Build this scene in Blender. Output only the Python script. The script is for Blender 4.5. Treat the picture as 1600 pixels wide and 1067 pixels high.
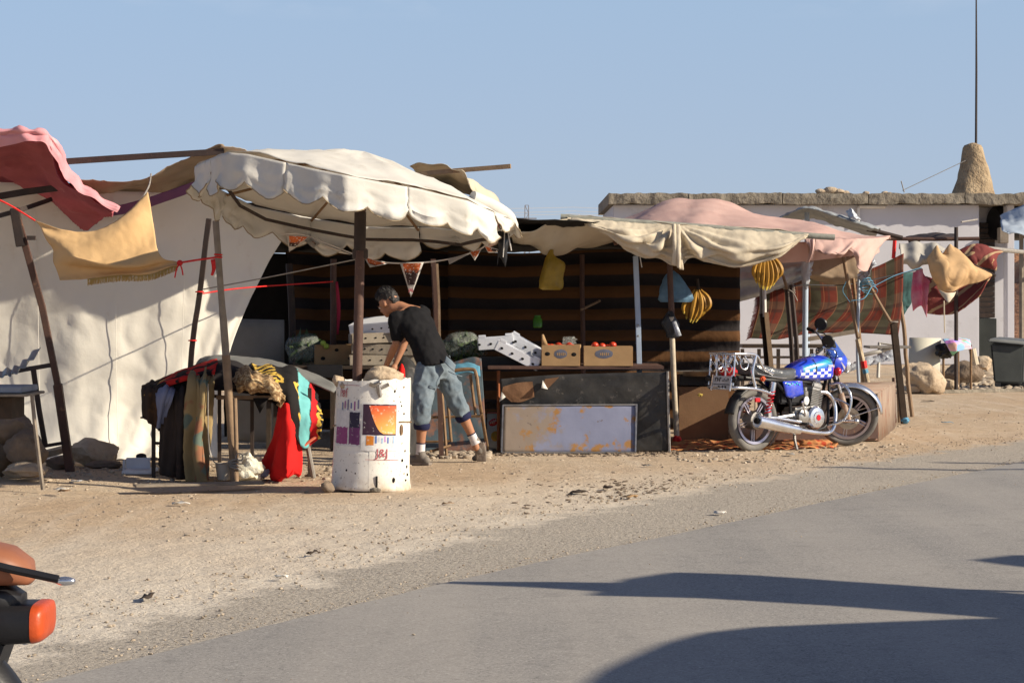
import bpy, bmesh, math, random
from mathutils import Vector, Matrix, noise as mnoise
from math import radians as R, sin, cos, pi, sqrt, atan2
random.seed(7)
sc = bpy.context.scene
for o in list(bpy.data.objects): bpy.data.objects.remove(o)
COL = sc.collection
# ------------------------------------------------------------------ camera
EYE = 1.4; FPX = 3600.0
cam_d = bpy.data.cameras.new('camera'); cam = bpy.data.objects.new('camera', cam_d); COL.objects.link(cam)
cam.location = (0, 0, EYE); cam.rotation_euler = (R(90), 0, 0)
cam_d.sensor_width = 36; cam_d.lens = 36*FPX/1600; cam_d.shift_y = -58.5/1600
cam_d.clip_start = .1; cam_d.clip_end = 9000
sc.camera = cam
# ------------------------------------------------------------------ world, sun, exposure
SUN_EL = R(26.5); SUN_AZ = R(18)
LDIR = Vector((-cos(SUN_EL)*cos(SUN_AZ), cos(SUN_EL)*sin(SUN_AZ), -sin(SUN_EL)))
w = bpy.data.worlds.new('World'); sc.world = w; w.use_nodes = True
wn = w.node_tree.nodes; wl = w.node_tree.links; wn.clear()
wo = wn.new('ShaderNodeOutputWorld'); wb = wn.new('ShaderNodeBackground'); sky = wn.new('ShaderNodeTexSky')
sky.sky_type = 'NISHITA'; sky.sun_disc = False; sky.sun_elevation = SUN_EL
sky.sun_rotation = atan2(-LDIR.x, -LDIR.y); sky.air_density = .5; sky.dust_density = 1.0; sky.ozone_density = 6.0; sky.altitude = 400
wb.inputs['Strength'].default_value = .085
# dusty air: a pale haze low over the horizon that thins out towards the zenith
def wnode(t, **kw):
    q = wn.new(t)
    for a_, b_ in kw.items(): setattr(q, a_, b_)
    return q
wtc = wnode('ShaderNodeTexCoord'); wsx = wnode('ShaderNodeSeparateXYZ'); wl.new(wtc.outputs['Generated'], wsx.inputs[0])
def wrange(src, a, b, c, d):
    q = wnode('ShaderNodeMapRange'); wl.new(src, q.inputs[0])
    for i_, v_ in enumerate((a, b, c, d)): q.inputs[i_+1].default_value = v_
    return q.outputs[0]
def wmix(f_, a, b):
    q = wnode('ShaderNodeMix', data_type='RGBA')
    for i_, v_ in ((0, f_), (6, a), (7, b)):
        if isinstance(v_, tuple): q.inputs[i_].default_value = v_
        else: wl.new(v_, q.inputs[i_])
    return q.outputs[2]
hz = wmix(wrange(wsx.outputs[2], .0, .14, 0, 1), (4.75, 5.0, 5.35, 1), (4.2, 5.5, 6.8, 1))
skyc = wmix(wrange(wsx.outputs[2], .14, .38, .65, .0), sky.outputs[0], hz)
wl.new(skyc, wb.inputs['Color']); wl.new(wb.outputs[0], wo.inputs['Surface'])
sd = bpy.data.lights.new('sun', 'SUN'); sun = bpy.data.objects.new('sun', sd); COL.objects.link(sun)
sd.energy = 5.0; sd.angle = R(.55); sd.color = (1.0, .88, .70)
sun.rotation_euler = LDIR.to_track_quat('-Z', 'Y').to_euler(); sun.location = (20, -10, 20)
vs = sc.view_settings; vs.view_transform = 'Standard'; vs.look = 'None'; vs.exposure = .5; vs.gamma = 1
sc.cycles.max_bounces = 8

# ------------------------------------------------------------------ helpers
def P(px, py, Y): return Vector(((px-800)*Y/FPX, Y, EYE-(py-475)*Y/FPX))
def G(px, py): Y = EYE*FPX/(py-475); return Vector(((px-800)*Y/FPX, Y, 0))
def lerp(a, b, t): return a+(b-a)*t
def rotm(x=0, y=0, z=0): return Matrix.Rotation(R(z), 4, 'Z') @ Matrix.Rotation(R(y), 4, 'Y') @ Matrix.Rotation(R(x), 4, 'X')
def crom(pts, t):
    n = len(pts)-1; x = min(max(t, 0), 1)*n; i = min(int(x), n-1); f = x-i
    p1 = pts[i]; p2 = pts[i+1]; p0 = pts[i-1] if i > 0 else p1*2-p2; p3 = pts[i+2] if i+2 <= n else p2*2-p1
    return .5*((2*p1)+(p2-p0)*f+(2*p0-5*p1+4*p2-p3)*f*f+(3*p1-p0-3*p2+p3)*f*f*f)
def smooth_path(pts, n): pts = [Vector(p) for p in pts]; return [crom(pts, i/(n-1)) for i in range(n)]
_ico = {}
def ico(sub):
    if sub not in _ico:
        bm = bmesh.new(); bmesh.ops.create_icosphere(bm, subdivisions=sub, radius=1)
        bm.verts.ensure_lookup_table()
        _ico[sub] = ([v.co.copy() for v in bm.verts], [[v.index for v in f.verts] for f in bm.faces]); bm.free()
    return _ico[sub]
class MB:
    def __init__(s, m=None): s.v = []; s.f = []; s.uv = {}; s.m = m
    def add(s, vs_, fs, uv=None):
        b = len(s.v)
        for i, p in enumerate(vs_):
            p = Vector(p); s.v.append(s.m @ p if s.m else p)
            if uv: s.uv[b+i] = uv[i]
        s.f += [[b+i for i in f] for f in fs]; return s
    def box(s, c, size, rot=None, taper=1.0):
        c = Vector(c); hx, hy, hz = [q/2 for q in size]; vs_ = []
        for z in (-1, 1):
            k = taper if z > 0 else 1
            for x, y in ((-1, -1), (1, -1), (1, 1), (-1, 1)):
                p = Vector((x*hx*k, y*hy*k, z*hz)); vs_.append(c+(rot @ p if rot else p))
        return s.add(vs_, [[3, 2, 1, 0], [4, 5, 6, 7], [0, 1, 5, 4], [1, 2, 6, 5], [2, 3, 7, 6], [3, 0, 4, 7]])
    def bar(s, a, b, wd, ht, up=(0, 0, 1)):
        a = Vector(a); b = Vector(b); d = (b-a).normalized(); u = Vector(up); sd_ = d.cross(u)
        if sd_.length < 1e-4: sd_ = Vector((1, 0, 0))
        sd_.normalize(); u = sd_.cross(d); vs_ = []
        for p in (a, b):
            for x, y in ((-1, -1), (1, -1), (1, 1), (-1, 1)): vs_.append(p+sd_*x*wd/2+u*y*ht/2)
        return s.add(vs_, [[3, 2, 1, 0], [4, 5, 6, 7], [0, 1, 5, 4], [1, 2, 6, 5], [2, 3, 7, 6], [3, 0, 4, 7]])
    def tube(s, pts, r, n=8, closed=False, caps=True, tw=0):
        pts = [Vector(p) for p in pts]; k = len(pts); rs = r if isinstance(r, (list, tuple)) else [r]*k
        t0 = (pts[1]-pts[0]).normalized(); nrm = t0.orthogonal().normalized()
        if n == 4: nrm = t0.cross(Vector((0, 1, .01))).normalized() if abs(t0.y) < .9 else t0.cross(Vector((0, 0, 1))).normalized()
        vs_ = []; fs = []; pt = t0
        for i, p in enumerate(pts):
            if closed: t = (pts[(i+1) % k]-pts[i-1]).normalized()
            else: t = (pts[min(i+1, k-1)]-pts[max(i-1, 0)]).normalized()
            q = pt.rotation_difference(t); nrm = q @ nrm; pt = t; bn = t.cross(nrm)
            for j in range(n):
                a = 2*pi*j/n+tw+(pi/4 if n == 4 else 0); vs_.append(p+(nrm*cos(a)+bn*sin(a))*rs[i])
        for i in range(k if closed else k-1):
            for j in range(n):
                a = i*n+j; b = i*n+(j+1) % n; c = ((i+1) % k)*n; fs.append([a, b, c+(j+1) % n, c+j])
        if caps and not closed: fs += [list(range(n))[::-1], list(range((k-1)*n, k*n))]
        return s.add(vs_, fs)
    def lathe(s, prof, n=24, m=None, cap=True):
        vs_ = []; fs = []; k = len(prof)
        for r, z in prof:
            for j in range(n):
                p = Vector((r*cos(2*pi*j/n), r*sin(2*pi*j/n), z)); vs_.append(m @ p if m else p)
        for i in range(k-1):
            for j in range(n): a = i*n+j; b = i*n+(j+1) % n; fs.append([a, b, b+n, a+n])
        if cap: fs += [list(range(n))[::-1], list(range((k-1)*n, k*n))]
        return s.add(vs_, fs)
    def loft(s, secs, cap=True, closed=True):
        n = len(secs[0]); vs_ = [Vector(p) for q in secs for p in q]; fs = []
        for i in range(len(secs)-1):
            for j in range(n if closed else n-1): a = i*n+j; b = i*n+(j+1) % n; fs.append([a, b, b+n, a+n])
        if cap: fs += [list(range(n))[::-1], list(range((len(secs)-1)*n, len(secs)*n))]
        return s.add(vs_, fs)
    def ball(s, c, r, sub=2, rot=None):
        c = Vector(c); r = Vector(r) if not isinstance(r, (int, float)) else Vector((r, r, r)); V, F = ico(sub)
        return s.add([c+((rot @ Vector((p.x*r.x, p.y*r.y, p.z*r.z))) if rot else Vector((p.x*r.x, p.y*r.y, p.z*r.z))) for p in V], F)
    def rock(s, c, r, seed, sub=3, cuts=9, amp=.12, rot=None):
        rn = random.Random(seed); V, F = ico(sub); c = Vector(c); r = Vector(r) if not isinstance(r, (int, float)) else Vector((r, r, r))
        pl = []
        for _ in range(cuts):
            d = Vector((rn.gauss(0, 1), rn.gauss(0, 1), rn.gauss(0, 1))).normalized(); pl.append((d, rn.uniform(.62, .9)))
        off = Vector((seed*3.1, seed*1.7, seed*.9)); out = []
        for p in V:
            q = p.copy()
            for d, h in pl:
                e = q.dot(d)-h
                if e > 0: q -= d*e*.93
            q *= 1+amp*mnoise.fractal(p*2.2+off, 1, 2, 4)
            q = Vector((q.x*r.x, q.y*r.y, q.z*r.z))
            if rot: q = rot @ q
            out.append(c+q)
        return s.add(out, F)
    def grid(s, g, uv=True, flip=False):
        nv = len(g); nu = len(g[0]); vs_ = [p for row in g for p in row]; uvs = None
        if uv:
            mid = g[nv//2]; lu = sum((mid[i+1]-mid[i]).length for i in range(nu-1)); lv = sum((g[j+1][nu//2]-g[j][nu//2]).length for j in range(nv-1))
            if uv == 'unit': lu = lv = 1
            uvs = [(lu*i/(nu-1), lv*j/(nv-1)) for j in range(nv) for i in range(nu)]
        fs = [[j*nu+i, j*nu+i+1, (j+1)*nu+i+1, (j+1)*nu+i] for j in range(nv-1) for i in range(nu-1)]
        if flip: fs = [f[::-1] for f in fs]
        return s.add(vs_, fs, uvs)
def patch(rows, nu, nv, amp=.012, fr=3.0, seed=0, fold=None, fdir=None):
    rr = [[crom(r, i/(nu-1)) for i in range(nu)] for r in rows]
    g = [[crom([r[i] for r in rr], j/(nv-1)) for i in range(nu)] for j in range(nv)]
    if amp or fold:
        off = Vector((seed*7.3, seed*2.9, seed*5.1)); out = []
        for j in range(nv):
            row = []
            for i in range(nu):
                a = g[j][min(i+1, nu-1)]-g[j][max(i-1, 0)]; b = g[min(j+1, nv-1)][i]-g[max(j-1, 0)][i]; nn = a.cross(b)
                nn = nn.normalized() if nn.length > 1e-9 else Vector((0, -1, 0)); p = g[j][i]
                rg = 1-abs(mnoise.noise(p*fr*1.3+off*1.7)); rg2 = 1-abs(mnoise.noise(p*fr*3.1+off)); d = amp*(.7*mnoise.fractal(p*fr+off, 1, 2, 4)+.55*rg**5+.35*rg2**6) if amp else 0
                q = p+nn*d
                if fold: q = q+(fdir if fdir else nn)*fold(i/(nu-1), j/(nv-1))
                row.append(q)
            out.append(row)
        g = out
    return g
def cloth(rows, nu=40, nv=30, amp=.012, fr=3.0, seed=0, fold=None, fdir=None, uv=True):
    return MB().grid(patch([[P(*q) if not isinstance(q, Vector) else q for q in r] for r in rows], nu, nv, amp, fr, seed, fold, fdir), uv)
ORG = {}
def setp(o, label=None, cat=None, group=None, kind=None):
    if label: o['label'] = label
    if cat: o['category'] = cat
    if group: o['group'] = group
    if kind: o['kind'] = kind
    return o
def thing(name, label, cat, loc=(0, 0, 0), group=None, rot=None):
    o = bpy.data.objects.new(name, None); COL.objects.link(o); o.empty_display_size = .1
    o.location = loc; ORG[o] = Vector(loc)
    if rot is not None: o.rotation_euler = rot; ORG[o] = Vector((0, 0, 0))
    return setp(o, label, cat, group)
def mk(name, mb, mat, parent=None, label=None, cat=None, group=None, kind=None, bevel=0, solid=0, ang=40, seg=2, org=None):
    if parent is not None: org = ORG[parent]
    elif org is None and mb.v:
        xs = [p.x for p in mb.v]; ys = [p.y for p in mb.v]; zs = [p.z for p in mb.v]
        org = Vector(((min(xs)+max(xs))/2, (min(ys)+max(ys))/2, min(zs)))
    me = bpy.data.meshes.new(name); me.from_pydata([tuple(p-org) for p in mb.v], [], mb.f)
    if mb.uv:
        ul = me.uv_layers.new(name='UVMap')
        for lp in me.loops: ul.data[lp.index].uv = mb.uv.get(lp.vertex_index, (0, 0))
    if bevel:
        bm = bmesh.new(); bm.from_mesh(me); bmesh.ops.remove_doubles(bm, verts=bm.verts, dist=1e-5)
        es = [e for e in bm.edges if len(e.link_faces) == 2 and e.calc_face_angle(0) > .6]
        bmesh.ops.bevel(bm, geom=es, offset=bevel, segments=seg, affect='EDGES', clamp_overlap=True); bm.to_mesh(me); bm.free()
    me.polygons.foreach_set('use_smooth', [True]*len(me.polygons)); me.set_sharp_from_angle(angle=R(ang)); me.update()
    mats = mat if isinstance(mat, (list, tuple)) else [mat]
    for q in mats: me.materials.append(q)
    o = bpy.data.objects.new(name, me); COL.objects.link(o)
    if solid: md = o.modifiers.new('thickness', 'SOLIDIFY'); md.thickness = solid; md.offset = 0
    if parent is not None: o.parent = parent; ORG[o] = org if parent in ORG else org
    else: o.location = org
    ORG[o] = org
    return setp(o, label, cat, group, kind)
def text_geo(s_, size, bold=0.0):
    c = bpy.data.curves.new('t', 'FONT'); c.body = s_; c.size = size; c.align_x = 'CENTER'; c.align_y = 'CENTER'; c.offset = bold
    o = bpy.data.objects.new('t', c); COL.objects.link(o); bpy.context.view_layer.update()
    me = bpy.data.meshes.new_from_object(o.evaluated_get(bpy.context.evaluated_depsgraph_get()))
    v = [p.co.copy() for p in me.vertices]; f = [list(p.vertices) for p in me.polygons]
    bpy.data.objects.remove(o); bpy.data.curves.remove(c); bpy.data.meshes.remove(me); return v, f
# ------------------------------------------------------------------ materials
class NT:
    def __init__(s, name):
        s.mat = bpy.data.materials.new(name); s.mat.use_nodes = True; s.t = s.mat.node_tree; s.t.nodes.clear()
        s.out = s.n('ShaderNodeOutputMaterial'); s.b = s.n('ShaderNodeBsdfPrincipled'); s.l(s.b.outputs[0], s.out.inputs['Surface']); s.tc = s.n('ShaderNodeTexCoord')
    def n(s, ty, **kw):
        q = s.t.nodes.new(ty)
        for k, v in kw.items():
            if hasattr(q, k): setattr(q, k, v)
            else: q.inputs[k.replace('_', ' ')].default_value = v
        return q
    def l(s, a, b): s.t.links.new(a, b)
    def noise(s, scale, detail=5, rough=.55, co='Object', vec=None):
        q = s.n('ShaderNodeTexNoise'); q.inputs['Scale'].default_value = scale; q.inputs['Detail'].default_value = detail; q.inputs['Roughness'].default_value = rough
        s.l(vec if vec is not None else s.tc.outputs[co], q.inputs['Vector']); return q.outputs['Fac']
    def voro(s, scale, co='Object', feature='F1', vec=None):
        q = s.n('ShaderNodeTexVoronoi'); q.feature = feature; q.inputs['Scale'].default_value = scale
        s.l(vec if vec is not None else s.tc.outputs[co], q.inputs['Vector']); return q
    def ramp(s, fac, a, b, ca=(0, 0, 0, 1), cb=(1, 1, 1, 1)):
        q = s.n('ShaderNodeValToRGB'); e = q.color_ramp.elements; e[0].position = a; e[1].position = b; e[0].color = ca; e[1].color = cb; s.l(fac, q.inputs['Fac']); return q.outputs['Color']
    def mix(s, fac, a, b, mode='MIX'):
        q = s.n('ShaderNodeMix'); q.data_type = 'RGBA'; q.blend_type = mode
        for i, v in ((0, fac), (6, a), (7, b)):
            if isinstance(v, (int, float)): q.inputs[i].default_value = v
            elif isinstance(v, tuple): q.inputs[i].default_value = (*v[:3], 1)
            else: s.l(v, q.inputs[i])
        return q.outputs[2]
    def math(s, op, a, b=0.0, c=None):
        q = s.n('ShaderNodeMath'); q.operation = op
        for i, v in enumerate((a, b) if c is None else (a, b, c)):
            if isinstance(v, (int, float)): q.inputs[i].default_value = v
            else: s.l(v, q.inputs[i])
        return q.outputs[0]
    def sep(s, co='UV'):
        q = s.n('ShaderNodeSeparateXYZ'); s.l(s.tc.outputs[co], q.inputs[0]); return q.outputs
    def bump(s, h, strength=.2, dist=.01, prev=None):
        q = s.n('ShaderNodeBump'); q.inputs['Strength'].default_value = strength; q.inputs['Distance'].default_value = dist; s.l(h, q.inputs['Height'])
        if prev is not None: s.l(prev, q.inputs['Normal'])
        return q.outputs[0]
    def base(s, col, rough=.8, metal=0, nrm=None, spec=.3):
        b = s.b
        if isinstance(col, tuple): b.inputs['Base Color'].default_value = (*col[:3], 1)
        else: s.l(col, b.inputs['Base Color'])
        if isinstance(rough, (int, float)): b.inputs['Roughness'].default_value = rough
        else: s.l(rough, b.inputs['Roughness'])
        b.inputs['Metallic'].default_value = metal; b.inputs['Specular IOR Level'].default_value = spec
        if nrm is not None: s.l(nrm, b.inputs['Normal'])
        return s.mat
    def translucent(s, col, fac):
        t = s.n('ShaderNodeBsdfTranslucent'); m = s.n('ShaderNodeMixShader'); m.inputs[0].default_value = fac
        if isinstance(col, tuple): t.inputs[0].default_value = (*col, 1)
        else: s.l(col, t.inputs[0])
        s.l(s.b.outputs[0], m.inputs[1]); s.l(t.outputs[0], m.inputs[2]); s.l(m.outputs[0], s.out.inputs['Surface'])
def k3(c, k): return tuple(min(1, q*k) for q in c)
def M(name, c, rough=.8, c2=None, sc_=4, bump=.25, bs=60, metal=0, stain=None, transl=0, spec=.3, bd=.006):
    s = NT(name); col = s.mix(s.ramp(s.noise(sc_, 6), .32, .68), c, c2 or k3(c, .72))
    if stain:
        sc2, ss, th = stain; col = s.mix(s.ramp(s.noise(ss, 7, .65), th, th+.12), col, sc2)
    s.base(col, rough, metal, s.bump(s.noise(bs, 4), bump, bd) if bump else None, spec)
    if transl: s.translucent(col, transl)
    return s.mat
def cloth_mat(name, c, c2=None, stain=None, transl=0, weave=260, crease=.5, sc_=3):
    s = NT(name); col = s.mix(s.ramp(s.noise(sc_, 6), .3, .7), c, c2 or k3(c, .8))
    if stain:
        sc2, ss, th = stain; col = s.mix(s.ramp(s.noise(ss, 7, .65), th, th+.2), col, sc2)
    rq = s.n('ShaderNodeTexNoise'); rq.noise_type = 'RIDGED_MULTIFRACTAL'; rq.normalize = True
    for k_, v_ in (('Scale', 3.2), ('Detail', 4), ('Roughness', .5), ('Distortion', .6)): rq.inputs[k_].default_value = v_
    s.l(s.tc.outputs['Object'], rq.inputs['Vector'])
    b = s.bump(s.ramp(rq.outputs['Fac'], .35, .95), crease*.9, .022); b = s.bump(s.noise(14, 5, .6), crease*.6, .012, b); b = s.bump(s.noise(weave, 2), .25, .002, b)
    s.base(col, .9, 0, b, .15)
    if transl: s.translucent(col, transl)
    return s.mat
MT = {}
MT['chrome'] = M('chrome', (.80, .82, .86), .2, (.64, .64, .66), 9, .12, 60, .92, ((.50, .44, .36), 20, .66))
MT['steel'] = M('worn_steel', (.42, .41, .40), .42, (.27, .25, .23), 14, .15, 80, .9, ((.16, .085, .045), 12, .62))
MT['rustbrown'] = M('rust_brown_paint', (.115, .062, .045), .62, (.075, .042, .034), 9, .35, 90, 0, ((.22, .12, .07), 18, .6))
MT['rustdark'] = M('dark_rusted_iron', (.055, .038, .032), .7, (.035, .027, .025), 9, .4, 90, 0, ((.15, .075, .045), 22, .62))
MT['rusttan'] = M('rust_tan_tube', (.27, .17, .09), .6, (.18, .105, .055), 18, .3, 120, .2, ((.11, .06, .035), 30, .58))
MT['wood'] = M('weathered_wood', (.31, .215, .135), .85, (.205, .14, .09), 10, .5, 70)
MT['woodgrey'] = M('grey_wood', (.30, .255, .20), .88, (.20, .165, .13), 9, .5, 60)
MT['wooddark'] = M('dark_wood', (.065, .045, .032), .85, (.04, .03, .022), 9, .5, 60)
MT['whitepaint'] = M('white_painted_metal', (.74, .73, .70), .5, (.64, .62, .58), 6, .1, 60, 0, ((.20, .11, .06), 24, .68))
MT['bluegreymetal'] = M('blue_grey_paint', (.42, .50, .60), .45, (.35, .42, .52), 6, .1, 60, 0, ((.25, .16, .1), 20, .7))
MT['greytube'] = M('grey_tube', (.30, .28, .25), .6, (.2, .18, .16), 14, .2, 80)
MT['black'] = M('black_plastic', (.018, .018, .02), .42, (.012, .012, .014), 12, .1, 90)
MT['rubber'] = M('dusty_rubber', (.16, .15, .135), .85, (.085, .08, .075), 12, .3, 120)
MT['redcord'] = M('red_cord', (.75, .03, .025), .6, (.55, .02, .02), 30, .2, 200)
MT['redplastic'] = M('red_plastic', (.5, .012, .02), .2, (.42, .01, .018), 10, 0, spec=.5)
MT['orangeplastic'] = M('orange_lens', (.52, .075, .016), .4, (.4, .055, .012), 10, .2, 60, spec=.4)
MT['wire'] = M('wire', (.35, .32, .28), .6, (.22, .2, .18), 20, 0)
MT['bluecord'] = M('blue_cord', (.12, .33, .5), .6, None, 30, 0)
MT['rock'] = M('limestone', (.52, .42, .30), .9, (.36, .27, .185), 5, .8, 26, bd=.02, stain=((.30, .20, .13), 7, .6))
MT['rockdark'] = M('brown_stone', (.24, .18, .13), .9, (.15, .115, .085), 6, .8, 26, bd=.02)
MT['pebble'] = M('pebbles', (.50, .42, .32), .9, (.30, .24, .18), 1.3, .5, 60)
MT['litter'] = M('litter_paper', (.72, .69, .62), .8, (.45, .42, .38), 8, .3, 60)
MT['cream'] = cloth_mat('cream_canvas', (.70, .62, .48), (.58, .50, .38), ((.42, .34, .23), 4, .60), .18, 260, .8)
MT['umbcream'] = cloth_mat('umbrella_vinyl', (.70, .675, .62), (.60, .575, .52), ((.45, .385, .28), 6, .60), .12, 400, .45)
MT['sheet'] = cloth_mat('white_tent_sheet', (.82, .79, .71), (.77, .735, .65), ((.62, .54, .42), 2.6, .62), .10, 240, .45, 1.2)
MT['pinkshade'] = cloth_mat('shaded_pink_cloth', (.52, .15, .17), (.42, .11, .13), ((.58, .25, .26), 4, .6), .25)  # pink awning underside, its shade put into a darker colour
MT['pinklit'] = cloth_mat('sunlit_pink_cloth', (.80, .40, .42), (.70, .30, .33), ((.85, .55, .55), 5, .58), .2)  # same pink cloth on the rim, sunlight painted in as a lighter colour
MT['salmon'] = cloth_mat('faded_pink_cloth', (.70, .49, .43), (.62, .41, .36), ((.50, .32, .26), 4, .64), .25)
MT['brownroof'] = cloth_mat('brown_canvas', (.44, .34, .24), (.32, .24, .17), ((.22, .16, .11), 6, .58), .15)
MT['blacktarp'] = cloth_mat('black_tarp', (.022, .020, .019), (.014, .013, .013))
MT['purple'] = cloth_mat('purple_cloth', (.24, .11, .20), (.15, .08, .17), None, .2)
MT['tancloth'] = cloth_mat('tan_cloth', (.72, .48, .24), (.62, .40, .19), None, .12)
MT['fringe'] = cloth_mat('gold_fringe', (.60, .42, .15), (.42, .28, .09))
MT['greytarp'] = cloth_mat('grey_tarp', (.34, .36, .38), (.22, .24, .26), ((.55, .55, .54), 6, .6), .1, 300, .9)
MT['silver'] = M('silver_plastic', (.55, .58, .62), .35, (.32, .35, .4), 5, .8, 12, .15, bd=.03)
MT['card'] = M('cardboard', (.42, .27, .135), .85, (.33, .21, .105), 5, .2, 90, 0, ((.27, .17, .09), 5, .64))
MT['foam'] = M('white_foam', (.76, .78, .82), .75, (.68, .70, .74), 8, .25, 160)
MT['hole'] = M('dark_opening', (.012, .011, .010), .9, None, 8, 0)
# ================================================================== THE SETTING
def interp(tab, y):
    if y <= tab[0][0]: (a, b), (c, d) = tab[0], tab[1]
    elif y >= tab[-1][0]: (a, b), (c, d) = tab[-2], tab[-1]
    else:
        for i in range(len(tab)-1):
            if tab[i][0] <= y <= tab[i+1][0]: (a, b), (c, d) = tab[i], tab[i+1]; break
    return b+(d-b)*(y-a)/(c-a)
def edge_tab(pxs): return sorted([(G(*q).y, G(*q).x) for q in pxs])
ROAD = edge_tab([(90, 1062), (330, 1000), (570, 942), (840, 880), (1100, 826), (1350, 772), (1600, 722)])
SHOU = edge_tab([(-40, 1022), (120, 976), (300, 930), (430, 905), (560, 868), (640, 848), (760, 818), (870, 795), (960, 781), (1080, 758), (1200, 739), (1300, 722), (1450, 702), (1600, 684)])
ROAD = [(-30, ROAD[0][1]-.48*(30+ROAD[0][0])), *ROAD, (200, ROAD[-1][1]+.62*(200-ROAD[-1][0]))]
SHOU = [(-30, SHOU[0][1]-.48*(30+SHOU[0][0])), *SHOU, (200, SHOU[-1][1]+.66*(200-SHOU[-1][0]))]
def xroad(y): return interp(ROAD, y)+.035*mnoise.noise(Vector((y*.9, 3, 0)))+.012*mnoise.noise(Vector((y*6, 9, 0)))
def xshou(y): return interp(SHOU, y)+.10*mnoise.noise(Vector((y*1.3, 7, 0)))
def sand_nodes(s):
    co = s.tc.outputs['Object']
    big = s.ramp(s.noise(.45, 5), .35, .65); mid = s.ramp(s.noise(2.6, 7, .65), .35, .68); fine = s.ramp(s.noise(38, 5, .7), .35, .65)
    c = s.mix(big, (.575, .43, .29), (.645, .53, .395)); c = s.mix(s.math('MULTIPLY', mid, .5), c, (.47, .335, .215))
    c = s.mix(s.math('MULTIPLY', fine, .38), c, (.30, .225, .15))
    sp = s.sep('Object'); d = s.math('SUBTRACT', sp[1], s.math('MULTIPLY', sp[0], 1.9))    # paler trampled dust towards the road
    m = s.n('ShaderNodeMapRange'); m.inputs[1].default_value = 22.5; m.inputs[2].default_value = 16.0; s.l(s.math('ADD', d, s.math('MULTIPLY', s.noise(1.1, 5), 5.0)), m.inputs[0])
    fy = s.n('ShaderNodeMapRange'); s.l(sp[1], fy.inputs[0]); fy.inputs[1].default_value = 21.0; fy.inputs[2].default_value = 16.5
    c = s.mix(s.math('MULTIPLY', s.math('MULTIPLY', m.outputs[0], fy.outputs[0]), .92), c, s.mix(fine, (.76, .69, .58), (.60, .53, .43)))
    mp = s.n('ShaderNodeMapping'); s.l(co, mp.inputs['Vector']); mp.inputs['Rotation'].default_value = (0, 0, R(28)); mp.inputs['Scale'].default_value = (3.2, .22, 1)
    trk = s.ramp(s.noise(1.0, 4, .6, vec=mp.outputs[0]), .52, .66); c = s.mix(s.math('MULTIPLY', trk, .3), c, (.70, .61, .49))      # faint wheel tracks in the dust
    spot = s.ramp(s.noise(1.7, 6, .7), .6, .72); c = s.mix(s.math('MULTIPLY', spot, .45), c, (.29, .205, .135))                      # damp, oily patches
    peb = s.voro(42); chips = s.ramp(peb.outputs['Distance'], .10, .22)
    c = s.mix(s.math('MULTIPLY', s.math('SUBTRACT', 1.0, chips), s.ramp(s.noise(3.5, 3), .45, .6)), c, s.mix(s.noise(9, 2), (.66, .58, .46), (.26, .2, .15)))
    b = s.bump(s.noise(5, 6, .6), .7, .05); b = s.bump(fine, .55, .012, b); b = s.bump(chips, .35, .01, b)
    return c, b
s = NT('dusty_ground'); c, b = sand_nodes(s); s.base(c, .95, 0, b, .1); MT['sand'] = s.mat
s = NT('old_asphalt_with_dust'); c, b = sand_nodes(s)
agg = s.voro(46); pit = s.ramp(s.noise(24, 6, .75), .52, .62); st = s.noise(75, 3)
a = s.mix(s.ramp(agg.outputs['Distance'], .1, .5), (.58, .52, .44), (.43, .385, .325)); a = s.mix(s.math('MULTIPLY', pit, .8), a, (.20, .17, .14)); a = s.mix(s.math('MULTIPLY', s.ramp(s.noise(55, 4, .8), .56, .64), .8), a, (.17, .145, .12)); a = s.mix(s.math('MULTIPLY', s.ramp(st, .5, .7), .5), a, (.54, .485, .41))
a = s.mix(s.math('MULTIPLY', s.ramp(s.noise(.9, 4), .4, .7), .4), a, (.50, .44, .36))
u = s.sep('UV'); e = s.math('ADD', u[0], s.math('MULTIPLY', s.math('SUBTRACT', s.noise(2.2, 7, .7), .5), 1.5)); fac = s.ramp(e, .42, .72)
b2 = s.bump(s.noise(30, 6, .75), .8, .03); b2 = s.bump(agg.outputs['Distance'], .5, .01, b2)
vm = s.n('ShaderNodeMix'); vm.data_type = 'VECTOR'; s.l(fac, vm.inputs[0]); s.l(b, vm.inputs[4]); s.l(b2, vm.inputs[5])
s.base(s.mix(fac, c, a), .92, 0, vm.outputs[1], .15); MT['shoulder'] = s.mat
s = NT('asphalt'); f = s.noise(95, 4, .7); m = s.noise(.6, 5); agg = s.voro(120)
a = s.mix(s.ramp(f, .3, .7), (.19, .181, .170), (.345, .327, .303)); a = s.mix(s.math('MULTIPLY', s.ramp(m, .4, .65), .45), a, (.38, .355, .32))
a = s.mix(s.math('MULTIPLY', s.ramp(s.noise(70, 3, .85), .55, .62), .8), a, (.085, .08, .075)); a = s.mix(s.math('MULTIPLY', s.ramp(s.noise(62, 3, .85), .57, .64), .7), a, (.56, .53, .48)); a = s.mix(s.math('MULTIPLY', s.ramp(s.noise(34, 5, .75), .52, .62), .5), a, (.35, .33, .30)); a = s.mix(s.math('MULTIPLY', s.ramp(s.noise(7, 6), .55, .72), .3), a, (.12, .115, .11))
mp = s.n('ShaderNodeMapping'); s.l(s.tc.outputs['Object'], mp.inputs['Vector']); mp.inputs['Rotation'].default_value = (0, 0, R(27)); mp.inputs['Scale'].default_value = (1.4, .07, 1)
trk = s.ramp(s.noise(1, 4, .6, vec=mp.outputs[0]), .38, .66); a = s.mix(s.math('MULTIPLY', trk, .42), a, (.42, .385, .34))   # dusty wheel lanes along the road
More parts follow.
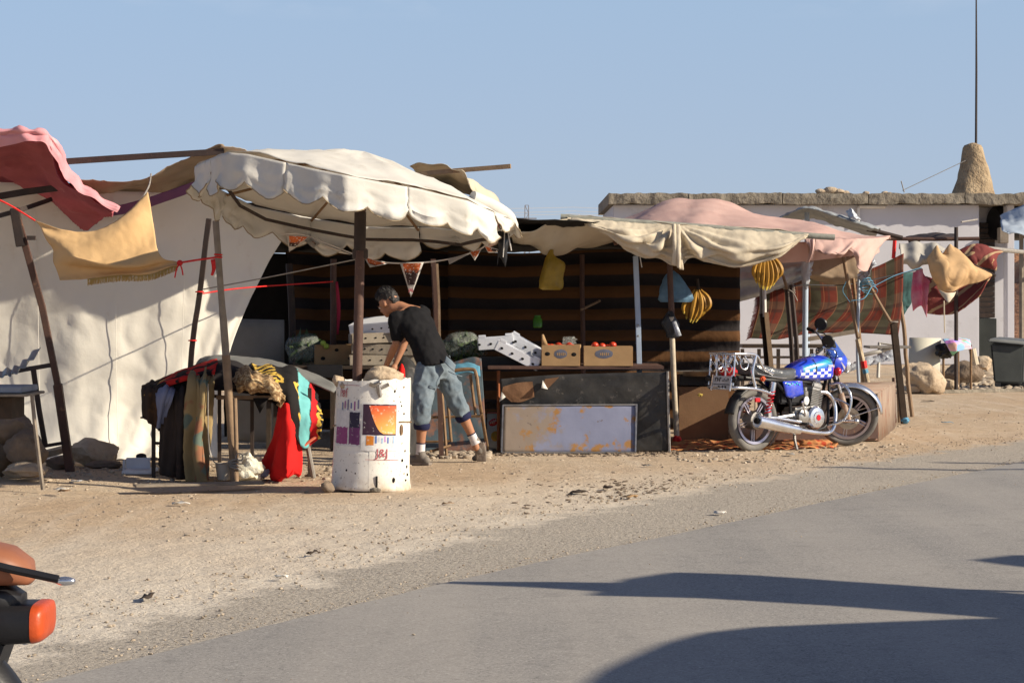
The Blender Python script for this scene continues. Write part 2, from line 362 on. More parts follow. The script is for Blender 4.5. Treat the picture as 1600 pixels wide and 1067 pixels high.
s.base(a, .8, 0, s.bump(s.noise(150, 3, .7), .3, .004, s.bump(s.noise(2.5, 4), .12, .03)), .25); MT['asphalt'] = s.mat

def axis(lo, hi, step, far):
    a = []; x = lo
    while x <= hi+1e-6: a.append(x); x += step
    d = step*2; l = lo; r = hi; L = []; Rr = []
    while d < far: L.append(l-d); Rr.append(r+d); d *= 1.7
    return L[::-1]+a+Rr
ax = axis(-9, 9, .14, 5000); ay = axis(7, 31, .14, 5000)
def gz(x, y):
    if y < -5 or y > 60 or abs(x) > 40: return -.012
    k = (x-xshou(y))
    if k > -.15: return -.012
    f_ = min(1, (-k-.15)/.9)
    dip = -.05*math.exp(-((x+2.6)/1.3)**2-((y-17.6)/.75)**2)
    return dip+f_*(.014*mnoise.fractal(Vector((x*.8, y*.8, 1)), 1, 2, 3)+.008*mnoise.noise(Vector((x*4, y*4, 5))))-.012*(1-f_)
mb = MB(); mb.grid([[Vector((x, y, gz(x, y))) for x in ax] for y in ay], uv=False)
mk('ground', mb, MT['sand'], kind='structure', org=Vector((0, 0, 0)), ang=180)
ys = [-30+i*2 for i in range(18)]+[6+i*.1 for i in range(260)]+[32+i*2 for i in range(85)]
g = []; uvs = []
for y in ys:
    a0 = xshou(y)-.75; b0 = xroad(y)+.06; g.append([Vector((lerp(a0, b0, i/24), y, -.004+(.008*mnoise.noise(Vector((lerp(a0, b0, i/24)*3, y*3, 2))) if 0 < i < 24 and 6 < y < 32 else 0))) for i in range(25)])
    uvs += [(lerp(a0, b0, i/24)-a0-.40, y) for i in range(25)]
mb = MB().grid(g, uv=False); mb.uv = {i: q for i, q in enumerate(uvs)}
for i, p in enumerate(mb.v):
    if 0 < i % 25 < 24: p.z = max(p.z, -.006)
mk('shoulder', mb, MT['shoulder'], kind='structure', org=Vector((0, 0, 0)), ang=180)
mb = MB().grid([[Vector((xroad(y)+7.2*i/12, y, .012+(.0 if i else -.006)+.04*sin(pi*i/12))) for i in range(13)] for y in ys], uv=False)
mk('road', mb, MT['asphalt'], kind='structure', org=Vector((0, 0, 0)), ang=180)
# raised earth bank beyond the building
mb = MB(); g = []
for j in range(40):
    yy = 78+j*2.2; row = []
    for i in range(70):
        xx = 16.5+i*1.2; h = 3.9*sin(pi*j/39)**.8*min(1, i/7)*min(1, (69-i)/8)
        row.append(Vector((xx, yy, -.05+max(0, h*(1+.25*mnoise.fractal(Vector((xx*.25, yy*.25, 0)), 1, 2, 4))))))
    g.append(row)
mb.grid(g, uv=False)
mk('earth_bank', mb, M('red_earth', (.40, .20, .10), .95, (.27, .125, .065), 1.2, 1, 3, bd=.2, stain=((.48, .33, .2), .5, .55)), kind='structure', ang=180)

# ---- whitewashed building
BY = 53.0
def bp(px, py, dy=0): return P(px, py, BY+dy)
bx0 = bp(958, 0).x; bx1 = bp(1530, 0).x; bx2 = bp(1584, 0).x; wt = bp(0, 320).z
MT['whitewash'] = M('whitewash', (.60, .60, .64), .85, (.55, .55, .58), 1.2, .3, 14, 0, ((.40, .39, .40), 1.6, .62))
MT['concrete'] = M('old_concrete', (.28, .245, .195), .9, (.17, .15, .12), 3, .8, 9, 0, ((.11, .095, .08), 4, .56), bd=.05)
bld = thing('flat_roofed_building', 'low whitewashed building with concrete roof slab behind the stalls', 'building', ((bx0+bx2)/2, BY+3, 0))
wb_ = MB().box(((bx0+bx1)/2, BY+3, wt/2), (bx1-bx0, 6, wt))
mk('wall', wb_, MT['whitewash'], bld, bevel=.02)
mk('recessed_wall', MB().box(((bx1+bx2)/2+.1, BY+3.7, wt/2), (bx2-bx1+.2-.01, 4.6, wt)), MT['whitewash'], bld)
mk('pillar', MB().box((bx2-.06, BY+.25, wt/2), (.17, .4, wt)), MT['whitewash'], bld, bevel=.015)
# roof slab in cast lengths with chipped edges
x = bx0-.12; k = 0; rn = random.Random(3)
while x < bx2+3.2:
    L = rn.uniform(1.6, 2.6); e = min(x+L, bx2+3.3); n = 40; mb = MB(); secs = []
    for i in range(n+1):
        xx = lerp(x+.01, e-.01, i/n); j = lambda q: .035*mnoise.fractal(Vector((xx*4, q*3.3, 2)), 1, 2, 3)
        secs.append([(xx, BY-.3+j(1), wt+.004+j(2)), (xx, BY+6.2, wt+.004), (xx, BY+6.2, wt+.26), (xx, BY-.3+j(3), wt+.25+j(4)), (xx, BY-.32+j(5), wt+.13+j(6))])
    mb.loft(secs); mk('roof_slab', mb, MT['concrete'], bld); x = e
sh = mk('shutter', MB().box(((bp(1535, 0).x+bp(1573, 0).x)/2, BY+1.33, (bp(0, 345).z+bp(0, 497).z)/2), (bp(1573, 0).x-bp(1535, 0).x, .08, bp(0, 345).z-bp(0, 497).z)), M('grey_shutter', (.16, .155, .15), .75, (.11, .105, .1), 3, .3, 30), bld)
zz = bp(0, 497).z
while zz < bp(0, 347).z: mk('slat', MB().box(((bp(1535, 0).x+bp(1573, 0).x)/2, BY+1.27, zz+.06), (bp(1573, 0).x-bp(1535, 0).x-.03, .05, .095), rotm(14).to_3x3()), MT['rustdark'], sh); zz += .125
mk('door_panel', MB().box(((bp(1533, 0).x+bp(1575, 0).x)/2, BY+1.3, bp(0, 497).z/2), (bp(1575, 0).x-bp(1533, 0).x, .1, bp(0, 497).z-.03)), M('dark_green_panel', (.035, .04, .038), .6, (.022, .026, .025), 3, .3, 20), bld, bevel=.01)
pv = MB().tube([bp(1341, 350, -.06), bp(1341, 326, -.06), bp(1343, 323, -.06), bp(1383, 323, -.06)], .042, 8)
mk('drain_pipe', pv, MT['whitepaint'], bld)
tk = mk('water_tank', MB().lathe([(.02, 0), (.36, .0), (.4, .05), (.4, .7), (.34, .78), (.05, .8)], 24, Matrix.Translation(bp(1552, 349, 1.0)) @ rotm(0, 90, 15)), MT['black'], None, 'dark round drum hung in the recess above the shutter', 'drum')
mk('wall_box', MB().box(bp(1567, 368, -.1), (.2, .3, .36)), MT['woodgrey'], bld, bevel=.01)
# mud chimney on the roof
mb = MB(); ch = P(1521, 300, BY+1.4); secs = []
for i in range(22):
    t = i/21; h = 1.27*t; r0 = lerp(.53, .20, t**.85)*(1 if t < .93 else sqrt(max(.02, 1-((t-.93)/.07)**2)*.9+.02)); ring = []
    for j in range(28):
        a = 2*pi*j/28; rr = r0*(1+.10*mnoise.fractal(Vector((cos(a)*1.6, sin(a)*1.6, h*2.2)), 1, 2, 4)+.05*cos(3*a+t*4)); ring.append((ch.x+rr*cos(a)+.09*t*(1-t)-.01, ch.y+rr*sin(a), wt+.25+h))
    secs.append(ring)
mb.loft(secs); mud = M('mud_plaster', (.44, .34, .22), .95, (.29, .21, .13), 4, 1, 14, 0, ((.17, .12, .08), 3.2, .58), bd=.06)
mk('mud_chimney', mb, mud, None, 'tall conical mud chimney standing on the roof slab', 'chimney', ang=80)
mt_ = thing('mast', 'thin tall metal mast rising out of the mud chimney', 'mast', (ch.x+.06, ch.y, wt+1.3))
mk('pole', MB().tube([(ch.x+.06, ch.y, wt+1.3), (ch.x+.07, ch.y, wt+3.2), (ch.x+.065, ch.y, wt+5.6)], [.03, .026, .014], 8), MT['rustdark'], mt_)
mk('guy_wire', MB().tube([(ch.x-.2, ch.y-.2, wt+1.1), P(1410, 298, BY+1)], .009, 5), MT['wire'], mt_)
mk('aerial_stick', MB().tube([P(1413, 301, BY+1), P(1408, 283, BY+1)], .013, 6), MT['wire'], None, 'short bent aerial stick on the roof slab edge', 'aerial')
for i, (px, py, r) in enumerate([(1283, 300, .13), (1297, 299, .16), (1311, 300, .12), (1322, 301, .08), (1353, 301, .07), (1383, 300, .07), (1391, 301, .05)]):
    q = P(px, py, BY+.3); q.z = wt+.25+r*.45
    mk('roof_stone', MB().rock(q, (r*1.3, r, r*.7), 40+i, 2), MT['rock'], None, 'small loose stone lying on the concrete roof slab', 'stone', 'stones on the roof slab')
# ---- pale blue awning and poles at the far right
aw = thing('blue_awning', 'pale blue plastic awning sheltering the building corner', 'awning', (P(1600, 0, 46).x, 46, 0))
mk('sheet', cloth([[(1562, 336, 47), (1600, 318, 47), (1680, 280, 48)], [(1564, 352, 45), (1610, 350, 45), (1690, 345, 45)], [(1568, 362, 44.6), (1612, 368, 44.6), (1690, 372, 44.6)]], 26, 16, .06, 1.6, 4), cloth_mat('pale_blue_plastic', (.55, .62, .70), (.42, .5, .6), None, .25), aw, solid=.01)
for q in (1596, 1660): mk('post', MB().tube([P(q, 360, 45), Vector((P(q, 360, 45).x, 45, 0))], .045, 8), MT['woodgrey'], aw)
mk('rail', MB().tube([P(1540, 388, 40), P(1680, 402, 45)], .04, 8), MT['greytube'], aw)
# ---- far power line
rust = M('galvanised_lattice', (.25, .24, .25), .6)
for px, top, Yp, lab in ((823, 321, 210, 'distant lattice power pole seen past the white umbrella rim'), (948, 318, 240, 'distant lattice power pole beside the building edge')):
    pl = thing('power_pole', lab, 'power pole', (P(px, 0, Yp).x, Yp, 0), 'far power poles'); cx = P(px, 0, Yp).x; zt = P(0, top, Yp).z
    for dx in (-1, 1):
        for dy in (-1, 1): mk('leg', MB().tube([(cx+dx*.32, Yp+dy*.32, 0), (cx+dx*.16, Yp+dy*.16, zt)], .05, 4), rust, pl)
    br = MB(); nb = 14
    for i in range(nb):
        z0 = zt*i/nb; z1 = zt*(i+1)/nb; w0 = lerp(.32, .16, i/nb); w1 = lerp(.32, .16, (i+1)/nb); sg = 1 if i % 2 else -1
        br.tube([(cx+sg*w0, Yp-w0, z0), (cx-sg*w1, Yp-w1, z1)], .04, 4); br.tube([(cx-w1, Yp-w1, z1), (cx+w1, Yp-w1, z1)], .035, 4)
    mk('bracing', br, rust, pl)
    mk('cross_arm', MB().bar((cx-.9, Yp, zt-1.2), (cx+.9, Yp, zt-1.2), .1, .1), rust, pl)
for i, (ya, yb) in enumerate(((322, 326), (329, 331), (333, 336))):
    mb = MB(); pts = [P(lerp(640, 1150, t/16), lerp(ya, yb, t/16)+3*sin(pi*((t/16*2) % 1)), lerp(190, 270, t/16)) for t in range(17)]
    mk('power_line', mb.tube(pts, .022, 4), MT['wire'], None, 'thin power line strung between the far lattice poles', 'power line', 'far power lines')
# cloud wisp: kept in the sky itself
wt2 = w.node_tree
tcw = wn.new('ShaderNodeTexCoord'); nz = wn.new('ShaderNodeTexNoise'); mpw = wn.new('ShaderNodeMapping'); mpw.inputs['Scale'].default_value = (9, 9, 26); nz.inputs['Scale'].default_value = 1.0; nz.inputs['Detail'].default_value = 6
wl.new(tcw.outputs['Generated'], mpw.inputs[0]); wl.new(mpw.outputs[0], nz.inputs['Vector'])
sx = wn.new('ShaderNodeSeparateXYZ'); wl.new(tcw.outputs['Generated'], sx.inputs[0])
mr = wn.new('ShaderNodeMapRange'); mr.inputs[1].default_value = .121; mr.inputs[2].default_value = .137; wl.new(sx.outputs[2], mr.inputs[0])
rp = wn.new('ShaderNodeValToRGB'); rp.color_ramp.elements[0].position = .50; rp.color_ramp.elements[1].position = .95; wl.new(nz.outputs['Fac'], rp.inputs[0])
mu = wn.new('ShaderNodeMath'); mu.operation = 'MULTIPLY'; wl.new(mr.outputs[0], mu.inputs[0]); wl.new(rp.outputs[0], mu.inputs[1])
mxw = wn.new('ShaderNodeMix'); mxw.data_type = 'RGBA'; wl.new(mu.outputs[0], mxw.inputs[0]); wl.new(skyc, mxw.inputs[6]); mxw.inputs[7].default_value = (7.5, 7.4, 7.8, 1)
wl.new(mxw.outputs[2], wb.inputs['Color'])
# ================================================================== STALLS, LEFT SIDE
def vv_(*q): return [P(*a) for a in q]
def gnd(px, Y): return Vector(((px-800)*Y/FPX, Y, 0))
def pole(name, label, cat, pts, r, mat, n=10, group=None, wob=.004, parent=None, seg=10):
    pts = [P(*p) if not isinstance(p, Vector) else p for p in pts]; q = smooth_path(pts, seg)
    q = [p+Vector((wob*mnoise.noise(p*4), 0, 0)) for p in q]
    return mk(name, MB().tube(q, r, n), mat, parent, label, cat, group, bevel=.0)
def cord(name, label, pts, r, mat, sag=0, parent=None, cat='rope', group=None):
    pts = [P(*p) if not isinstance(p, Vector) else p for p in pts]; q = smooth_path(pts, 14)
    q = [p-Vector((0, 0, sag*4*(i/13)*(1-i/13))) for i, p in enumerate(q)]
    return mk(name, MB().tube(q, r, 6), mat, parent, label, cat, group)
def ring(c, r, tr, ax=(0, 0, 1), n=14, m=7):
    c = Vector(c); a = Vector(ax).normalized(); u = a.orthogonal().normalized(); v = a.cross(u)
    return [c+(u*cos(2*pi*i/n)+v*sin(2*pi*i/n))*r for i in range(n)]
# white tent sheet wall
SY = 20.9
tsf = lambda u, v: .016*sin(u*23+4*v+sin(v*5)*1.2)*(.3+.7*v)+.012*sin(u*57+v*9)*v+.03*max(0, v-.8)*sin(u*90)
mk('tent_wall_sheet', cloth([[(-110, 285, 20.4), (0, 285, 20.4), (100, 290, 20.5), (200, 300, 20.6), (300, 300, 20.7), (380, 325, 20.9), (449, 362, 21.1)],
    [(-110, 430, 20.7), (0, 430, 20.7), (110, 430, 20.7), (220, 430, 20.8), (310, 430, 20.9), (365, 435, 21.0), (412, 425, 21.1)],
    [(-110, 590, 20.9), (0, 590, 20.9), (110, 590, 20.85), (210, 590, 20.9), (280, 585, 20.95), (325, 570, 21), (362, 540, 21.05)],
    [(-110, 690, 20.9), (0, 690, 20.8), (110, 685, 20.75), (205, 680, 20.8), (262, 685, 20.9), (310, 680, 20.9), (340, 650, 21)],
    [(-110, 720, 20.55), (0, 720, 20.5), (110, 717, 20.5), (200, 716, 20.55), (262, 718, 20.6), (310, 716, 20.7), (340, 712, 20.75)]], 120, 90, .020, 1.7, 2, tsf), MT['sheet'], None, 'large off-white tent wall sheet hanging behind the rug table', 'tent wall', solid=.003, ang=180)
TW = bpy.data.objects['tent_wall_sheet']
for px, dx in ((52, 6), (176, 4), (296, -8)): mk('seam', MB().tube(smooth_path(vv_((px, 300, 20.43+.0006*px), (px+dx, 430, 20.66+.0004*px), (px+dx*1.5, 590, 20.82+.0002*px), (px+dx*2, 685, 20.72)), 30), .003, 5), MT['sheet'], TW)
# left stall frame
fr = thing('stall_frame', 'leaning dark brown metal frame under the pink awning', 'frame', G(110, 738))
mk('post', MB().tube(vv_((26, 335, 18.9), (66, 480, 19.05), (92, 610, 19.1)), .036, 4), MT['rustbrown'], fr, bevel=.004)
mk('post_base', MB().tube([P(90, 600, 19.1), P(100, 670, 19.15), G(110, 738)], .049, 4), MT['rustbrown'], fr, bevel=.005)
mk('post_head', MB().tube(vv_((23, 325, 18.9), (33, 385, 18.93)), .052, 4), MT['rustdark'], fr, bevel=.005)
mk('beam', MB().tube(vv_((-60, 317, 20.2), (40, 300, 20.0), (114, 291, 19.9)), .04, 4), MT['rustdark'], fr, bevel=.004)
mk('brace', MB().tube(vv_((-30, 345, 18.95), (30, 329, 18.9), (79, 312, 19.4)), .026, 4), MT['rustdark'], fr, bevel=.003)
mk('rail', MB().tube(vv_((-60, 597, 18.5), (40, 577, 18.9), (82, 570, 19.1)), .026, 4), MT['rustdark'], fr, bevel=.003)
mk('upright', MB().tube(vv_((52, 576, 18.95), (61, 640, 19), (71, 697, 19.05)), .028, 4), MT['rustdark'], fr, bevel=.003)
mk('stay', MB().tube(vv_((68, 697, 19.05), (98, 692, 19.1)), .02, 4), MT['rustdark'], fr)
mk('bracket', MB().box(P(49, 372, 18.9), (.07, .04, .035)), MT['rustdark'], fr)
pk = lambda u, v: .02*sin(u*19+v*6)+.015*sin(v*17+u*3)
pa_ = mk('pink_awning', cloth([[(-90, 350, 21.6), (0, 338, 21.4), (60, 352, 21.2), (108, 362, 21.0), (150, 347, 20.4), (176, 332, 19.6)],
    [(-90, 262, 20.4), (0, 262, 20.2), (50, 268, 20), (92, 292, 19.9), (130, 312, 19.5), (177, 330, 19.2)],
    [(-90, 238, 19.0), (0, 224, 18.8), (45, 219, 18.7), (76, 230, 18.75), (104, 284, 18.9), (179, 330, 18.95)]], 60, 60, .028, 2.8, 5, pk), MT['pinkshade'], None, 'torn rose pink cloth awning draped over a dark frame', 'awning', solid=.003, ang=180)
mk('rim_fold', cloth([[(-90, 244, 18.98), (0, 230, 18.78), (45, 222, 18.68), (74, 230, 18.73), (100, 276, 18.86), (128, 302, 18.88), (183, 332, 18.9)],
    [(-90, 226, 18.9), (0, 213, 18.76), (45, 211, 18.7), (80, 222, 18.78), (108, 274, 18.92), (136, 300, 18.92), (186, 328, 18.92)], [(-90, 216, 19.0), (0, 205, 18.9), (45, 203, 18.85), (82, 216, 18.95), (112, 268, 19.1), (142, 298, 19.05), (186, 326, 18.98)],
    [(-90, 250, 20.6), (0, 230, 20.6), (50, 232, 20.5), (88, 256, 20.4), (118, 290, 20.0), (150, 308, 19.6), (180, 329, 19.3)]], 60, 40, .02, 3.2, 6, lambda u, v: .012*sin(u*44+v*3)), MT['pinklit'], pa_, solid=.003, ang=180)
# tan fringed cloth
tcl = mk('hanging_cloth', cloth([[(55, 345, 18.6), (100, 358, 18.55), (150, 358, 18.55), (195, 334, 18.6), (231, 301, 18.7)],
    [(66, 362, 18.58), (112, 380, 18.5), (160, 388, 18.45), (208, 368, 18.5), (241, 352, 18.6)],
    [(78, 388, 18.55), (118, 402, 18.38), (165, 412, 18.34), (212, 412, 18.36), (249, 398, 18.45)],
    [(86, 414, 18.55), (125, 416, 18.50), (175, 420, 18.48), (225, 420, 18.42), (279, 411, 18.5)],
    [(93, 437, 18.5), (135, 436, 18.5), (185, 430, 18.48), (235, 428, 18.42), (277, 414, 18.5)]], 60, 46, .012, 3.6, 8, lambda u, v: .016*sin(v*15+u*4)), MT['tancloth'], None, 'sunlit tan cloth with gold fringe tied between two posts', 'cloth', solid=.003, ang=180)
fm = MB(); edge = smooth_path(vv_((137, 436, 18.49), (185, 430, 18.47), (235, 428, 18.41), (277, 413, 18.49)), 260)
for i, p in enumerate(edge):
    l = .055+.015*mnoise.noise(Vector((i*.3, 0, 0))); d = Vector((.012*mnoise.noise(Vector((i*.9, 4, 0))), .02*mnoise.noise(Vector((i*.7, 8, 0))), -l*.9)); wv = Vector((.0016, 0, 0))
    fm.add([p-wv, p+wv, p+d+wv, p+d-wv], [[0, 1, 2, 3]])
mk('fringe', fm, MT['fringe'], tcl, kind='stuff', solid=.002)
cord('red_rope', 'red cord running from the pink awning to the tan cloth corner', [(-40, 296, 18.5), (10, 318, 18.55), (55, 345, 18.6)], .008, MT['redcord'])
rc = cord('red_rope', 'red cord from the tan cloth corner to the wooden pole', [(279, 411, 18.5), (310, 406, 18.4), (341, 402, 18.3)], .008, MT['redcord'])
mk('knot', MB().ball(P(281, 411, 18.48), .025, 2), MT['redcord'], rc)
for k, (dx, dy) in enumerate(((-5, 22), (3, 18))): mk('loose_end', MB().tube(smooth_path(vv_((281, 412, 18.47), (281+dx, 420, 18.45), (281+dx*1.6, 412+dy, 18.46)), 6), .006, 5), MT['redcord'], rc)
mk('ribbon', cloth([[(329, 406, 18.3), (339, 404, 18.3)], [(331, 420, 18.3), (337, 420, 18.3)], [(329, 430, 18.3), (333, 431, 18.3)]], 5, 8, .004, 9, 3), MT['redcord'], rc, solid=.003)
cord('tie_wire', 'dark tie wire holding the tan cloth up to the canvas roof', [(231, 301, 18.7), (222, 312, 18.8), (233, 290, 19.2), (236, 272, 19.6)], .007, MT['wire'], cat='wire')
# roof canvases and beams
pole('roof_beam', 'long dark roof beam projecting past the pink awning', 'beam', [(97, 253, 20.0), (220, 245, 20.0), (350, 237, 20.0)], .037, MT['rustdark'], 4)
pole('roof_beam', 'dark beam end sticking out behind the white umbrella', 'beam', [(600, 278, 20.4), (700, 268, 20.3), (798, 260, 20.2)], .028, MT['wood'], 4)
rp_ = lambda u, v: .03*sin(u*14+v*5)*(.4+v*.6)
mk('brown_roof_canvas', cloth([[(110, 286, 20.05), (180, 285, 20.05), (240, 276, 20.0), (290, 246, 20.0), (347, 227, 19.95)], [(115, 300, 20.5), (185, 299, 20.5), (245, 294, 20.5), (300, 274, 20.5), (372, 252, 20.4)],
    [(120, 318, 21.3), (190, 316, 21.3), (250, 312, 21.3), (310, 300, 21.2), (440, 288, 21.2)]], 50, 24, .03, 2.4, 12, rp_), MT['brownroof'], None, 'brown stained canvas roof hanging from the long dark beam', 'canvas', solid=.004, ang=180)
mk('purple_cloth', cloth([[(140, 330, 20.5), (200, 318, 20.4), (255, 301, 20.3), (303, 284, 20.2)], [(142, 341, 20.55), (200, 334, 20.45), (258, 316, 20.35), (303, 299, 20.25)]], 30, 8, .012, 3, 6), MT['purple'], None, 'faded purple cloth strip hanging below the brown canvas', 'cloth', solid=.003, ang=180)
mk('cream_roof_canvas', cloth([[(345, 229, 19.95), (385, 236, 19.95), (430, 246, 20.0), (490, 258, 20.0), (600, 270, 20.0)], [(350, 258, 20.4), (400, 260, 20.4), (440, 262, 20.4), (500, 270, 20.4), (610, 280, 20.5)],
    [(355, 250, 22.2), (400, 252, 22.2), (450, 262, 22.2), (510, 275, 22.2), (600, 285, 22.2)]], 44, 20, .025, 3, 15, rp_), MT['cream'], None, 'cream canvas roof flap behind the white umbrella top', 'canvas', solid=.004, ang=180)
mk('cream_roof_canvas', cloth([[(640, 262, 20.4), (672, 258, 20.3), (700, 263, 20.25), (722, 268, 20.2)], [(650, 275, 20.9), (690, 272, 20.8), (722, 276, 20.6), (742, 298, 20.4)], [(660, 300, 22.2), (720, 300, 22.2), (770, 310, 21.8), (800, 340, 21.4)]], 26, 22, .02, 3, 19, rp_), MT['cream'], None, 'cream canvas flap caught on the beam end beside the umbrella', 'canvas', solid=.004, ang=180)
mk('black_roof_tarp', cloth([[(360, 318, 20.5), (520, 325, 20.6), (700, 335, 20.8), (860, 345, 21.6), (1000, 350, 22.6), (1175, 372, 22.8)], [(380, 355, 22.5), (520, 358, 22.6), (700, 362, 22.8), (860, 368, 23.2), (1000, 375, 23.8), (1165, 388, 24)],
    [(390, 396, 25.6), (520, 398, 25.75), (700, 398, 25.75), (860, 393, 25.7), (1000, 394, 25.7), (1165, 399, 25.7)]], 60, 30, .03, 1.8, 21), MT['blacktarp'], None, 'sagging black tarp roof over the dark vegetable stall', 'tarp', solid=.006, ang=180)
# striped blanket back wall
s = NT('striped_blanket'); uvn = s.sep('UV'); ph = s.math('ADD', s.math('MULTIPLY', uvn[1], 4.1), s.math('MULTIPLY', s.noise(1.1, 3), .25)); fr_ = s.math('FRACT', ph)
st = s.ramp(s.math('ABSOLUTE', s.math('SUBTRACT', fr_, .5)), .235, .275); c1 = s.mix(s.noise(3, 5), (.125, .062, .028), (.085, .042, .02)); c2 = s.mix(s.noise(4, 4), (.024, .021, .022), (.036, .031, .032))
s.base(s.mix(st, c2, c1), .95, 0, s.bump(s.noise(160, 2), .3, .003, s.bump(s.noise(7, 5), .6, .03)), .1); MT['stripes'] = s.mat
wf = lambda u, v: .022*sin(v*2*pi*8.2)+.03*sin(u*17+v*3)
for lab, a, b, Ya, sd_ in (('dark brown and black striped blanket wall on the far side behind the boy', 446, 705, 25.3, 1), ('brown and black striped blanket wall behind the fruit counter', 700, 1156, 25.0, 2)):
    mk('blanket_wall', cloth([[(lerp(a, b, t), 392+(4*sin(t*7)), Ya) for t in (0, .25, .5, .75, 1)], [(lerp(a, b, t), 540, Ya+.05) for t in (0, .25, .5, .75, 1)], [(lerp(a, b, t), 671, Ya) for t in (0, .25, .5, .75, 1)]], 70, 90, .02, 1.5, sd_, wf), MT['stripes'], None, lab, 'blanket wall', solid=.006, ang=180)
mk('blanket_wall', cloth([[(352, 395, 24.0), (400, 395, 24.4), (450, 397, 25.2)], [(352, 540, 24.0), (400, 540, 24.4), (452, 540, 25.2)], [(352, 682, 24.0), (400, 680, 24.4), (452, 672, 25.2)]], 20, 40, .02, 2, 5), MT['blacktarp'], None, 'plain black sheet closing the corner behind the grey board', 'sheet', solid=.006, ang=180)
# interior posts
DK = 'posts inside the dark stall'
pole('post', 'dark metal post in the shaded corner beside the white sheet', 'post', [(452, 412, 22.6), (457, 520, 22.6), gnd(460, 22.6)], .035, MT['rustdark'], 8)
p5 = pole('post', 'thin brown post with a red ribbon hanging beside it', 'post', [(521, 405, 22.3), (521, 500, 22.3), gnd(520, 22.3)], .03, MT['rustbrown'], 8)
mk('red_ribbon', cloth([[(524, 440, 22.25), (528, 440, 22.25)], [(526, 480, 22.25), (532, 482, 22.25)], [(526, 522, 22.25), (529, 523, 22.25)]], 4, 12, .01, 6, 3), M('dark_red_ribbon', (.35, .02, .05)), None, 'dark red ribbon hanging down the thin brown post', 'ribbon', solid=.003)
wp = pole('post', 'split wooden post standing right behind the boy', 'post', [(677, 405, 21.0), (682, 520, 21.0), (687, 620, 21.0), Vector(((690-800)*21/FPX, 21, 0))], .031, MT['rustbrown'], 4)
mk('batten', MB().tube(vv_((683, 412, 20.95), (686, 470, 20.95), (687, 530, 20.95)), .014, 4), MT['wood'], wp)
pole('post', 'thin rusty post standing against the striped blanket wall', 'post', [(909, 398, 24.6), (910, 480, 24.6), gnd(912, 24.6)], .026, MT['rustbrown'], 8)
mk('brace_stick', MB().tube(vv_((908, 484, 24.55), (937, 470, 24.9)), .014, 6), MT['wood'], None, 'short wooden brace stick leaning on the rusty post', 'stick')
cord('wire', 'pale wire strung across the stall from the leaning pole to the umbrella pole', [(318, 452, 18.6), (420, 433, 18.2), (558, 405, 17.5)], .005, MT['wire'], cat='wire')
cord('red_rope', 'thin red cord tied low between the leaning black pole and the dark corner', [(308, 460, 19.6), (380, 450, 20.4), (520, 440, 22.2)], .006, MT['redcord'])
# leaning poles at the rug table
bp_ = pole('black_pole', 'leaning black metal pole behind the rug table', 'pole', [(326, 342, 19.4), (313, 450, 19.5), (300, 545, 19.6), G(288, 728)], .03, MT['rustdark'], 4)
for yy in (456, 532): mk('tie', MB().tube(ring(P(312 if yy < 500 else 301, yy, 19.5 if yy < 500 else 19.58), .034, .005), .006, 5, closed=True), MT['redcord'], bp_)
wpo = thing('wooden_pole', 'leaning grey wooden pole lashed to a stake by the rugs', 'pole', G(367, 750))
mk('shaft', MB().tube(smooth_path(vv_((337, 345, 18.3), (344, 440, 18.3), (352, 540, 18.3), (358, 630, 18.3)), 12), [.026]*6+[.03]*6, 10), MT['woodgrey'], wpo)
mk('lower_shaft', MB().tube(smooth_path([P(353, 555, 18.22), P(360, 650, 18.22), G(367, 752)], 10), .033, 10), MT['wood'], wpo)
mk('splint', MB().tube([P(367, 622, 18.15), P(369, 690, 18.15), P(369, 748, 18.2)], .017, 8), MT['wood'], wpo)
for yy in (398, 402): mk('red_band', MB().tube(ring(P(341, yy, 18.3), .029, .006, (.06, 0, 1)), .007, 5, closed=True), MT['redcord'], wpo)
lash = MB()
for k, yy in enumerate((719, 723, 727, 731)): lash.tube(ring(P(366+k % 2, yy, 18.2), .048, 0, (.2*(k-1.5), .1, 1)), .008, 5, closed=True)
lash.tube(ring(P(374, 714, 18.15), .03, 0, (.2, 1, .2)), .006, 5, closed=True)
mk('lashing', lash, MT['wire'], wpo)
mk('wire_end', MB().tube(smooth_path(vv_((325, 600, 18.15), (326, 690, 18.15), (335, 722, 18.15), (362, 722, 18.15)), 16), .005, 5), MT['wire'], wpo)
# ================================================================== RUG TABLE
rt = thing('rug_table', 'rough metal frame table buried under rugs and blankets', 'table', (P(365, 0, 19).x, 19.3, 0))
for px, Y in ((240, 18.55), (484, 18.7), (268, 20.0), (394, 20.0), (343, 19.95), (430, 20.0)):
    mk('leg', MB().tube([P(px, 606 if Y < 19 else 592, Y), Vector((P(px, 0, Y).x, Y, 0))], .021, 4), MT['rustdark'], rt)
mk('leg', MB().tube([P(470, 640, 18.5), Vector((P(490, 0, 18.6).x, 18.6, 0))], .02, 8), MT['greytube'], rt)
mk('rail', MB().tube(vv_((240, 610, 18.6), (478, 632, 18.75)), .018, 4), MT['rustdark'], rt)
mk('rail', MB().tube(vv_((240, 692, 18.55), (300, 694, 18.55)), .016, 4), MT['rustdark'], rt)
mk('table_top', MB().box((P(338, 0, 19.4).x, 19.2, .735), (.98, 1.35, .03)), MT['wooddark'], rt, bevel=.005)
mk('edge_board', MB().box(P(392, 621, 18.45), (.55, .03, .03)), MT['wood'], rt)
vf = lambda a, b, k=0: (lambda u, v: 1.5*a*sin(u*b+k+v*1.2+.8*sin(v*4+k))*(.35+.65*v)+.5*a*sin(u*b*2.3+v*3+k))
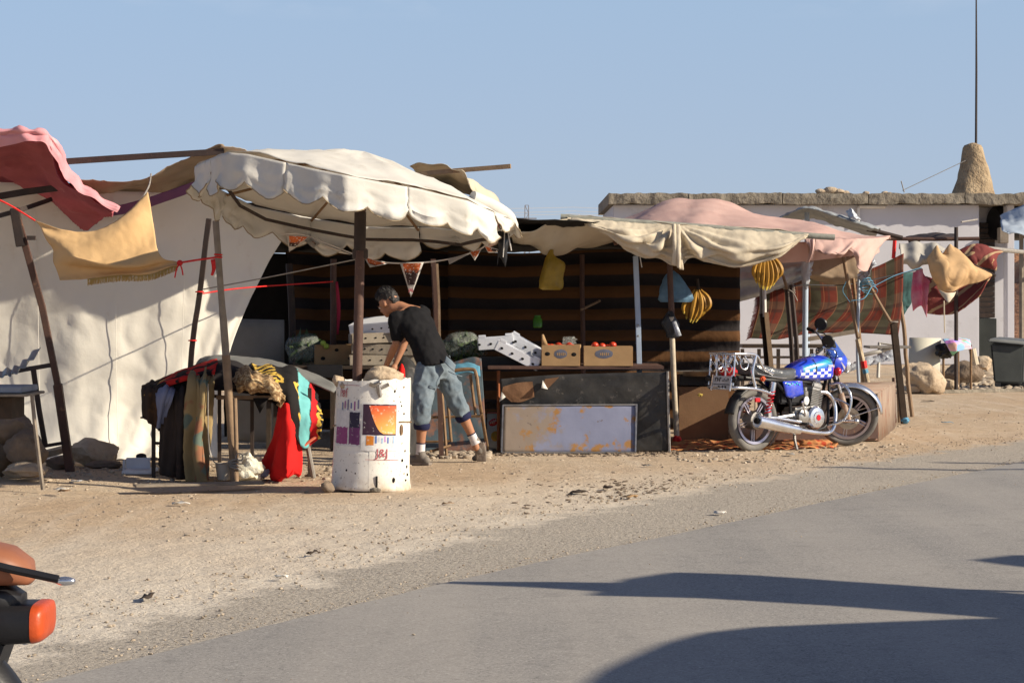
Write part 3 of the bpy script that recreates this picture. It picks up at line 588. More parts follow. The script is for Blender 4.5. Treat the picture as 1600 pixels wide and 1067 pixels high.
mk('grey_felt', cloth([[(300, 578, 20.05), (325, 556, 20.05), (400, 558, 20.05), (460, 573, 20.0), (520, 596, 19.9)], [(300, 580, 19.85), (330, 558, 19.85), (400, 560, 19.85), (465, 579, 19.8), (528, 603, 19.7)], [(310, 592, 19.6), (345, 580, 19.6), (405, 578, 19.6), (470, 591, 19.6), (522, 612, 19.5)]], 36, 20, .02, 3, 3), cloth_mat('grey_felt', (.20, .20, .19), (.13, .13, .125)), None, 'grey felt blanket spread over the back of the rug table', 'blanket', solid=.012, ang=180)
# base heap that the cloths lie on
mk('folded_blanket', cloth([[(240, 612, 19.8), (290, 587, 19.8), (350, 570, 19.8), (410, 580, 19.8), (460, 606, 19.8)], [(228, 610, 19.2), (285, 582, 19.3), (350, 563, 19.4), (405, 582, 19.3), (450, 612, 19.2)], [(224, 612, 18.6), (280, 588, 18.62), (350, 574, 18.7), (405, 602, 18.7), (446, 626, 18.7)], [(228, 616, 18.5), (285, 612, 18.5), (350, 608, 18.5), (405, 616, 18.6), (440, 636, 18.6)]], 44, 30, .025, 3, 9), cloth_mat('black_wool', (.03, .026, .026), (.018, .016, .018)), None, 'black wool blanket heaped over the rug table top', 'blanket', solid=.012, ang=180)
s = NT('patterned_blanket'); uvn = s.sep('UV'); U = s.math('ADD', uvn[0], s.math('MULTIPLY', s.math('SUBTRACT', s.noise(5, 3, co='UV'), .5), .16)); V = uvn[1]
blk = (.02, .018, .018); yel = (.66, .43, .08); tur = (.16, .46, .46); red = (.55, .022, .025)
flame = s.ramp(s.math('ABSOLUTE', s.math('SUBTRACT', s.math('FRACT', s.math('ADD', s.math('MULTIPLY', U, 2.6), s.math('MULTIPLY', s.noise(3.6, 2, co='UV'), 1.8))), .5)), .075, .105, (1, 1, 1, 1), (0, 0, 0, 1))
strp = s.math('MULTIPLY', s.ramp(s.math('FRACT', s.math('MULTIPLY', s.math('ADD', V, s.math('MULTIPLY', U, .5)), 13)), .5, .56), s.ramp(U, .26, .28, (1, 1, 1, 1), (0, 0, 0, 1)))
c = s.mix(s.math('MULTIPLY', flame, s.ramp(V, .3, .36)), blk, yel); c = s.mix(s.math('MULTIPLY', strp, s.ramp(V, .55, .6, (1, 1, 1, 1), (0, 0, 0, 1))), c, yel)
c = s.mix(s.math('MULTIPLY', s.ramp(U, .58, .6), s.ramp(U, .78, .8, (1, 1, 1, 1), (0, 0, 0, 1))), c, tur); c = s.mix(s.math('MULTIPLY', s.ramp(U, .80, .82), s.ramp(U, .93, .945, (1, 1, 1, 1), (0, 0, 0, 1))), c, red)
s.base(c, .95, 0, s.bump(s.noise(200, 2, co='UV'), .4, .004, s.bump(s.noise(12, 4), .5, .015)), .1); MT['eagle'] = s.mat
eb = mk('patterned_blanket', cloth([[(392, 566, 19.8), (432, 569, 19.85), (472, 583, 19.8), (498, 610, 19.7)], [(402, 576, 18.95), (438, 586, 18.95), (474, 602, 18.9), (500, 638, 18.8)], [(416, 597, 18.5), (444, 614, 18.46), (475, 638, 18.4), (502, 662, 18.4)], [(434, 640, 18.40), (454, 668, 18.36), (474, 700, 18.33), (500, 684, 18.38)]], 44, 44, .014, 3.2, 4, vf(.02, 9), uv='unit'), MT['eagle'], None, 'black blanket with yellow, turquoise and red pattern over the table corner', 'blanket', solid=.01, ang=180)
mk('piping', MB().tube(smooth_path(vv_((473, 698, 18.34), (486, 688, 18.36), (499, 679, 18.39)), 8), .012, 6), cloth_mat('orange_hem', (.62, .16, .1)), eb)
MT['redfelt'] = cloth_mat('red_felt', (.72, .02, .018), (.55, .014, .014))
mk('red_cloth', cloth([[(436, 630, 18.42), (444, 630, 18.38), (452, 634, 18.36), (456, 640, 18.42)], [(426, 668, 18.5), (441, 665, 18.32), (457, 665, 18.25), (463, 672, 18.42)], [(410, 705, 18.58), (436, 702, 18.42), (448, 695, 18.2), (472, 700, 18.38)], [(397, 733, 18.6), (428, 738, 18.45), (446, 744, 18.16), (474, 738, 18.32)], [(400, 738, 18.62), (430, 743, 18.5), (450, 748, 18.2), (468, 746, 18.34)]], 40, 40, .012, 4, 6, vf(.03, 8, 1)), MT['redfelt'], None, 'bright red felt cloth trailing from the table to the ground', 'cloth', solid=.012, ang=180)
s = NT('paisley'); v1 = s.voro(26); c = s.mix(s.ramp(v1.outputs['Distance'], .25, .5), (.42, .29, .15), (.22, .135, .07)); c = s.mix(s.ramp(s.noise(40, 4), .5, .62), c, (.55, .42, .25)); s.base(c, .95, 0, s.bump(s.noise(30, 4), .5, .01), .1); MT['paisley'] = s.mat
mk('paisley_cloth', cloth([[(360, 580, 18.9), (384, 573, 18.95), (415, 584, 18.9), (440, 604, 18.8)], [(362, 590, 18.4), (388, 582, 18.35), (418, 592, 18.35), (443, 610, 18.35)], [(366, 605, 18.28), (394, 600, 18.2), (424, 607, 18.22), (448, 622, 18.28)], [(372, 619, 18.34), (400, 612, 18.3), (430, 624, 18.24), (440, 640, 18.3)]], 40, 34, .035, 5, 7, vf(.02, 14)), MT['paisley'], None, 'crumpled brown paisley cloth on the front of the rug table', 'cloth', solid=.01, ang=180)
s = NT('olive_rug'); n1 = s.noise(2.6, 3); c = s.mix(s.ramp(n1, .35, .6), (.36, .26, .125), (.22, .17, .09)); c = s.mix(s.ramp(s.noise(3.4, 3, .5), .56, .6), c, (.28, .13, .075)); c = s.mix(s.ramp(s.noise(4.2, 2), .6, .64), c, (.13, .17, .14)); s.base(c, .95, 0, s.bump(s.noise(180, 2), .4, .004), .1); MT['olive'] = s.mat
mk('olive_rug', cloth([[(296, 604, 18.9), (308, 582, 18.9), (322, 576, 18.9), (334, 580, 18.9)], [(288, 614, 18.42), (302, 592, 18.3), (318, 598, 18.26), (332, 590, 18.42)], [(286, 660, 18.4), (300, 655, 18.26), (314, 650, 18.2), (327, 640, 18.38)], [(289, 710, 18.38), (300, 702, 18.3), (311, 698, 18.18), (325, 695, 18.32)], [(292, 745, 18.4), (304, 752, 18.3), (314, 754, 18.2), (326, 750, 18.32)]], 40, 50, .012, 4, 5, vf(.035, 15)), MT['olive'], None, 'olive brown patterned rug hanging to the ground in folds', 'rug', solid=.012, ang=180)
mk('dark_rug', cloth([[(243, 604, 18.7), (262, 600, 18.7), (280, 598, 18.7), (298, 600, 18.7)], [(246, 620, 18.45), (262, 618, 18.4), (280, 618, 18.38), (298, 616, 18.45)], [(246, 680, 18.45), (262, 680, 18.42), (278, 680, 18.35), (296, 680, 18.45)], [(244, 728, 18.5), (258, 742, 18.45), (276, 748, 18.4), (296, 746, 18.45)]], 36, 44, .016, 4, 11, vf(.025, 13)), cloth_mat('dark_brown_rug', (.055, .042, .036), (.03, .024, .022), ((.12, .065, .045), 4, .58)), None, 'dark brown rug hanging next to the olive rug', 'rug', solid=.012, ang=180)
mk('blue_grey_cloth', cloth([[(242, 600, 18.6), (262, 598, 18.6), (275, 600, 18.6)], [(241, 618, 18.38), (258, 612, 18.32), (272, 615, 18.34)], [(242, 645, 18.38), (252, 648, 18.34), (262, 640, 18.36)], [(244, 664, 18.4), (249, 668, 18.38), (255, 662, 18.4)]], 22, 30, .012, 5, 12, vf(.015, 9)), cloth_mat('blue_grey_cotton', (.22, .24, .34), (.15, .17, .25)), None, 'blue grey cotton cloth hanging off the rug table end', 'cloth', solid=.008, ang=180)
mk('patchwork_cloth', cloth([[(222, 603, 18.7), (235, 596, 18.9), (248, 596, 18.8)], [(219, 612, 18.5), (232, 607, 18.46), (246, 607, 18.44)], [(220, 650, 18.52), (234, 652, 18.48), (247, 664, 18.46)], [(222, 654, 18.52), (236, 662, 18.48), (248, 674, 18.46)]], 22, 26, .008, 5, 13, vf(.012, 8)), cloth_mat('black_brown_patchwork', (.03, .026, .022), (.07, .04, .025), ((.16, .08, .03), 5, .55)), None, 'black and brown patchwork cloth on the table corner by the sheet', 'cloth', solid=.01, ang=180)
s = NT('red_yellow_cloth'); sp = s.sep('UV'); f1 = s.math('ADD', sp[0], s.math('MULTIPLY', s.noise(5, 3), .35)); c = s.mix(s.ramp(f1, .32, .34), (.50, .33, .09), (.55, .03, .025)); c = s.mix(s.ramp(s.noise(7, 2), .49, .51), c, (.025, .02, .02)); s.base(c, .95, 0, s.bump(s.noise(200, 2), .3, .003), .1)
mk('red_yellow_cloth', cloth([[(240, 600, 19.7), (270, 585, 19.7), (305, 570, 19.7), (338, 560, 19.7)], [(228, 602, 19.0), (266, 585, 19.0), (303, 572, 19.0), (340, 564, 19.0)], [(224, 612, 18.5), (262, 594, 18.5), (300, 583, 18.5), (336, 575, 18.55)], [(226, 622, 18.45), (262, 604, 18.45), (300, 592, 18.45), (336, 584, 18.5)]], 30, 16, .02, 4, 14), s.mat, None, 'red and ochre cloth spread along the top of the rug table', 'cloth', solid=.008, ang=180)
tri = MB().add([P(395, 622, 18.42), P(420, 622, 18.42), P(406, 646, 18.42)], [[0, 1, 2]])
mk('black_pennant', tri, MT['blacktarp'], None, 'small black pennant under the paisley cloth', 'pennant', solid=.003)
# bits round the foot of the pole
mk('plastic_bowl', MB().lathe([(.05, 0), (.062, .005), (.082, .13), (.09, .135), (.076, .13), (.056, .012), (.01, .012)], 20, Matrix.Translation(G(352, 750)+Vector((0, 0, .0)))), M('clear_grey_plastic', (.50, .46, .40), .3, (.4, .36, .3), 6, .1), None, 'grey plastic bowl at the foot of the wooden pole', 'bowl')
mk('white_bag', MB().rock(G(388, 750)+Vector((0, 0, .08)), (.13, .1, .12), 17, 4, 5, .35), M('crumpled_white_bag', (.74, .72, .62), .6, (.62, .58, .42), 6, 1, 14, bd=.03), None, 'crumpled white bag lying by the pole lashing', 'bag')
mk('foil_ball', MB().rock(G(410, 748)+Vector((0, 0, .045)), (.055, .05, .05), 18, 3, 14, .3), MT['silver'], None, 'crumpled silver wrapper beside the red cloth', 'wrapper')
mk('black_scrap', MB().rock(G(398, 746)+Vector((0, 0, .05)), (.05, .04, .06), 19, 3, 14, .4), MT['black'], None, 'black crumpled scrap leaning on the white bag', 'scrap')
mk('flat_board', MB().bar(G(210, 762)+Vector((0, 0, .016)), G(410, 757)+Vector((0, 0, .016)), .16, .018), MT['woodgrey'], None, 'thin grey board lying flat in front of the rug table', 'board', bevel=.003)
cr = thing('foam_crate', 'broken white crate on the ground beside the table leg', 'crate', G(217, 742))
mk('side', MB().box(P(216, 727, 19.2)+Vector((0, 0, .0)), (.2, .02, .13)), MT['foam'], cr, bevel=.004)
mk('side', MB().box(P(198, 728, 19.4), (.02, .3, .12)), MT['foam'], cr, bevel=.004)
mk('floor', MB().box(Vector((P(216, 0, 19).x, 19.1, .02)), (.24, .4, .03)), MT['foam'], cr, bevel=.004)
mk('black_lump', MB().rock(P(221, 715, 19.25), (.05, .05, .04), 23, 3), MT['black'], None, 'small black lump sitting on the broken white crate', 'lump')
# stones along the left
for i, (px, py, r, Y, mt, lab) in enumerate([(149, 706, (.22, .2, .125), 19.9, 'rock', 'big tan boulder lying against the white tent sheet'), (92, 733, (.13, .12, .075), 19.5, 'rockdark', 'brown stone wedged at the foot of the leaning frame post'),
        (20, 668, (.19, .17, .14), 18.6, 'rockdark', 'upper brown rock piled under the left table'), (40, 702, (.18, .2, .17), 18.5, 'rockdark', 'round brown rock under the left table beside its leg'), (-5, 705, (.2, .2, .2), 18.7, 'rockdark', 'brown rock at the back of the pile under the left table'),
        (35, 735, (.2, .16, .07), 18.3, 'rock', 'flat pale stone at the bottom of the rock pile'), (165, 726, (.16, .1, .04), 19.6, 'rockdark', 'low dark slab in front of the tan boulder')]):
    q = P(px, py, Y); q.z = max(q.z, r[2]*.75); mk('rock', MB().rock(q, r, 60+i, 4, 9, .14), MT[mt], None, lab, 'rock', ang=50)
mk('plank', MB().bar(G(0, 748)+Vector((0, .3, .1)), G(98, 728)+Vector((0, .25, .14)), .1, .05), MT['woodgrey'], None, 'grey plank propped across the stones at the left frame', 'plank', bevel=.006)
lt = thing('side_table', 'grey side table with a folded slab at the rock pile', 'table', G(30, 765))
mk('table_top', MB().box(P(0, 615, 17.7), (.55, .7, .02)), MT['woodgrey'], lt, bevel=.004)
mk('slab', MB().box(P(0, 607, 17.7), (.46, .6, .045)), M('blue_grey_slab', (.30, .32, .36), .7), lt, bevel=.006)
for a, b in (((50, 617, 17.4), (67, 765)), ((50, 617, 18.1), (62, 742))): mk('leg', MB().tube([P(*a), P(54, 660, a[2]), G(*b)], .017, 6), MT['woodgrey'], lt)
mk('apron', MB().box(P(8, 636, 17.7), (.2, .45, .16)), MT['wooddark'], lt)
mk('corrugated_sheet', cloth([[(-60, 583, 18.3), (0, 578, 18.3), (30, 570, 18.3), (62, 541, 18.3)], [(-60, 595, 18.0), (0, 588, 18.0), (25, 582, 18.0), (52, 558, 18.0)]], 40, 10, .004, 3, 2, lambda u, v: .014*sin(u*40)), M('galvanised_sheet', (.45, .45, .42), .5, (.3, .3, .28), 6, .2, 40, .3), None, 'bent corrugated sheet lying on the frame rail', 'sheet', solid=.006)
# ================================================================== UMBRELLA AND DRUM
UC = P(563, 300, 17.5); UC.z = 0
um = thing('market_umbrella', 'big cream market umbrella with scalloped valance planted in the white drum', 'umbrella', (UC.x, UC.y, .6))
nseg = 8; apex = Vector((UC.x+.03, 17.5, P(0, 237, 17.5).z))
# rim corners: (angle deg, radius, height of the rim)
def rim(a):
    r_ = 1.19/cos(((a/(2*pi)*nseg) % 1-.5)*2*pi/nseg)*cos(pi/nseg)
    x, y = cos(a)*r_*1.02, sin(a)*r_
    h = 2.20-.115*x-.12*y+.03*sin(2*a+1)
    if x > .5: h -= .10*(x-.5)
    if x < 0 and y < .3: h += .085*min(1, -x*1.4)
    return Vector((UC.x+x-.03, 17.5+y, h))
A0 = R(22.5+180); na = 96
def top_pt(a, t):
    e = rim(a); p = apex.lerp(e, t); k = (a-A0)/(2*pi)*nseg; f = abs((k % 1)-.5)*2     # 1 at ribs, 0 mid panel
    p.z -= .05*t*(1-t)*4*(1-f)*.55; p.z += .055*t*(1-t)*2
    p.z += (.014*mnoise.fractal(Vector((p.x*3, p.y*3, 4)), 1, 2, 3)+.014*(1-abs(mnoise.noise(Vector((p.x*3.4, p.y*3.4, 9)))))**6)*min(1, t*3)
    return p
mb = MB(); mb.grid([[top_pt(A0+2*pi*i/na, j/22) for i in range(na+1)] for j in range(23)])
for p in mb.v: pass
mk('canopy', mb, MT['umbcream'], um, solid=.004, ang=60)
for k in range(nseg):          # one valance panel per side, three scallops each
    mb = MB(); g = []; n = 36; dmax = [.27, .26, .25, .11, .16, .26, .25, .25][k]
    for j in range(13):
        v = j/12; row = []
        for i in range(n+1):
            u = i/n; a = A0+2*pi*(k+u)/nseg; e = rim(a); out = Vector((cos(a), sin(a), 0)); sc_l = abs(sin(pi*3*u))**.75
            d = (dmax-.065+.065*sc_l)*v
            d += v*.045*mnoise.noise(Vector((u*4+k*3, k, 0))); rg = 1-abs(mnoise.noise(Vector((e.x*4, e.y*4, v*2.5+k)))); w_ = .02*sin(u*21+k*2)*v+.045*mnoise.fractal(Vector((e.x*2.6, e.y*2.6, v*1.2+k)), 1, 2, 3)*v+.03*rg**5*v+.012*sin(u*75+k)*max(0, v-.55)
            row.append(e+out*(.012+.015*v+w_)-Vector((0, 0, d+.006)))
        g.append(row)
    vp = mk('valance', mb.grid(g), MT['umbcream'], um, solid=.004, ang=60)
    mk('hem', MB().tube(g[-1], .0045, 5), M('dark_hem', (.36, .28, .18), .9) if k == 0 else bpy.data.materials['dark_hem'], vp)
for k in range(nseg):
    a = A0+2*pi*k/nseg; mk('rib', MB().tube([apex-Vector((0, 0, .06)), apex.lerp(rim(a), .5)-Vector((0, 0, .045)), rim(a)-Vector((0, 0, .03))], .011, 6), MT['rusttan'], um)
rb = MB(); rb.tube([rim(A0+2*pi*i/32)*.9+Vector((UC.x, 17.5, rim(A0+2*pi*i/32).z-.12))*.1-Vector((0, 0, .10)) for i in range(32)], .014, 6, closed=True)
mk('rim_band', rb, MT['rustdark'], um)
pt_ = P(564, 330, 17.45); pb_ = P(558, 597, 17.45); dr_ = (pb_-pt_).normalized()
mk('pole', MB().tube([apex-Vector((0, 0, .05)), pt_, pb_, pb_+dr_*.5], .037, 12), MT['rustbrown'], um)
mk('pole_sleeve', MB().tube([P(563, 332, 17.45), P(562, 392, 17.45)], .046, 12), MT['rustdark'], um)
mk('runner', MB().lathe([(.05, 0), (.06, .01), (.06, .07), (.05, .08)], 14, Matrix.Translation((UC.x, 17.48, 1.74))), MT['rustdark'], um)
# rolled end of the rim at the side
rl = MB(); rl.tube(smooth_path(vv_((738, 308, 17.2), (770, 322, 17.3), (793, 338, 17.4), (800, 352, 17.5)), 12), .05, 10)
mk('rolled_edge', rl, MT['umbcream'], um)
# the drum
DR = .295; DH = .83; DC = Vector((P(579, 0, 17.5).x, 17.5, 0))
DM = Matrix.Translation(DC) @ Matrix.Rotation(R(1.6), 4, 'Y') @ Matrix.Rotation(R(-.4), 4, 'X')
s = NT('white_drum_paint'); rustn = s.ramp(s.noise(16, 7, .7), .63, .69); c = s.mix(s.ramp(s.noise(3, 6), .3, .7), (.80, .78, .73), (.70, .67, .60)); sp = s.sep('Object')
low = s.n('ShaderNodeMapRange'); s.l(sp[2], low.inputs[0]); low.inputs[1].default_value = .14; low.inputs[2].default_value = 0.0; c = s.mix(s.math('MULTIPLY', low.outputs[0], s.ramp(s.noise(9, 5), .35, .65)), c, (.45, .36, .25))
c = s.mix(rustn, c, (.16, .10, .065)); c = s.mix(s.math('MULTIPLY', s.ramp(s.noise(45, 4, .7), .6, .68), .8), c, (.25, .2, .16))
s.base(c, .45, 0, s.bump(s.noise(4, 4), .35, .02, s.bump(rustn, -.4, .004)), .4); MT['drum'] = s.mat
dm = thing('oil_drum', 'dented white oil drum with drink stickers holding the umbrella', 'drum', DC)
def dpt(a, z, r=DR):   # a: degrees from the camera-facing side, to the right positive
    k = 1+.012*mnoise.noise(Vector((a*.04, z*5, 3)))+(.012 if z < .1 else 0)
    return DM @ Vector((sin(R(a))*r*k*(1.0-.045*(z/DH)), -cos(R(a))*r*k*(1.0-.045*(z/DH)), z))
def top_z(a): return DH+.010*mnoise.noise(Vector((a*.09, 0, 0)))-.025*max(0, mnoise.noise(Vector((a*.05, 9, 0))))+.018*sin(R(a))
rows = []; zl = [0, .012, .03, .06, .16, .24, .262, .275, .285, .30, .38, .46, .50, .522, .535, .545, .57, .66, .74, .79, .815]
rr = {.012: .007, .03: .005, .275: .0022, .535: .0022}
body = [[dpt(a, z, DR+rr.get(z, 0)) for a in range(0, 361, 4)] for z in zl]+[[dpt(a, top_z(a)) for a in range(0, 361, 4)]]
inner = [[dpt(a, top_z(a), DR-.012) for a in range(0, 361, 4)], [dpt(a, .70, DR-.012) for a in range(0, 361, 4)], [dpt(a, .69, .05) for a in range(0, 361, 4)]]
mb = MB(); mb.grid(body+inner, uv=False); mk('body', mb, MT['drum'], dm, ang=50)
mk('fill', MB().lathe([(.001, .708), (.15, .715), (DR-.02, .70)], 24, DM, cap=False), MT['sand'], dm)
def dpatch(a0, a1, z0, z1, off=.0035, n=10, m=6, jag=0, seed=0):
    g = []
    for j in range(m+1):
        row = []
        for i in range(n+1):
            a = lerp(a0, a1, i/n); z = lerp(z0, z1, j/m)
            if jag and (i in (0, n) or j in (0, m)): q = mnoise.noise(Vector((a*.35+seed, z*30, seed))); a += jag*60*q*(1 if i in (0, n) else 0); z += jag*q*(1 if j in (0, m) else 0)
            row.append(dpt(a, z, DR+off+rr_at(z)))
        g.append(row)
    return MB().grid(g)
def rr_at(z): return .0
def stick(name, col, parent, *a, **k):
    k.setdefault('m', 10)
    return stick_(name, col, parent, *a, **k)
def stick_(name, col, parent, *a, **k): return mk(name, dpatch(*a, **k), M(name+'_print', col, .45, k3(col, .8), 40, .1, 200, 0, ((.66, .63, .60), 30, .62)), parent)
st2 = stick('sticker', (.74, .72, .70), dm, -13, 45, .30, .66, off=.0035, jag=.006, seed=2)
stick('dark_print', (.045, .02, .04), st2, -11, 41, .42, .65, off=.0045, jag=.004, seed=5)
g = []
for j in range(13):       # the glass of orange drink: a bowl-shaped segment
    v = j/12; z = lerp(.43, .64, v); l = lerp(20, -2, v**.55); g.append([dpt(lerp(l, 40, i/10), z, DR+.0058+rr_at(z)) for i in range(11)])
s = NT('orange_drink_print'); sp = s.sep('UV'); c = s.mix(s.ramp(sp[1], .02, .2), (.82, .42, .10), (.72, .10, .03)); c = s.mix(s.ramp(s.noise(26, 4), .56, .66), c, (.80, .55, .40)); s.base(c, .45, 0, None, .4)
mk('drink_print', MB().grid(g), s.mat, st2)
stick('bottle_print', (.65, .22, .03), st2, -5, 6, .345, .415, off=.0048, jag=.003)
for k in range(7): stick('letter_print' if k else 'letter_print', ((.12, .2, .5), (.6, .62, .68), (.35, .5, .7), (.55, .3, .6))[k % 4], st2, 8+k*4.6, 10.5+k*4.6, .36+.01*(k % 2), .415-.008*(k % 3), off=.0048, n=3, m=2)
st1 = stick('sticker', (.70, .68, .68), dm, -66, -14, .33, .60, off=.0025, jag=.01, seed=7)
stick('purple_print', (.30, .06, .20), st1, -63, -36, .345, .47, off=.0042, jag=.012, seed=3)
stick('purple_print', (.17, .04, .15), st1, -33, -15, .345, .50, off=.0042, jag=.012, seed=9)
stick('dark_print', (.03, .022, .05), st1, -33, -16, .47, .585, off=.0043, jag=.006, seed=4)
for k in range(6): stick('letter_print', ((.18, .2, .4), (.35, .12, .3), (.2, .18, .3))[k % 3], st1, -50+k*6, -47.5+k*6, .60+.012*(k % 2), .655+.012*(k % 3), off=.004, n=2, m=3)
def dtext(txt, a0, z0, size, ang=0, parent=None):
    v, f = text_geo(txt, size, .0006); mb = MB()
    ca, sa = cos(R(ang)), sin(R(ang)); vs_ = []
    for p in v:
        x, y = p.x*ca-p.y*sa, p.x*sa+p.y*ca; vs_.append(dpt(a0+math.degrees(x/DR), z0+y, DR+.0065))
    mb.add(vs_, f)
    return mk('lettering', mb, M('red_print', (.50, .12, .14), .5) if 'red_print' not in bpy.data.materials else bpy.data.materials['red_print'], parent)
dtext('J&J', 19, .30-.015, .085, 0, dm); dtext('J&J', -47, .725, .075, 178, dm)
for a0, a1, z in ((-6, 48, .235), (-62, -18, .785)): mk('red_line', dpatch(a0, a1, z, z+.003, off=.005, n=10, m=1), bpy.data.materials['red_print'], dm)
mk('wire_band', MB().tube([dpt(a, .49+.03*sin(R(a+40)), DR+.008) for a in range(47, 296, 8)], .005, 5), MT['rusttan'], dm)
for a, z, r_ in ((38, .75, .012), (48, .71, .009), (52, .64, .011), (45, .60, .008), (58, .58, .012), (50, .67, .007), (55, .23, .017), (62, .30, .01), (60, .13, .011), (70, .12, .016), (68, .18, .012), (38, .085, .02), (-35, .15, .012), (-20, .13, .009), (-60, .13, .01), (64, .08, .012)):
    c0 = dpt(a, z, DR+.004+rr_at(z)); mk('rust_hole', MB().ball(c0, (r_*.62, r_*.35, r_*(.5+.3*(int(a*7) % 3))), 1), MT['hole'], dm)
sl = [dpt(52+1.5*sin(t), .46+.035*cos(t), DR+.006) for t in [2*pi*i/14 for i in range(14)]]
mk('slot_rim', MB().tube(sl, .007, 5, closed=True), MT['rusttan'], dm); mk('slot', MB().ball(dpt(52, .46, DR+.001), (.008, .006, .032), 2), MT['hole'], dm)
mk('split', MB().box(dpt(12, .06, DR+.004), (.012, .012, .11)), MT['hole'], dm); mk('bung', MB().ball(dpt(10, .012, DR+.01), (.045, .012, .02), 2), MT['concrete'], dm)
br = MB(); br.tube([dpt(-2, .80, DR+.008), dpt(4, .79, DR+.014), dpt(9, .80, DR+.014), dpt(14, .775, DR+.014), dpt(26, .80, DR+.01)], .016, 6); br.tube([dpt(11, .80, DR+.012), dpt(12, .74, DR+.012), dpt(14, .705, DR+.01)], [.022, .019, .013], 6); br.ball(dpt(12, .815, DR+.012), .018, 2)
mk('bracket', br, MT['steel'], dm)
mk('rock', MB().rock(P(597, 588, 17.42), (.175, .16, .10), 71, 4, 11, .16), MT['rock'], None, 'big pale limestone chunk heaped on top of the drum', 'rock', ang=50)
mk('rock', MB().rock(P(530, 596, 17.45), (.06, .07, .05), 72, 3, 9, .16, rotm(20, 30).to_3x3()), MT['rock'], None, 'small pointed stone on the drum beside the umbrella pole', 'rock', ang=50)
mk('rock', MB().rock(P(543, 602, 17.35), (.06, .06, .035), 73, 3, 9, .16), MT['rock'], None, 'flat stone chip wedged between drum rim and pole', 'rock', ang=50)
mk('rock', MB().rock(G(521, 768)+Vector((-.05, .05, .03)), (.06, .06, .05), 74, 3, 9, .16), MT['rockdark'], None, 'fist sized brown stone lying against the drum foot', 'rock', ang=50)
# ================================================================== PENNANTS
pn = thing('pennant_string', 'string of orange and white drink pennants under the umbrella rim', 'pennants', P(620, 400, 18.4))
cpts = vv_((436, 366, 18.3), (470, 366, 18.4), (500, 376, 18.5), (560, 400, 18.6), (600, 410, 18.6), (650, 411, 18.6), (690, 407, 18.5), (728, 398, 18.3), (760, 382, 18.0), (775, 345, 17.6))
mk('cord', MB().tube(smooth_path(cpts, 60), .006, 5), M('white_tape', (.68, .64, .6)), pn)
MT['penw'] = cloth_mat('white_pennant', (.72, .68, .64), None, None, .2)
s = NT('pennant_print'); sp = s.sep('UV'); c = s.mix(s.ramp(s.math('ADD', sp[1], s.math('MULTIPLY', s.noise(30, 2), .08)), .09, .115), s.mix(s.noise(26, 3), (.35, .04, .03), (.75, .22, .05)), (.05, .03, .03)); c = s.mix(s.ramp(s.noise(60, 2), .6, .64), c, (.7, .66, .62)); s.base(c, .6, 0, None, .2); MT['penp'] = s.mat
def pennant(a, b, tip, seed, two=True, txt=False):
    a, b, tip = P(*a), P(*b), P(*tip); g = []; n = 8
    for j in range(n+1):
        t = j/n; l = a.lerp(tip, t); r_ = b.lerp(tip, t); g.append([l.lerp(r_, i/6)+Vector((0, 1, 0))*.02*mnoise.noise(Vector((i*.4+seed, j*.35, seed))) for i in range(7)])
    w_ = mk('pennant', MB().grid(g), MT['penw'], pn, solid=.002)
    for sg in (-1, 1):
        g2 = []
        for j in range(n):
            t = j/n*.72+.02; l = a.lerp(tip, t); r_ = b.lerp(tip, t); m_ = (l+r_)/2; k = .80
            g2.append([(m_+(l-m_)*k).lerp(m_+(r_-m_)*k, i/6)+Vector((0, sg*.004, 0))+Vector((0, 1, 0))*.02*mnoise.noise(Vector((i*.4*.8+.3+seed, t*n*.35, seed))) for i in range(7)])
        mk('print', MB().grid(g2), MT['penp'], w_)
    if txt:
        v, f = text_geo('J&J', .034, .001); c0 = a.lerp(b, .5).lerp(tip, .80); mk('lettering', MB().add([c0+Vector((p.x, -.022, p.y)) for p in v], f), bpy.data.materials['red_print'], w_)
pennant((625, 411, 18.6), (662, 410, 18.55), (642, 464, 18.6), 1, txt=True)
pennant((448, 368, 18.35), (485, 370, 18.45), (452, 394, 18.5), 2); pennant((470, 372, 18.6), (502, 380, 18.6), (490, 388, 18.3), 3); pennant((505, 382, 18.5), (548, 398, 18.6), (506, 392, 18.9), 4)
pennant((569, 402, 18.6), (606, 412, 18.6), (578, 418, 18.5), 5); pennant((700, 406, 18.5), (735, 396, 18.3), (702, 413, 18.1), 6); pennant((757, 384, 18.0), (763, 395, 18.0), (792, 394, 17.8), 7); pennant((772, 338, 17.6), (776, 352, 17.6), (787, 366, 17.6), 8); pennant((733, 394, 18.2), (752, 390, 18.1), (742, 407, 18.1), 9)
hb = thing('black_bag_strip', 'black plastic strip dangling from the umbrella rim', 'plastic strip', P(790, 420, 17.6))
mk('strip', cloth([[(777, 362, 17.6), (786, 360, 17.6), (797, 366, 17.6)], [(778, 385, 17.6), (786, 380, 17.55), (794, 388, 17.6)], [(777, 415, 17.6), (781, 402, 17.6), (790, 418, 17.6)]], 10, 14, .02, 6, 3), MT['black'], hb, solid=.003)
mk('string', MB().tube(vv_((789, 335, 17.55), (788, 375, 17.55), (786, 402, 17.55)), .004, 5), MT['penw'], hb)
mk('string', MB().tube(smooth_path(vv_((791, 340, 17.5), (795, 370, 17.5), (799, 392, 17.5)), 8), .005, 5), MT['penw'], hb)
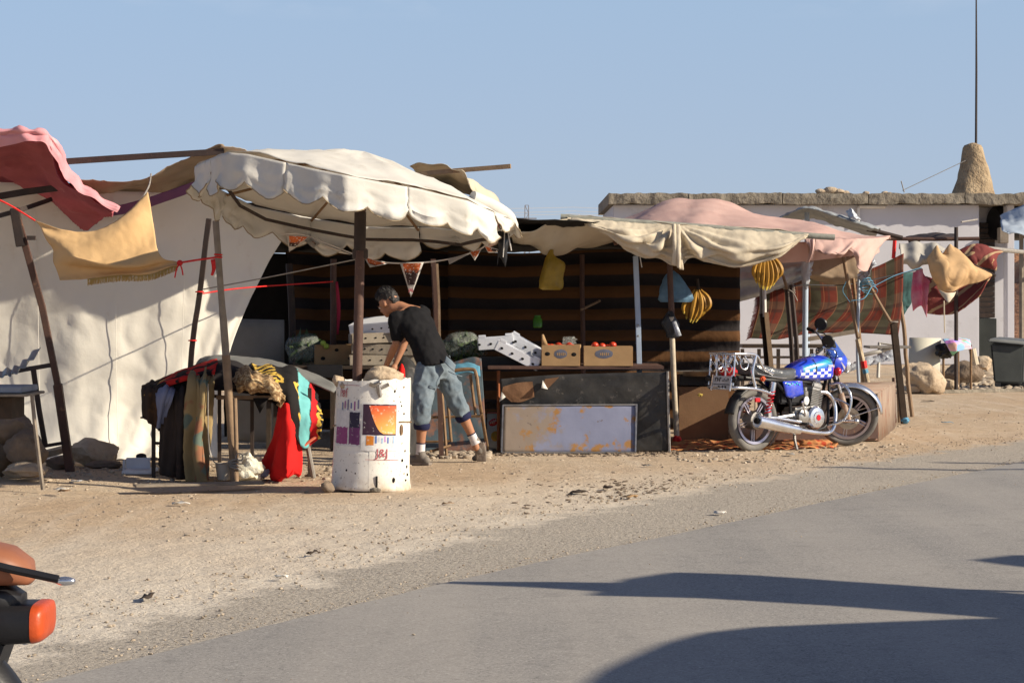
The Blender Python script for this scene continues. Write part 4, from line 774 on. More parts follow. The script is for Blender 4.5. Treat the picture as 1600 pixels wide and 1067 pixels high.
# ================================================================== INSIDE THE STALL
mk('grey_board', cloth([[(357, 498, 22.6), (400, 499, 22.6), (444, 500, 22.6)], [(355, 600, 22.5), (400, 600, 22.5), (444, 600, 22.5)], [(355, 688, 22.4), (400, 690, 22.4), (444, 690, 22.4)]], 14, 14, .006, 2, 3), M('dusty_board', (.30, .285, .255), .85, (.22, .21, .19), 3, .2, 40), None, 'big dusty grey board standing behind the rugs', 'board', solid=.03)
def card_box(name, label, c, size, rz=0, mat=None, rx=0, open_=True, holes=(), cat='box', group=None, wall=.008, ry=0):
    rm = rotm(rx, ry, rz); c = Vector(c); t = thing(name, label, cat, c, group); L, W, H = size; X = lambda p: c+rm @ Vector(p); r3 = rm.to_3x3(); mat = mat or MT['card']
    mk('base', MB().box(X((0, 0, wall/2)), (L-.002, W-.002, wall), r3), mat, t)
    for nm, p, sz in (('front', (0, -W/2, H/2), (L, wall, H)), ('back', (0, W/2, H/2), (L, wall, H)), ('side', (-L/2, 0, H/2), (wall, W-wall*2.2, H-.003)), ('side', (L/2, 0, H/2), (wall, W-wall*2.2, H-.003))):
        pt = mk(nm, MB().box(X(p), sz, r3), mat, t, bevel=min(.003, wall*.3))
        if nm == 'front':
            for hx, hz, hr in holes: mk('hand_hole', MB().ball(X((hx, -W/2-wall*.4, hz)), (hr*1.3, wall*.6, hr), 2, r3), MT['hole'], pt)
    if not open_: mk('lid', MB().box(X((0, 0, H)), (L+.01, W+.01, wall), r3), mat, t, bevel=.003)
    return t, X, r3
# side counter behind the drum
ct = thing('back_counter', 'low plank counter in the shade behind the drum', 'counter', (P(570, 0, 22).x, 22, 0))
mk('plank_top', MB().box((P(560, 0, 22.2).x, 22.2, .80), (2.0, .9, .035)), MT['wooddark'], ct, bevel=.005)
for px in (420, 520, 620, 690): mk('leg', MB().tube([P(px, 570, 21.9), gnd(px, 21.9)], .03, 4), MT['wooddark'], ct)
card_box('cardboard_box', 'brown cardboard box beside the thin post with red ribbon', (P(527, 0, 22.2).x, 22.2, .82), (.42, .3, .19), 2, holes=((-.13, .06, .018), (0, .14, .016), (.13, .06, .018)))
mk('dark_tray', MB().box(P(508, 580, 21.75), (.33, .12, .12)), MT['black'], None, 'long dark tray leaning in front of the cardboard box', 'tray', bevel=.006)
MT['oldfoam'] = M('dirty_foam_box', (.36, .31, .24), .85, (.27, .225, .17), 5, .4, 40, 0, ((.2, .155, .11), 6, .58))
for k in range(4):
    card_box('foam_box', ['dirty cream produce box at the bottom of the stack behind the boy', 'dirty cream produce box second from the bottom of the stack', 'dirty cream produce box third in the stack behind the boy', 'tilted top produce box on the stack behind the boy'][k], (P(598+k*2, 0, 22.0).x+(.0, .03, -.02, .01)[k], 22.0, .82+.105*k+(.02 if k == 3 else 0)), (.62, .42, .098), (3, -5, 8, -14)[k], MT['oldfoam'] if k < 3 else MT['foam'], holes=[(-.2+.1*i+.02*sin(i*5+k), .05, .009) for i in range(4+k % 2)], open_=(k < 3), wall=.016, group='stacked produce boxes', rx=(0, 1, -1, 9)[k], ry=(0, 1.5, -2, -5)[k])
# plastic bags of greens
leafm = M('dark_green_leaves', (.06, .105, .028), .6, (.03, .06, .015), 9, .3, 40)
s = NT('clear_plastic_bag'); s.base((.55, .6, .55), .15, 0, s.bump(s.noise(14, 5, .6), .9, .03), .5); s.b.inputs['Alpha'].default_value = .22; MT['clearbag'] = s.mat
def greens(label, c, r, seed, n=150):
    rn = random.Random(seed); t = thing('bag_of_greens', label, 'bag', Vector(c)-Vector((0, 0, r[2]))); mb = MB()
    for _ in range(n):
        d = Vector((rn.gauss(0, 1), rn.gauss(0, 1), rn.gauss(0, 1))).normalized()*rn.uniform(.5, .86); p = Vector(c)+Vector((d.x*r[0], d.y*r[1], d.z*r[2])); rm = rotm(rn.uniform(0, 360), rn.uniform(0, 360), rn.uniform(0, 360)).to_3x3(); l = rn.uniform(.04, .08)
        mb.add([p+rm @ Vector(q) for q in ((-l, 0, 0), (0, l*.4, .01), (l, 0, .0), (0, -l*.4, .01))], [[0, 1, 2, 3]])
    mk('leaves', mb, leafm, t, kind='stuff'); mk('plastic_bag', MB().rock(c, r, seed, 4, 6, .16), MT['clearbag'], t, ang=180)
greens('clear plastic bag of dark greens beside the grey board', P(478, 545, 22.2), (.22, .18, .17), 5)
greens('clear plastic bag of leafy greens right behind the boy', P(722, 545, 22.6), (.23, .2, .16), 6)
for i, (px, py) in enumerate(((505, 536), (510, 541))): mk('lime', MB().ball(P(px, py, 22.0), .028, 2), M('lime_skin', (.45, .6, .1), .4), None, 'small green lime beside the bag of dark greens', 'fruit', 'loose limes')
mk('green_jar', MB().lathe([(.04, 0), (.05, .01), (.05, .09), (.035, .11), (.035, .13)], 16, Matrix.Translation(P(840, 512, 24.4))), M('green_glass', (.1, .3, .04), .15), None, 'green jar standing at the back of the fruit counter', 'jar')
# fruit counter
fc = thing('fruit_counter', 'black clad counter with torn front under the fruit boxes', 'counter', (P(913, 0, 21.8).x, 22.2, 0))
CX0 = P(783, 0, 21.75).x; CX1 = P(1043, 0, 21.75).x
s = NT('black_board'); c = s.mix(s.ramp(s.noise(5, 6), .35, .7), (.018, .018, .018), (.05, .047, .044)); c = s.mix(s.ramp(s.noise(14, 6, .7), .58, .7), c, (.12, .108, .096)); s.base(c, .45, 0, s.bump(s.noise(6, 5), .4, .02), .35); MT['blackboard'] = s.mat
fg = patch([[P(781, 592, 21.75), P(860, 586, 21.75), P(950, 583, 21.75), P(1043, 581, 21.75)], [P(782, 650, 21.75), P(860, 650, 21.75), P(950, 650, 21.75), P(1045, 650, 21.75)], [P(784, 706, 21.75), P(860, 706.4, 21.75), P(950, 706.4, 21.75), P(1046, 706, 21.75)]], 60, 30, .012, 2.5, 8)
mk('front_panel', MB().grid(fg), MT['blackboard'], fc, solid=.02)
mk('end_panel', MB().grid(patch([[P(1043, 581, 21.77), P(1040, 580, 22.6)], [P(1046, 706, 21.77), P(1040, 696.5, 22.75)]], 8, 20, .008, 3, 3)), MT['blackboard'], fc, solid=.02)
mk('metal_corner', MB().tube(vv_((1043, 580, 21.73), (1044, 640, 21.73), (1046, 706, 21.73)), .014, 6), MT['steel'], fc)
mk('counter_top', MB().box(((CX0+CX1)/2-.08, 22.3, P(0, 574, 21.9).z), (CX1-CX0+.1, 1.0, .035)), MT['rustbrown'], fc, bevel=.006)
mk('tear_patch', MB().grid(patch([vv_((786, 604, 21.71), (808, 598, 21.71), (832, 596, 21.71)), vv_((785, 615, 21.71), (810, 612, 21.70), (834, 610, 21.71)), vv_((799, 628, 21.71), (815, 628, 21.71), (835, 620, 21.71))], 14, 10, .008, 5, 2)), M('bare_hardboard', (.22, .115, .06), .85, (.16, .085, .045), 8, .4), fc)
mk('tear_patch', MB().add(vv_((846, 604, 21.70), (852, 592, 21.71), (874, 589, 21.70), (856, 607, 21.68)), [[0, 1, 2, 3]]), bpy.data.materials['bare_hardboard'], fc)
for a, b, c_ in (((784, 612), (780, 628), (790, 620)), ((848, 594), (846, 606), (856, 608))): mk('torn_flap', MB().add([P(*a, 21.70), P(*b, 21.64), P(*c_, 21.66)], [[0, 1, 2]]), MT['litter'], fc, solid=.002)
mk('leg_tube', MB().tube([P(779, 579, 21.9), P(779, 620, 21.9), gnd(779, 21.9)], .016, 8), M('orange_rust_tube', (.45, .14, .05), .6, (.3, .1, .04), 20, .3, 80), fc)
mk('shelf', MB().box((P(795, 0, 22.4).x, 22.5, .42), (.5, .6, .03)), MT['wooddark'], fc)
s = NT('blue_board'); c = s.mix(s.ramp(s.noise(2.5, 6), .3, .7), (.22, .235, .33), (.165, .18, .265)); sp = s.sep('UV'); lf = s.math('ADD', s.math('MULTIPLY', sp[0], -.5), s.noise(4.5, 7, .7)); c = s.mix(s.ramp(lf, .20, .36), c, (.24, .19, .15)); c = s.mix(s.ramp(s.noise(5.5, 7, .65), .56, .62), c, (.30, .155, .05)); c = s.mix(s.ramp(s.noise(9, 5), .66, .70), c, (.12, .09, .08)); s.base(c, .6, 0, s.bump(s.noise(12, 4), .2, .01), .3)
bb = thing('leaning_board', 'rust stained blue grey panel leaning on the black counter', 'panel', G(890, 708))
mk('board', MB().grid(patch([vv_((787, 634, 21.68), (890, 633.5, 21.68), (994, 633, 21.68)), vv_((785, 706.5, 21.5), (890, 706.5, 21.5), (993, 706, 21.5))], 40, 16, .004, 3, 1)), s.mat, bb, solid=.015)
for a, b in (((786, 633, 21.67), (996, 632, 21.67)), ((784, 707, 21.49), (994, 706.5, 21.49)), ((786, 633, 21.66), (784, 707, 21.48)), ((995, 632, 21.66), (993, 706.5, 21.48))): mk('edge_strip', MB().tube(vv_(a, b), .010, 4), MT['steel'], bb)
# fruit boxes
tom = M('tomato_skin', (.62, .06, .02), .3, (.5, .04, .015), 12, 0, spec=.5)
b1, X1, r1 = card_box('tomato_box', 'cardboard tomato box with oval print and a torn corner flap', (P(877, 0, 22.0).x, 22.0, P(0, 571, 22).z), (.36, .4, .20), -3, holes=((-.125, .115, .02), (.125, .11, .02)))
mk('corner_flap', MB().add([X1((-.18, -.2, .2)), X1((-.12, -.2, .2)), X1((-.16, -.2, .3)), X1((-.18, -.2, .3))], [[0, 1, 2, 3]]), MT['card'], b1, solid=.006)
b2, X2, r2 = card_box('tomato_box', 'cardboard tomato box next to the white post', (P(950, 0, 22.0).x, 22.0, P(0, 571, 22).z), (.46, .4, .185), -2, holes=())
MT['grey_print'] = M('grey_blue_print', (.10, .105, .14), .8, (.14, .15, .2), 30, 0)
for X_, bx_, r_, off, ln in ((X1, b1, r1, 0, .065), (X2, b2, r2, -.04, .09)):
    mk('oval_print', MB().ball(X_((off, -.205, .115)), (ln, .002, .045), 2, r_), MT['grey_print'], bx_)
    for q in range(5): mk('print_stroke', MB().box(X_((off-.03+.018*q, -.2078, .113)), (.010, .0012, .022+.008*(q % 2)), r_), MT['card'], bx_)
rn = random.Random(4)
for X_, n in ((X1, 7), (X2, 4)):
    for i in range(n): mk('tomato', MB().ball(X_((-.11+.235*i/n+rn.uniform(-.02, .02)+(0 if n == 7 else -.02), rn.uniform(-.13, .0), .175+rn.uniform(-.01, .025))), (.036, .036, .031), 2), tom, None, 'ripe red tomato in the box with the torn flap' if n == 7 else 'ripe red tomato in the box next to the white post', 'tomato', 'tomatoes in the torn box' if n == 7 else 'tomatoes in the second box')
mk('clear_wrap', MB().rock(X1((.08, -.05, .235)), (.07, .06, .04), 33, 3, 8, .4), MT['clearbag'], None, 'crumpled clear plastic wrap on the tomatoes', 'wrap')
def foam_tray(label, c, size, rz, ry, rx=0):
    t, X, r_ = card_box('foam_tray', label, c, size, rz, MT['foam'], rx, holes=[(-.16+.11*i, size[2]*.45, .012) for i in range(4)], cat='tray', group='white foam trays', wall=.018, ry=ry)
    for q in (-1, 1): mk('corner_lug', MB().box(X((q*(size[0]/2-.04), -size[1]/2, size[2]+.012)), (.07, .02, .026), r_), MT['foam'], t, bevel=.003)
    return t
foam_tray('white foam tray tipped forward onto the counter edge', P(806, 562, 22.0), (.44, .28, .10), -4, 27)
foam_tray('white foam tray holding dark fruit at the back of the tilted trays', P(826, 552, 22.4), (.46, .3, .10), -4, 30)
foam_tray('level white foam tray standing behind the tilted ones', P(777, 545, 22.4), (.34, .3, .12), -3, -4)
mk('dark_support', MB().box(P(790, 565, 22.35), (.5, .5, .1)), MT['black'], None, 'dark crate under the tilted foam trays', 'crate', bevel=.008)
# posts of the cream awning
wpst = thing('white_post', 'square white steel post rising behind the tomato boxes', 'post', gnd(1000, 22.6))
mk('shaft', MB().tube([P(993, 400, 22.6), P(997, 500, 22.6), P(999, 580, 22.6), gnd(1001, 22.6)], .036, 4), MT['bluegreymetal'], wpst, bevel=.004)
for yy in (508, 525): mk('bolt', MB().ball(P(997, yy, 22.56), .012, 1), MT['steel'], wpst)
rpst = thing('round_post', 'round awning post with a paler lower half', 'post', gnd(1058, 23.0))
mk('upper_shaft', MB().tube(vv_((1046, 405, 22.9), (1048, 460, 22.92), (1050, 505, 22.94)), .03, 10), MT['rustbrown'], rpst)
mk('lower_shaft', MB().tube([P(1049, 495, 22.88), P(1053, 600, 22.95), gnd(1058, 23.0)], .028, 10), M('pale_pole', (.58, .5, .38), .8, (.44, .37, .28), 12, .3, 60), rpst)  # lower half coloured paler than the upper half
mk('red_tie', MB().rock(gnd(1058, 22.97)+Vector((0, 0, .05)), (.045, .045, .05), 91, 2, 5, .3), MT['redcord'], rpst)
# hanging bags and bananas
def hang_bag(label, col, pts, Y, alpha=.0, seed=1, cat='bag', tr=.4):
    g = []; k = len(pts)
    for j in range(24):
        v = j/23; a, b, y_ = [crom([Vector((p[q], 0, 0)) for p in pts], v).x for q in range(3)]; row = []
        for i in range(25):
            th = 2*pi*i/24; x = (a+b)/2+(b-a)/2*cos(th); d = sin(th)*(b-a)/2*.55*Y/FPX; q = P(x, y_, Y)+Vector((0, d, 0)); q += Vector((cos(th), sin(th), 0))*.02*mnoise.fractal(Vector((cos(th)*2, sin(th)*2, v*2.5+seed)), 1, 2, 4); row.append(q)
        g.append(row)
    s = NT('thin_plastic_'+str(seed)); c = s.mix(s.ramp(s.noise(8, 5), .35, .65), col, k3(col, .7)); s.base(c, .35, 0, s.bump(s.noise(18, 5), .7, .02), .5); s.translucent(c, tr)
    return mk('plastic_bag', MB().grid(g), s.mat, None, label, cat, ang=180)
hang_bag('yellow plastic bag hanging in the dark stall', (.50, .33, .035), [(861, 864, 390), (855, 868, 400), (850, 882, 412), (846, 878, 430), (842, 880, 448), (846, 876, 453)], 22.5, seed=1)
hang_bag('pale blue plastic bag hanging by the round awning post', (.22, .40, .58), [(1046, 1052, 423), (1038, 1064, 435), (1030, 1078, 452), (1028, 1084, 464), (1032, 1080, 472)], 23.1, seed=2)
hang_bag('black plastic bag knotted on the round awning post', (.02, .02, .022), [(1044, 1050, 486), (1038, 1054, 492), (1034, 1060, 505), (1040, 1064, 520), (1042, 1060, 528)], 22.9, seed=3, tr=.02)
mk('grey_card', MB().add(vv_((1050, 503, 22.75), (1056, 501, 22.75), (1065, 524, 22.72), (1057, 526, 22.72)), [[0, 1, 2, 3]]), MT['silver'], None, 'shiny grey card clipped to the black bag', 'card', solid=.003)
s = NT('banana_skin'); c = s.mix(s.ramp(s.noise(9, 4), .35, .7), (.40, .21, .028), (.28, .14, .02)); c = s.mix(s.ramp(s.noise(40, 3), .66, .7), c, (.08, .04, .015)); s.base(c, .5, 0, None, .3); MT['banana'] = s.mat
MT['tip'] = M('banana_tip', (.75, .55, .10), .5)
def bananas(label, top, n, spread, L, Y, seed, lean=0):
    t = thing('banana_bunch', label, 'bananas', P(*top, Y)); rn = random.Random(seed); c0 = P(*top, Y)
    mk('stalk', MB().tube([c0+Vector((0, 0, .08)), c0+Vector((.005, 0, 0)), c0-Vector((0, 0, .05))], [.012, .016, .022], 8), MT['wooddark'], t)
    for i in range(n):
        f = (i/(n-1)-.5)*2 if n > 1 else 0; row = i % 2; p0 = c0+Vector((f*.03, -.03+.05*row, -.03-.02*row)); ex = f*spread+lean
        p3 = c0+Vector((ex, -.06+.09*row, -L*(1-.25*f*f))); mid = (p0+p3)/2+Vector((f*.06+.02, -.03, -.02)); pts = smooth_path([p0, mid.lerp(p0, .4)+Vector((f*.02, 0, 0)), mid.lerp(p3, .3)+Vector((f*.02, 0, 0)), p3], 12)
        rr_ = [.008, .012, .019, .022, .0235, .024, .024, .023, .021, .017, .011, .006]; b_ = mk('banana', MB().tube(pts, rr_, 6), MT['banana'], t); mk('tip', MB().tube([pts[-2], pts[-1]+(pts[-1]-pts[-2])*.25], [.0125, .006], 6), MT['tip'], b_)
bananas('banana bunch hanging beside the pale blue bag', (1090, 448), 7, .09, .36, 23.2, 3, -.05)
bananas('large banana bunch hanging under the cream awning corner', (1196, 392), 13, .10, .38, 22.6, 5)
# ================================================================== CREAM AWNING
aw = thing('cream_awning', 'cream canvas awning with swagged front edge over the fruit stall', 'awning', (P(1080, 0, 22.4).x, 23.5, 0))
def swag(u, v):
    k = (u-.5)*2.2; a = atan2(v+.02, k); e = min(1, v*2.2)*min(1, (sqrt(k*k+v*v)+.05)*2)
    return (.060*sin(a*19)*math.exp(-((u-.5)/.23)**2)+.014*sin(v*26+u*6)*(.3+v)+.012*sin(u*40))*e
top = [(884, 338, 22.25), (905, 339, 22.25), (960, 343, 22.25), (1010, 347, 22.25), (1056, 350, 22.22), (1100, 353, 22.25), (1160, 357, 22.25), (1220, 362, 22.25), (1264, 366, 22.25)]
mk('front_swag', cloth([top, [(890, 343, 22.2), (925, 352, 22.12), (972, 366, 22.08), (1016, 380, 22.08), (1056, 386, 22.15), (1100, 386, 22.08), (1160, 391, 22.06), (1216, 388, 22.1), (1260, 370, 22.2)],
    [(893, 345, 22.22), (938, 360, 22.18), (974, 392, 22.18), (1016, 404, 22.2), (1058, 414, 22.18), (1096, 403, 22.2), (1150, 418, 22.2), (1206, 404, 22.2), (1258, 372, 22.24)]], 150, 46, .014, 4, 3, swag), MT['cream'], aw, solid=.005, ang=180)
mk('hem', MB().tube(smooth_path(vv_((1070, 402, 22.16), (1096, 401, 22.16), (1150, 416, 22.16), (1206, 402, 22.16), (1240, 384, 22.18)), 40), .012, 6), MT['cream'], aw)
mk('gathered_tail', cloth([[(1049, 352, 22.15), (1056, 350, 22.1), (1063, 353, 22.15)], [(1050, 385, 22.1), (1057, 386, 22.02), (1066, 386, 22.1)], [(1046, 410, 22.1), (1058, 418, 22.04), (1068, 422, 22.1)]], 24, 24, .012, 5, 7, lambda u, v: .02*sin(u*14+v*2)), MT['cream'], aw, solid=.005, ang=180)
mk('thread', MB().tube(vv_((1000, 402, 22.15), (1003, 418, 22.15)), .005, 5), MT['cream'], aw)
mk('roof_sheet', cloth([top, [(a-(a-1000)*.06, b+9, 23.4) for a, b, c_ in top], [(a-(a-1000)*.12, 381+i*.8, 25.15) for i, (a, b, c_) in enumerate(top)]], 60, 20, .02, 2, 3), MT['cream'], aw, solid=.005, ang=180)
mk('side_sag', cloth([[(797, 368, 21.6), (840, 358, 21.9), (886, 341, 22.2), (925, 350, 22.3), (966, 368, 22.4)], [(800, 375, 22.4), (836, 385, 22.6), (862, 398, 22.7), (902, 386, 22.8), (960, 372, 22.9)], [(803, 378, 24.2), (842, 388, 24.2), (866, 392, 24.2), (905, 388, 24.2), (960, 380, 24.3)]], 50, 30, .012, 3, 11, lambda u, v: .012*sin(u*22+v*5)), MT['cream'], aw, solid=.005, ang=180)
mk('front_pipe', MB().tube(smooth_path(vv_((876, 339, 22.27), (960, 345, 22.27), (1100, 355, 22.27), (1260, 368, 22.27), (1304, 371, 22.27)), 14), .03, 12), M('green_grey_pipe', (.33, .33, .28), .6, (.22, .22, .19), 12, .3, 60), aw)
mk('pipe_stub', MB().lathe([(.035, 0), (.045, 0), (.045, .16), (.035, .16), (.035, .002)], 16, Matrix.Translation(P(882, 347, 22.3)) @ rotm(0, 80, 0), cap=False), MT['whitepaint'], aw)
# ================================================================== FADED PINK AWNING
pa = thing('pink_dome_awning', 'faded pink cloth awning bulging up behind the cream one', 'awning', (P(1180, 0, 25).x, 25.5, 0))
mk('dome', cloth([[(930, 372, 29), (990, 362, 29), (1045, 340, 29.5), (1090, 336, 29.5), (1140, 342, 29.5), (1205, 355, 29.5), (1270, 360, 29), (1320, 370, 28.5), (1392, 372, 28)],
    [(955, 356, 27), (985, 338, 27.3), (1045, 313, 27.5), (1090, 310, 27.5), (1140, 317, 27.5), (1200, 339, 27.4), (1268, 345, 27), (1318, 363, 26.5), (1392, 370, 26)],
    [(955, 368, 25), (990, 358, 25), (1050, 344, 25), (1095, 342, 25), (1140, 346, 25), (1208, 352, 25), (1268, 358, 25), (1325, 370, 25), (1390, 371, 25.2)],
    [(960, 380, 23.2), (1000, 378, 23.2), (1060, 376, 23.2), (1110, 377, 23.2), (1150, 377, 23.2), (1215, 374, 23.2), (1262, 371, 23.2), (1325, 376, 23.4), (1386, 372, 24.4)]], 80, 50, .02, 1.8, 3, lambda u, v: .012*sin(u*31+v*9)), MT['salmon'], pa, solid=.005, ang=180)
mk('side_valance', cloth([[(1256, 370, 23.2), (1290, 371, 23.2), (1325, 372, 23.3), (1342, 372, 23.4), (1362, 372, 23.7), (1391, 370, 24.4)], [(1262, 388, 23.15), (1284, 394, 23.0), (1312, 395, 23.0), (1335, 386, 23.2), (1352, 398, 23.3), (1382, 380, 24.2)],
    [(1268, 406, 23.2), (1284, 392, 23.1), (1310, 399, 23.1), (1330, 392, 23.2), (1348, 424, 23.3), (1374, 394, 24.1)]], 70, 30, .014, 3.4, 5, lambda u, v: .03*sin(u*30+v*5)*v), MT['salmon'], pa, solid=.005, ang=180)
mk('back_valance', cloth([[(1180, 378, 24.6), (1240, 378, 24.8), (1300, 378, 25), (1345, 380, 25)], [(1175, 412, 24.6), (1240, 410, 24.8), (1300, 404, 25), (1345, 398, 25)]], 40, 12, .02, 2, 8, lambda u, v: .02*sin(u*20)), MT['salmon'], pa, solid=.005, ang=180)
mk('knot_tail', cloth([[(1264, 374, 22.9), (1276, 373, 22.9)], [(1266, 392, 22.85), (1273, 390, 22.85)], [(1259, 412, 22.9), (1268, 408, 22.9)]], 12, 16, .01, 6, 2, lambda u, v: .01*sin(u*9)), MT['salmon'], pa, solid=.004, ang=180)
gt = thing('grey_tarp', 'ragged grey tarp stretched over a pipe behind the pink awning', 'tarp', (P(1290, 0, 31).x, 31, 0))
mk('sheet', cloth([[(1203, 348, 33), (1240, 337, 33), (1290, 340, 33), (1340, 352, 33), (1378, 362, 32.5)], [(1212, 344, 31), (1240, 328, 31), (1268, 323, 31), (1318, 337, 31), (1374, 354, 31)], [(1213, 346, 30.8), (1242, 333, 30.7), (1270, 329, 30.6), (1320, 345, 30.6), (1372, 362, 30.8)], [(1240, 350, 32), (1262, 344, 32), (1280, 345, 32), (1330, 362, 32), (1368, 372, 32)]], 60, 30, .035, 3, 4), MT['greytarp'], gt, solid=.006, ang=180)
mk('post', MB().tube([P(1261, 331, 31), gnd(1261, 31)], .035, 8), MT['bluegreymetal'], gt)
mk('cross_pipe', MB().tube(vv_((1355, 358, 31), (1410, 372, 31)), .03, 8), MT['rustdark'], gt)
mk('loose_strips', cloth([[(1322, 330, 30.7), (1330, 325, 30.6), (1338, 334, 30.7)], [(1326, 342, 30.6), (1335, 338, 30.5), (1345, 346, 30.6)]], 20, 10, .04, 6, 3), MT['silver'], gt, solid=.004)
mk('silver_sheet', cloth([[(1155, 400, 27), (1195, 398, 27), (1230, 398, 27), (1272, 396, 27)], [(1154, 432, 26.9), (1195, 432, 26.8), (1230, 424, 26.8), (1270, 416, 26.9)], [(1153, 472, 27), (1195, 462, 26.9), (1230, 448, 26.9), (1268, 430, 26.9)]], 44, 30, .03, 3, 9, lambda u, v: .02*sin(v*19+u*4)), MT['silver'], None, 'wrinkled silver grey plastic sheet slung behind the bananas', 'plastic sheet', solid=.004, ang=180)
mk('beige_cloth', cloth([[(1262, 400, 27.4), (1300, 402, 27.4), (1346, 398, 27.4)], [(1262, 425, 27.3), (1300, 432, 27.3), (1342, 428, 27.3)], [(1264, 435, 27.4), (1302, 446, 27.4), (1340, 440, 27.4)]], 26, 20, .02, 3, 3), MT['brownroof'], None, 'beige cloth hanging above the plaid blanket', 'cloth', solid=.004, ang=180)
# plaid blanket
s = NT('plaid_wool'); sp = s.sep('UV')
def band(src, per, lo, hi, sh=0.0):
    f_ = s.math('FRACT', s.math('ADD', s.math('MULTIPLY', src, per), sh)); return s.math('MULTIPLY', s.ramp(f_, lo, lo+.03), s.ramp(f_, hi, hi+.03, (1, 1, 1, 1), (0, 0, 0, 1)))
c = s.mix(band(sp[0], 3.3, .05, .45), (.145, .036, .026), (.07, .064, .042)); c = s.mix(s.math('MULTIPLY', band(sp[1], 3.4, .1, .45), .5), c, (.11, .095, .065)); c = s.mix(s.math('MULTIPLY', band(sp[1], 3.4, .55, .7, .1), .6), c, (.05, .035, .03)); c = s.mix(s.math('MULTIPLY', band(sp[0], 6.6, .1, .16), .5), c, (.36, .16, .08)); c = s.mix(s.math('MULTIPLY', band(sp[0], 3.3, .7, .78), .5), c, (.06, .04, .035))
s.base(c, .95, 0, s.bump(s.noise(150, 3), .5, .005), .1); MT['plaid'] = s.mat
pb = mk('plaid_blanket', cloth([[(1186, 436, 28), (1240, 432, 28), (1300, 432, 28), (1360, 420, 28), (1412, 396, 28)], [(1184, 480, 28), (1240, 482, 28), (1300, 482, 27.95), (1360, 480, 28), (1410, 470, 28)], [(1172, 528, 27.9), (1215, 530, 27.9), (1262, 522, 27.95), (1330, 520, 28), (1404, 524, 28)]], 70, 44, .012, 2.2, 6, lambda u, v: .008*sin(u*24+v*2)), MT['plaid'], None, 'red and green plaid blanket hung as a stall wall behind the motorcycle', 'blanket', solid=.008, ang=180)
fm = MB(); ed = smooth_path(vv_((1186, 440, 28), (1184, 480, 28), (1172, 528, 27.9)), 90)
for i, p in enumerate(ed): d = Vector((-.045-.03*mnoise.noise(Vector((i*.7, 0, 0))), 0, -.025)); fm.tube([p, p+d], .005, 4)
mk('fringe', fm, cloth_mat('wine_fringe', (.13, .05, .05)), pb, kind='stuff')
# ================================================================== POLES AND CLUTTER BEHIND THE MOTORCYCLE
q1 = thing('spliced_post', 'post of black wood spliced to a white tube under the bananas', 'post', gnd(1206, 26))
mk('lower_shaft', MB().tube([P(1191, 490, 26), P(1196, 530, 26), gnd(1206, 26)], .045, 4), MT['wooddark'], q1); mk('batten', MB().tube([P(1197, 488, 25.94), P(1204, 560, 25.94), gnd(1212, 25.94)], .035, 4), MT['wood'], q1); mk('tube', MB().tube(vv_((1194, 450, 25.95), (1195, 495, 25.95)), .022, 8), MT['whitepaint'], q1); mk('upper_shaft', MB().tube(vv_((1191, 400, 26), (1191, 495, 26)), .03, 8), MT['greytube'], q1)
q2 = thing('crossed_poles', 'pair of dark poles lashed together with wire behind the tank', 'poles', gnd(1245, 26.5))
for a, b in (((1229, 450, 26.5), 1243), ((1236, 445, 26.4), 1252)): mk('pole', MB().tube([P(*a), P((a[0]+b)/2, 530, a[2]), gnd(b, a[2])], .027, 6), MT['rustdark'], q2)
mk('pale_stick', MB().tube(vv_((1215, 415, 26.4), (1224, 432, 26.4), (1230, 452, 26.4)), .018, 6), MT['wood'], q2); lash = MB()
for k in range(5): lash.tube(ring(P(1231+k, 446+k*2, 26.45), .06, 0, (.3*k-.6, .3, 1)), .006, 5, closed=True)
mk('lashing', lash, MT['wire'], q2); mk('wire_end', MB().tube(smooth_path(vv_((1232, 452, 26.3), (1240, 458, 26.3), (1246, 470, 26.3)), 8), .006, 5), MT['wire'], q2)
q3 = thing('tube_post', 'shiny grey steel tube post in front of the plaid blanket', 'post', gnd(1260, 26.8))
mk('shaft', MB().tube([P(1259, 410, 26.8), P(1258, 520, 26.8), gnd(1257, 26.8)], .033, 12), MT['bluegreymetal'], q3); mk('wrapped_plastic', MB().rock(P(1259, 424, 26.75), (.055, .055, .2), 44, 3, 6, .25), MT['silver'], q3)
cord('dark_rope', 'dark rope line sagging across the plaid blanket', [(1232, 448, 26.4), (1262, 445, 26.7), (1310, 446, 27), (1350, 440, 27.2), (1440, 420, 28)], .007, MT['black'])
q4 = thing('pole_cluster', 'cluster of leaning bamboo poles tied with blue string', 'poles', gnd(1350, 27))
for k, (a, m_, b, r_, mt) in enumerate([((1318, 402, 27), (1330, 470, 27), (1348, 575, 27), .024, 'wood'), ((1333, 435, 27.1), (1338, 480, 27.1), (1346, 560, 27.1), .022, 'rusttan'), ((1342, 432, 27), (1341, 480, 27), (1340, 560, 27), .02, 'bluegreymetal'), ((1352, 432, 26.9), (1372, 470, 26.9), (1394, 507, 26.9), .019, 'wood')]):
    mk('pole', MB().tube(smooth_path(vv_(a, m_, b)+([gnd(b[0]+6, b[2])] if k < 3 else []), 12), r_, 8), MT[mt], q4)
mk('painted_pole', MB().tube([P(1340, 530, 26.6), P(1349, 570, 26.6), P(1356, 600, 26.6), gnd(1362, 26.6)], .03, 8), M('cream_flaking_paint', (.62, .52, .36), .7, (.3, .22, .14), 14, .4), q4)
mk('colour_band', MB().tube(vv_((1349, 564, 26.58), (1351, 575, 26.58)), .034, 8), MT['redcord'], q4); mk('colour_band', MB().tube(vv_((1351.5, 577, 26.58), (1353, 583, 26.58)), .034, 8), MT['bluecord'], q4)
bs = MB()
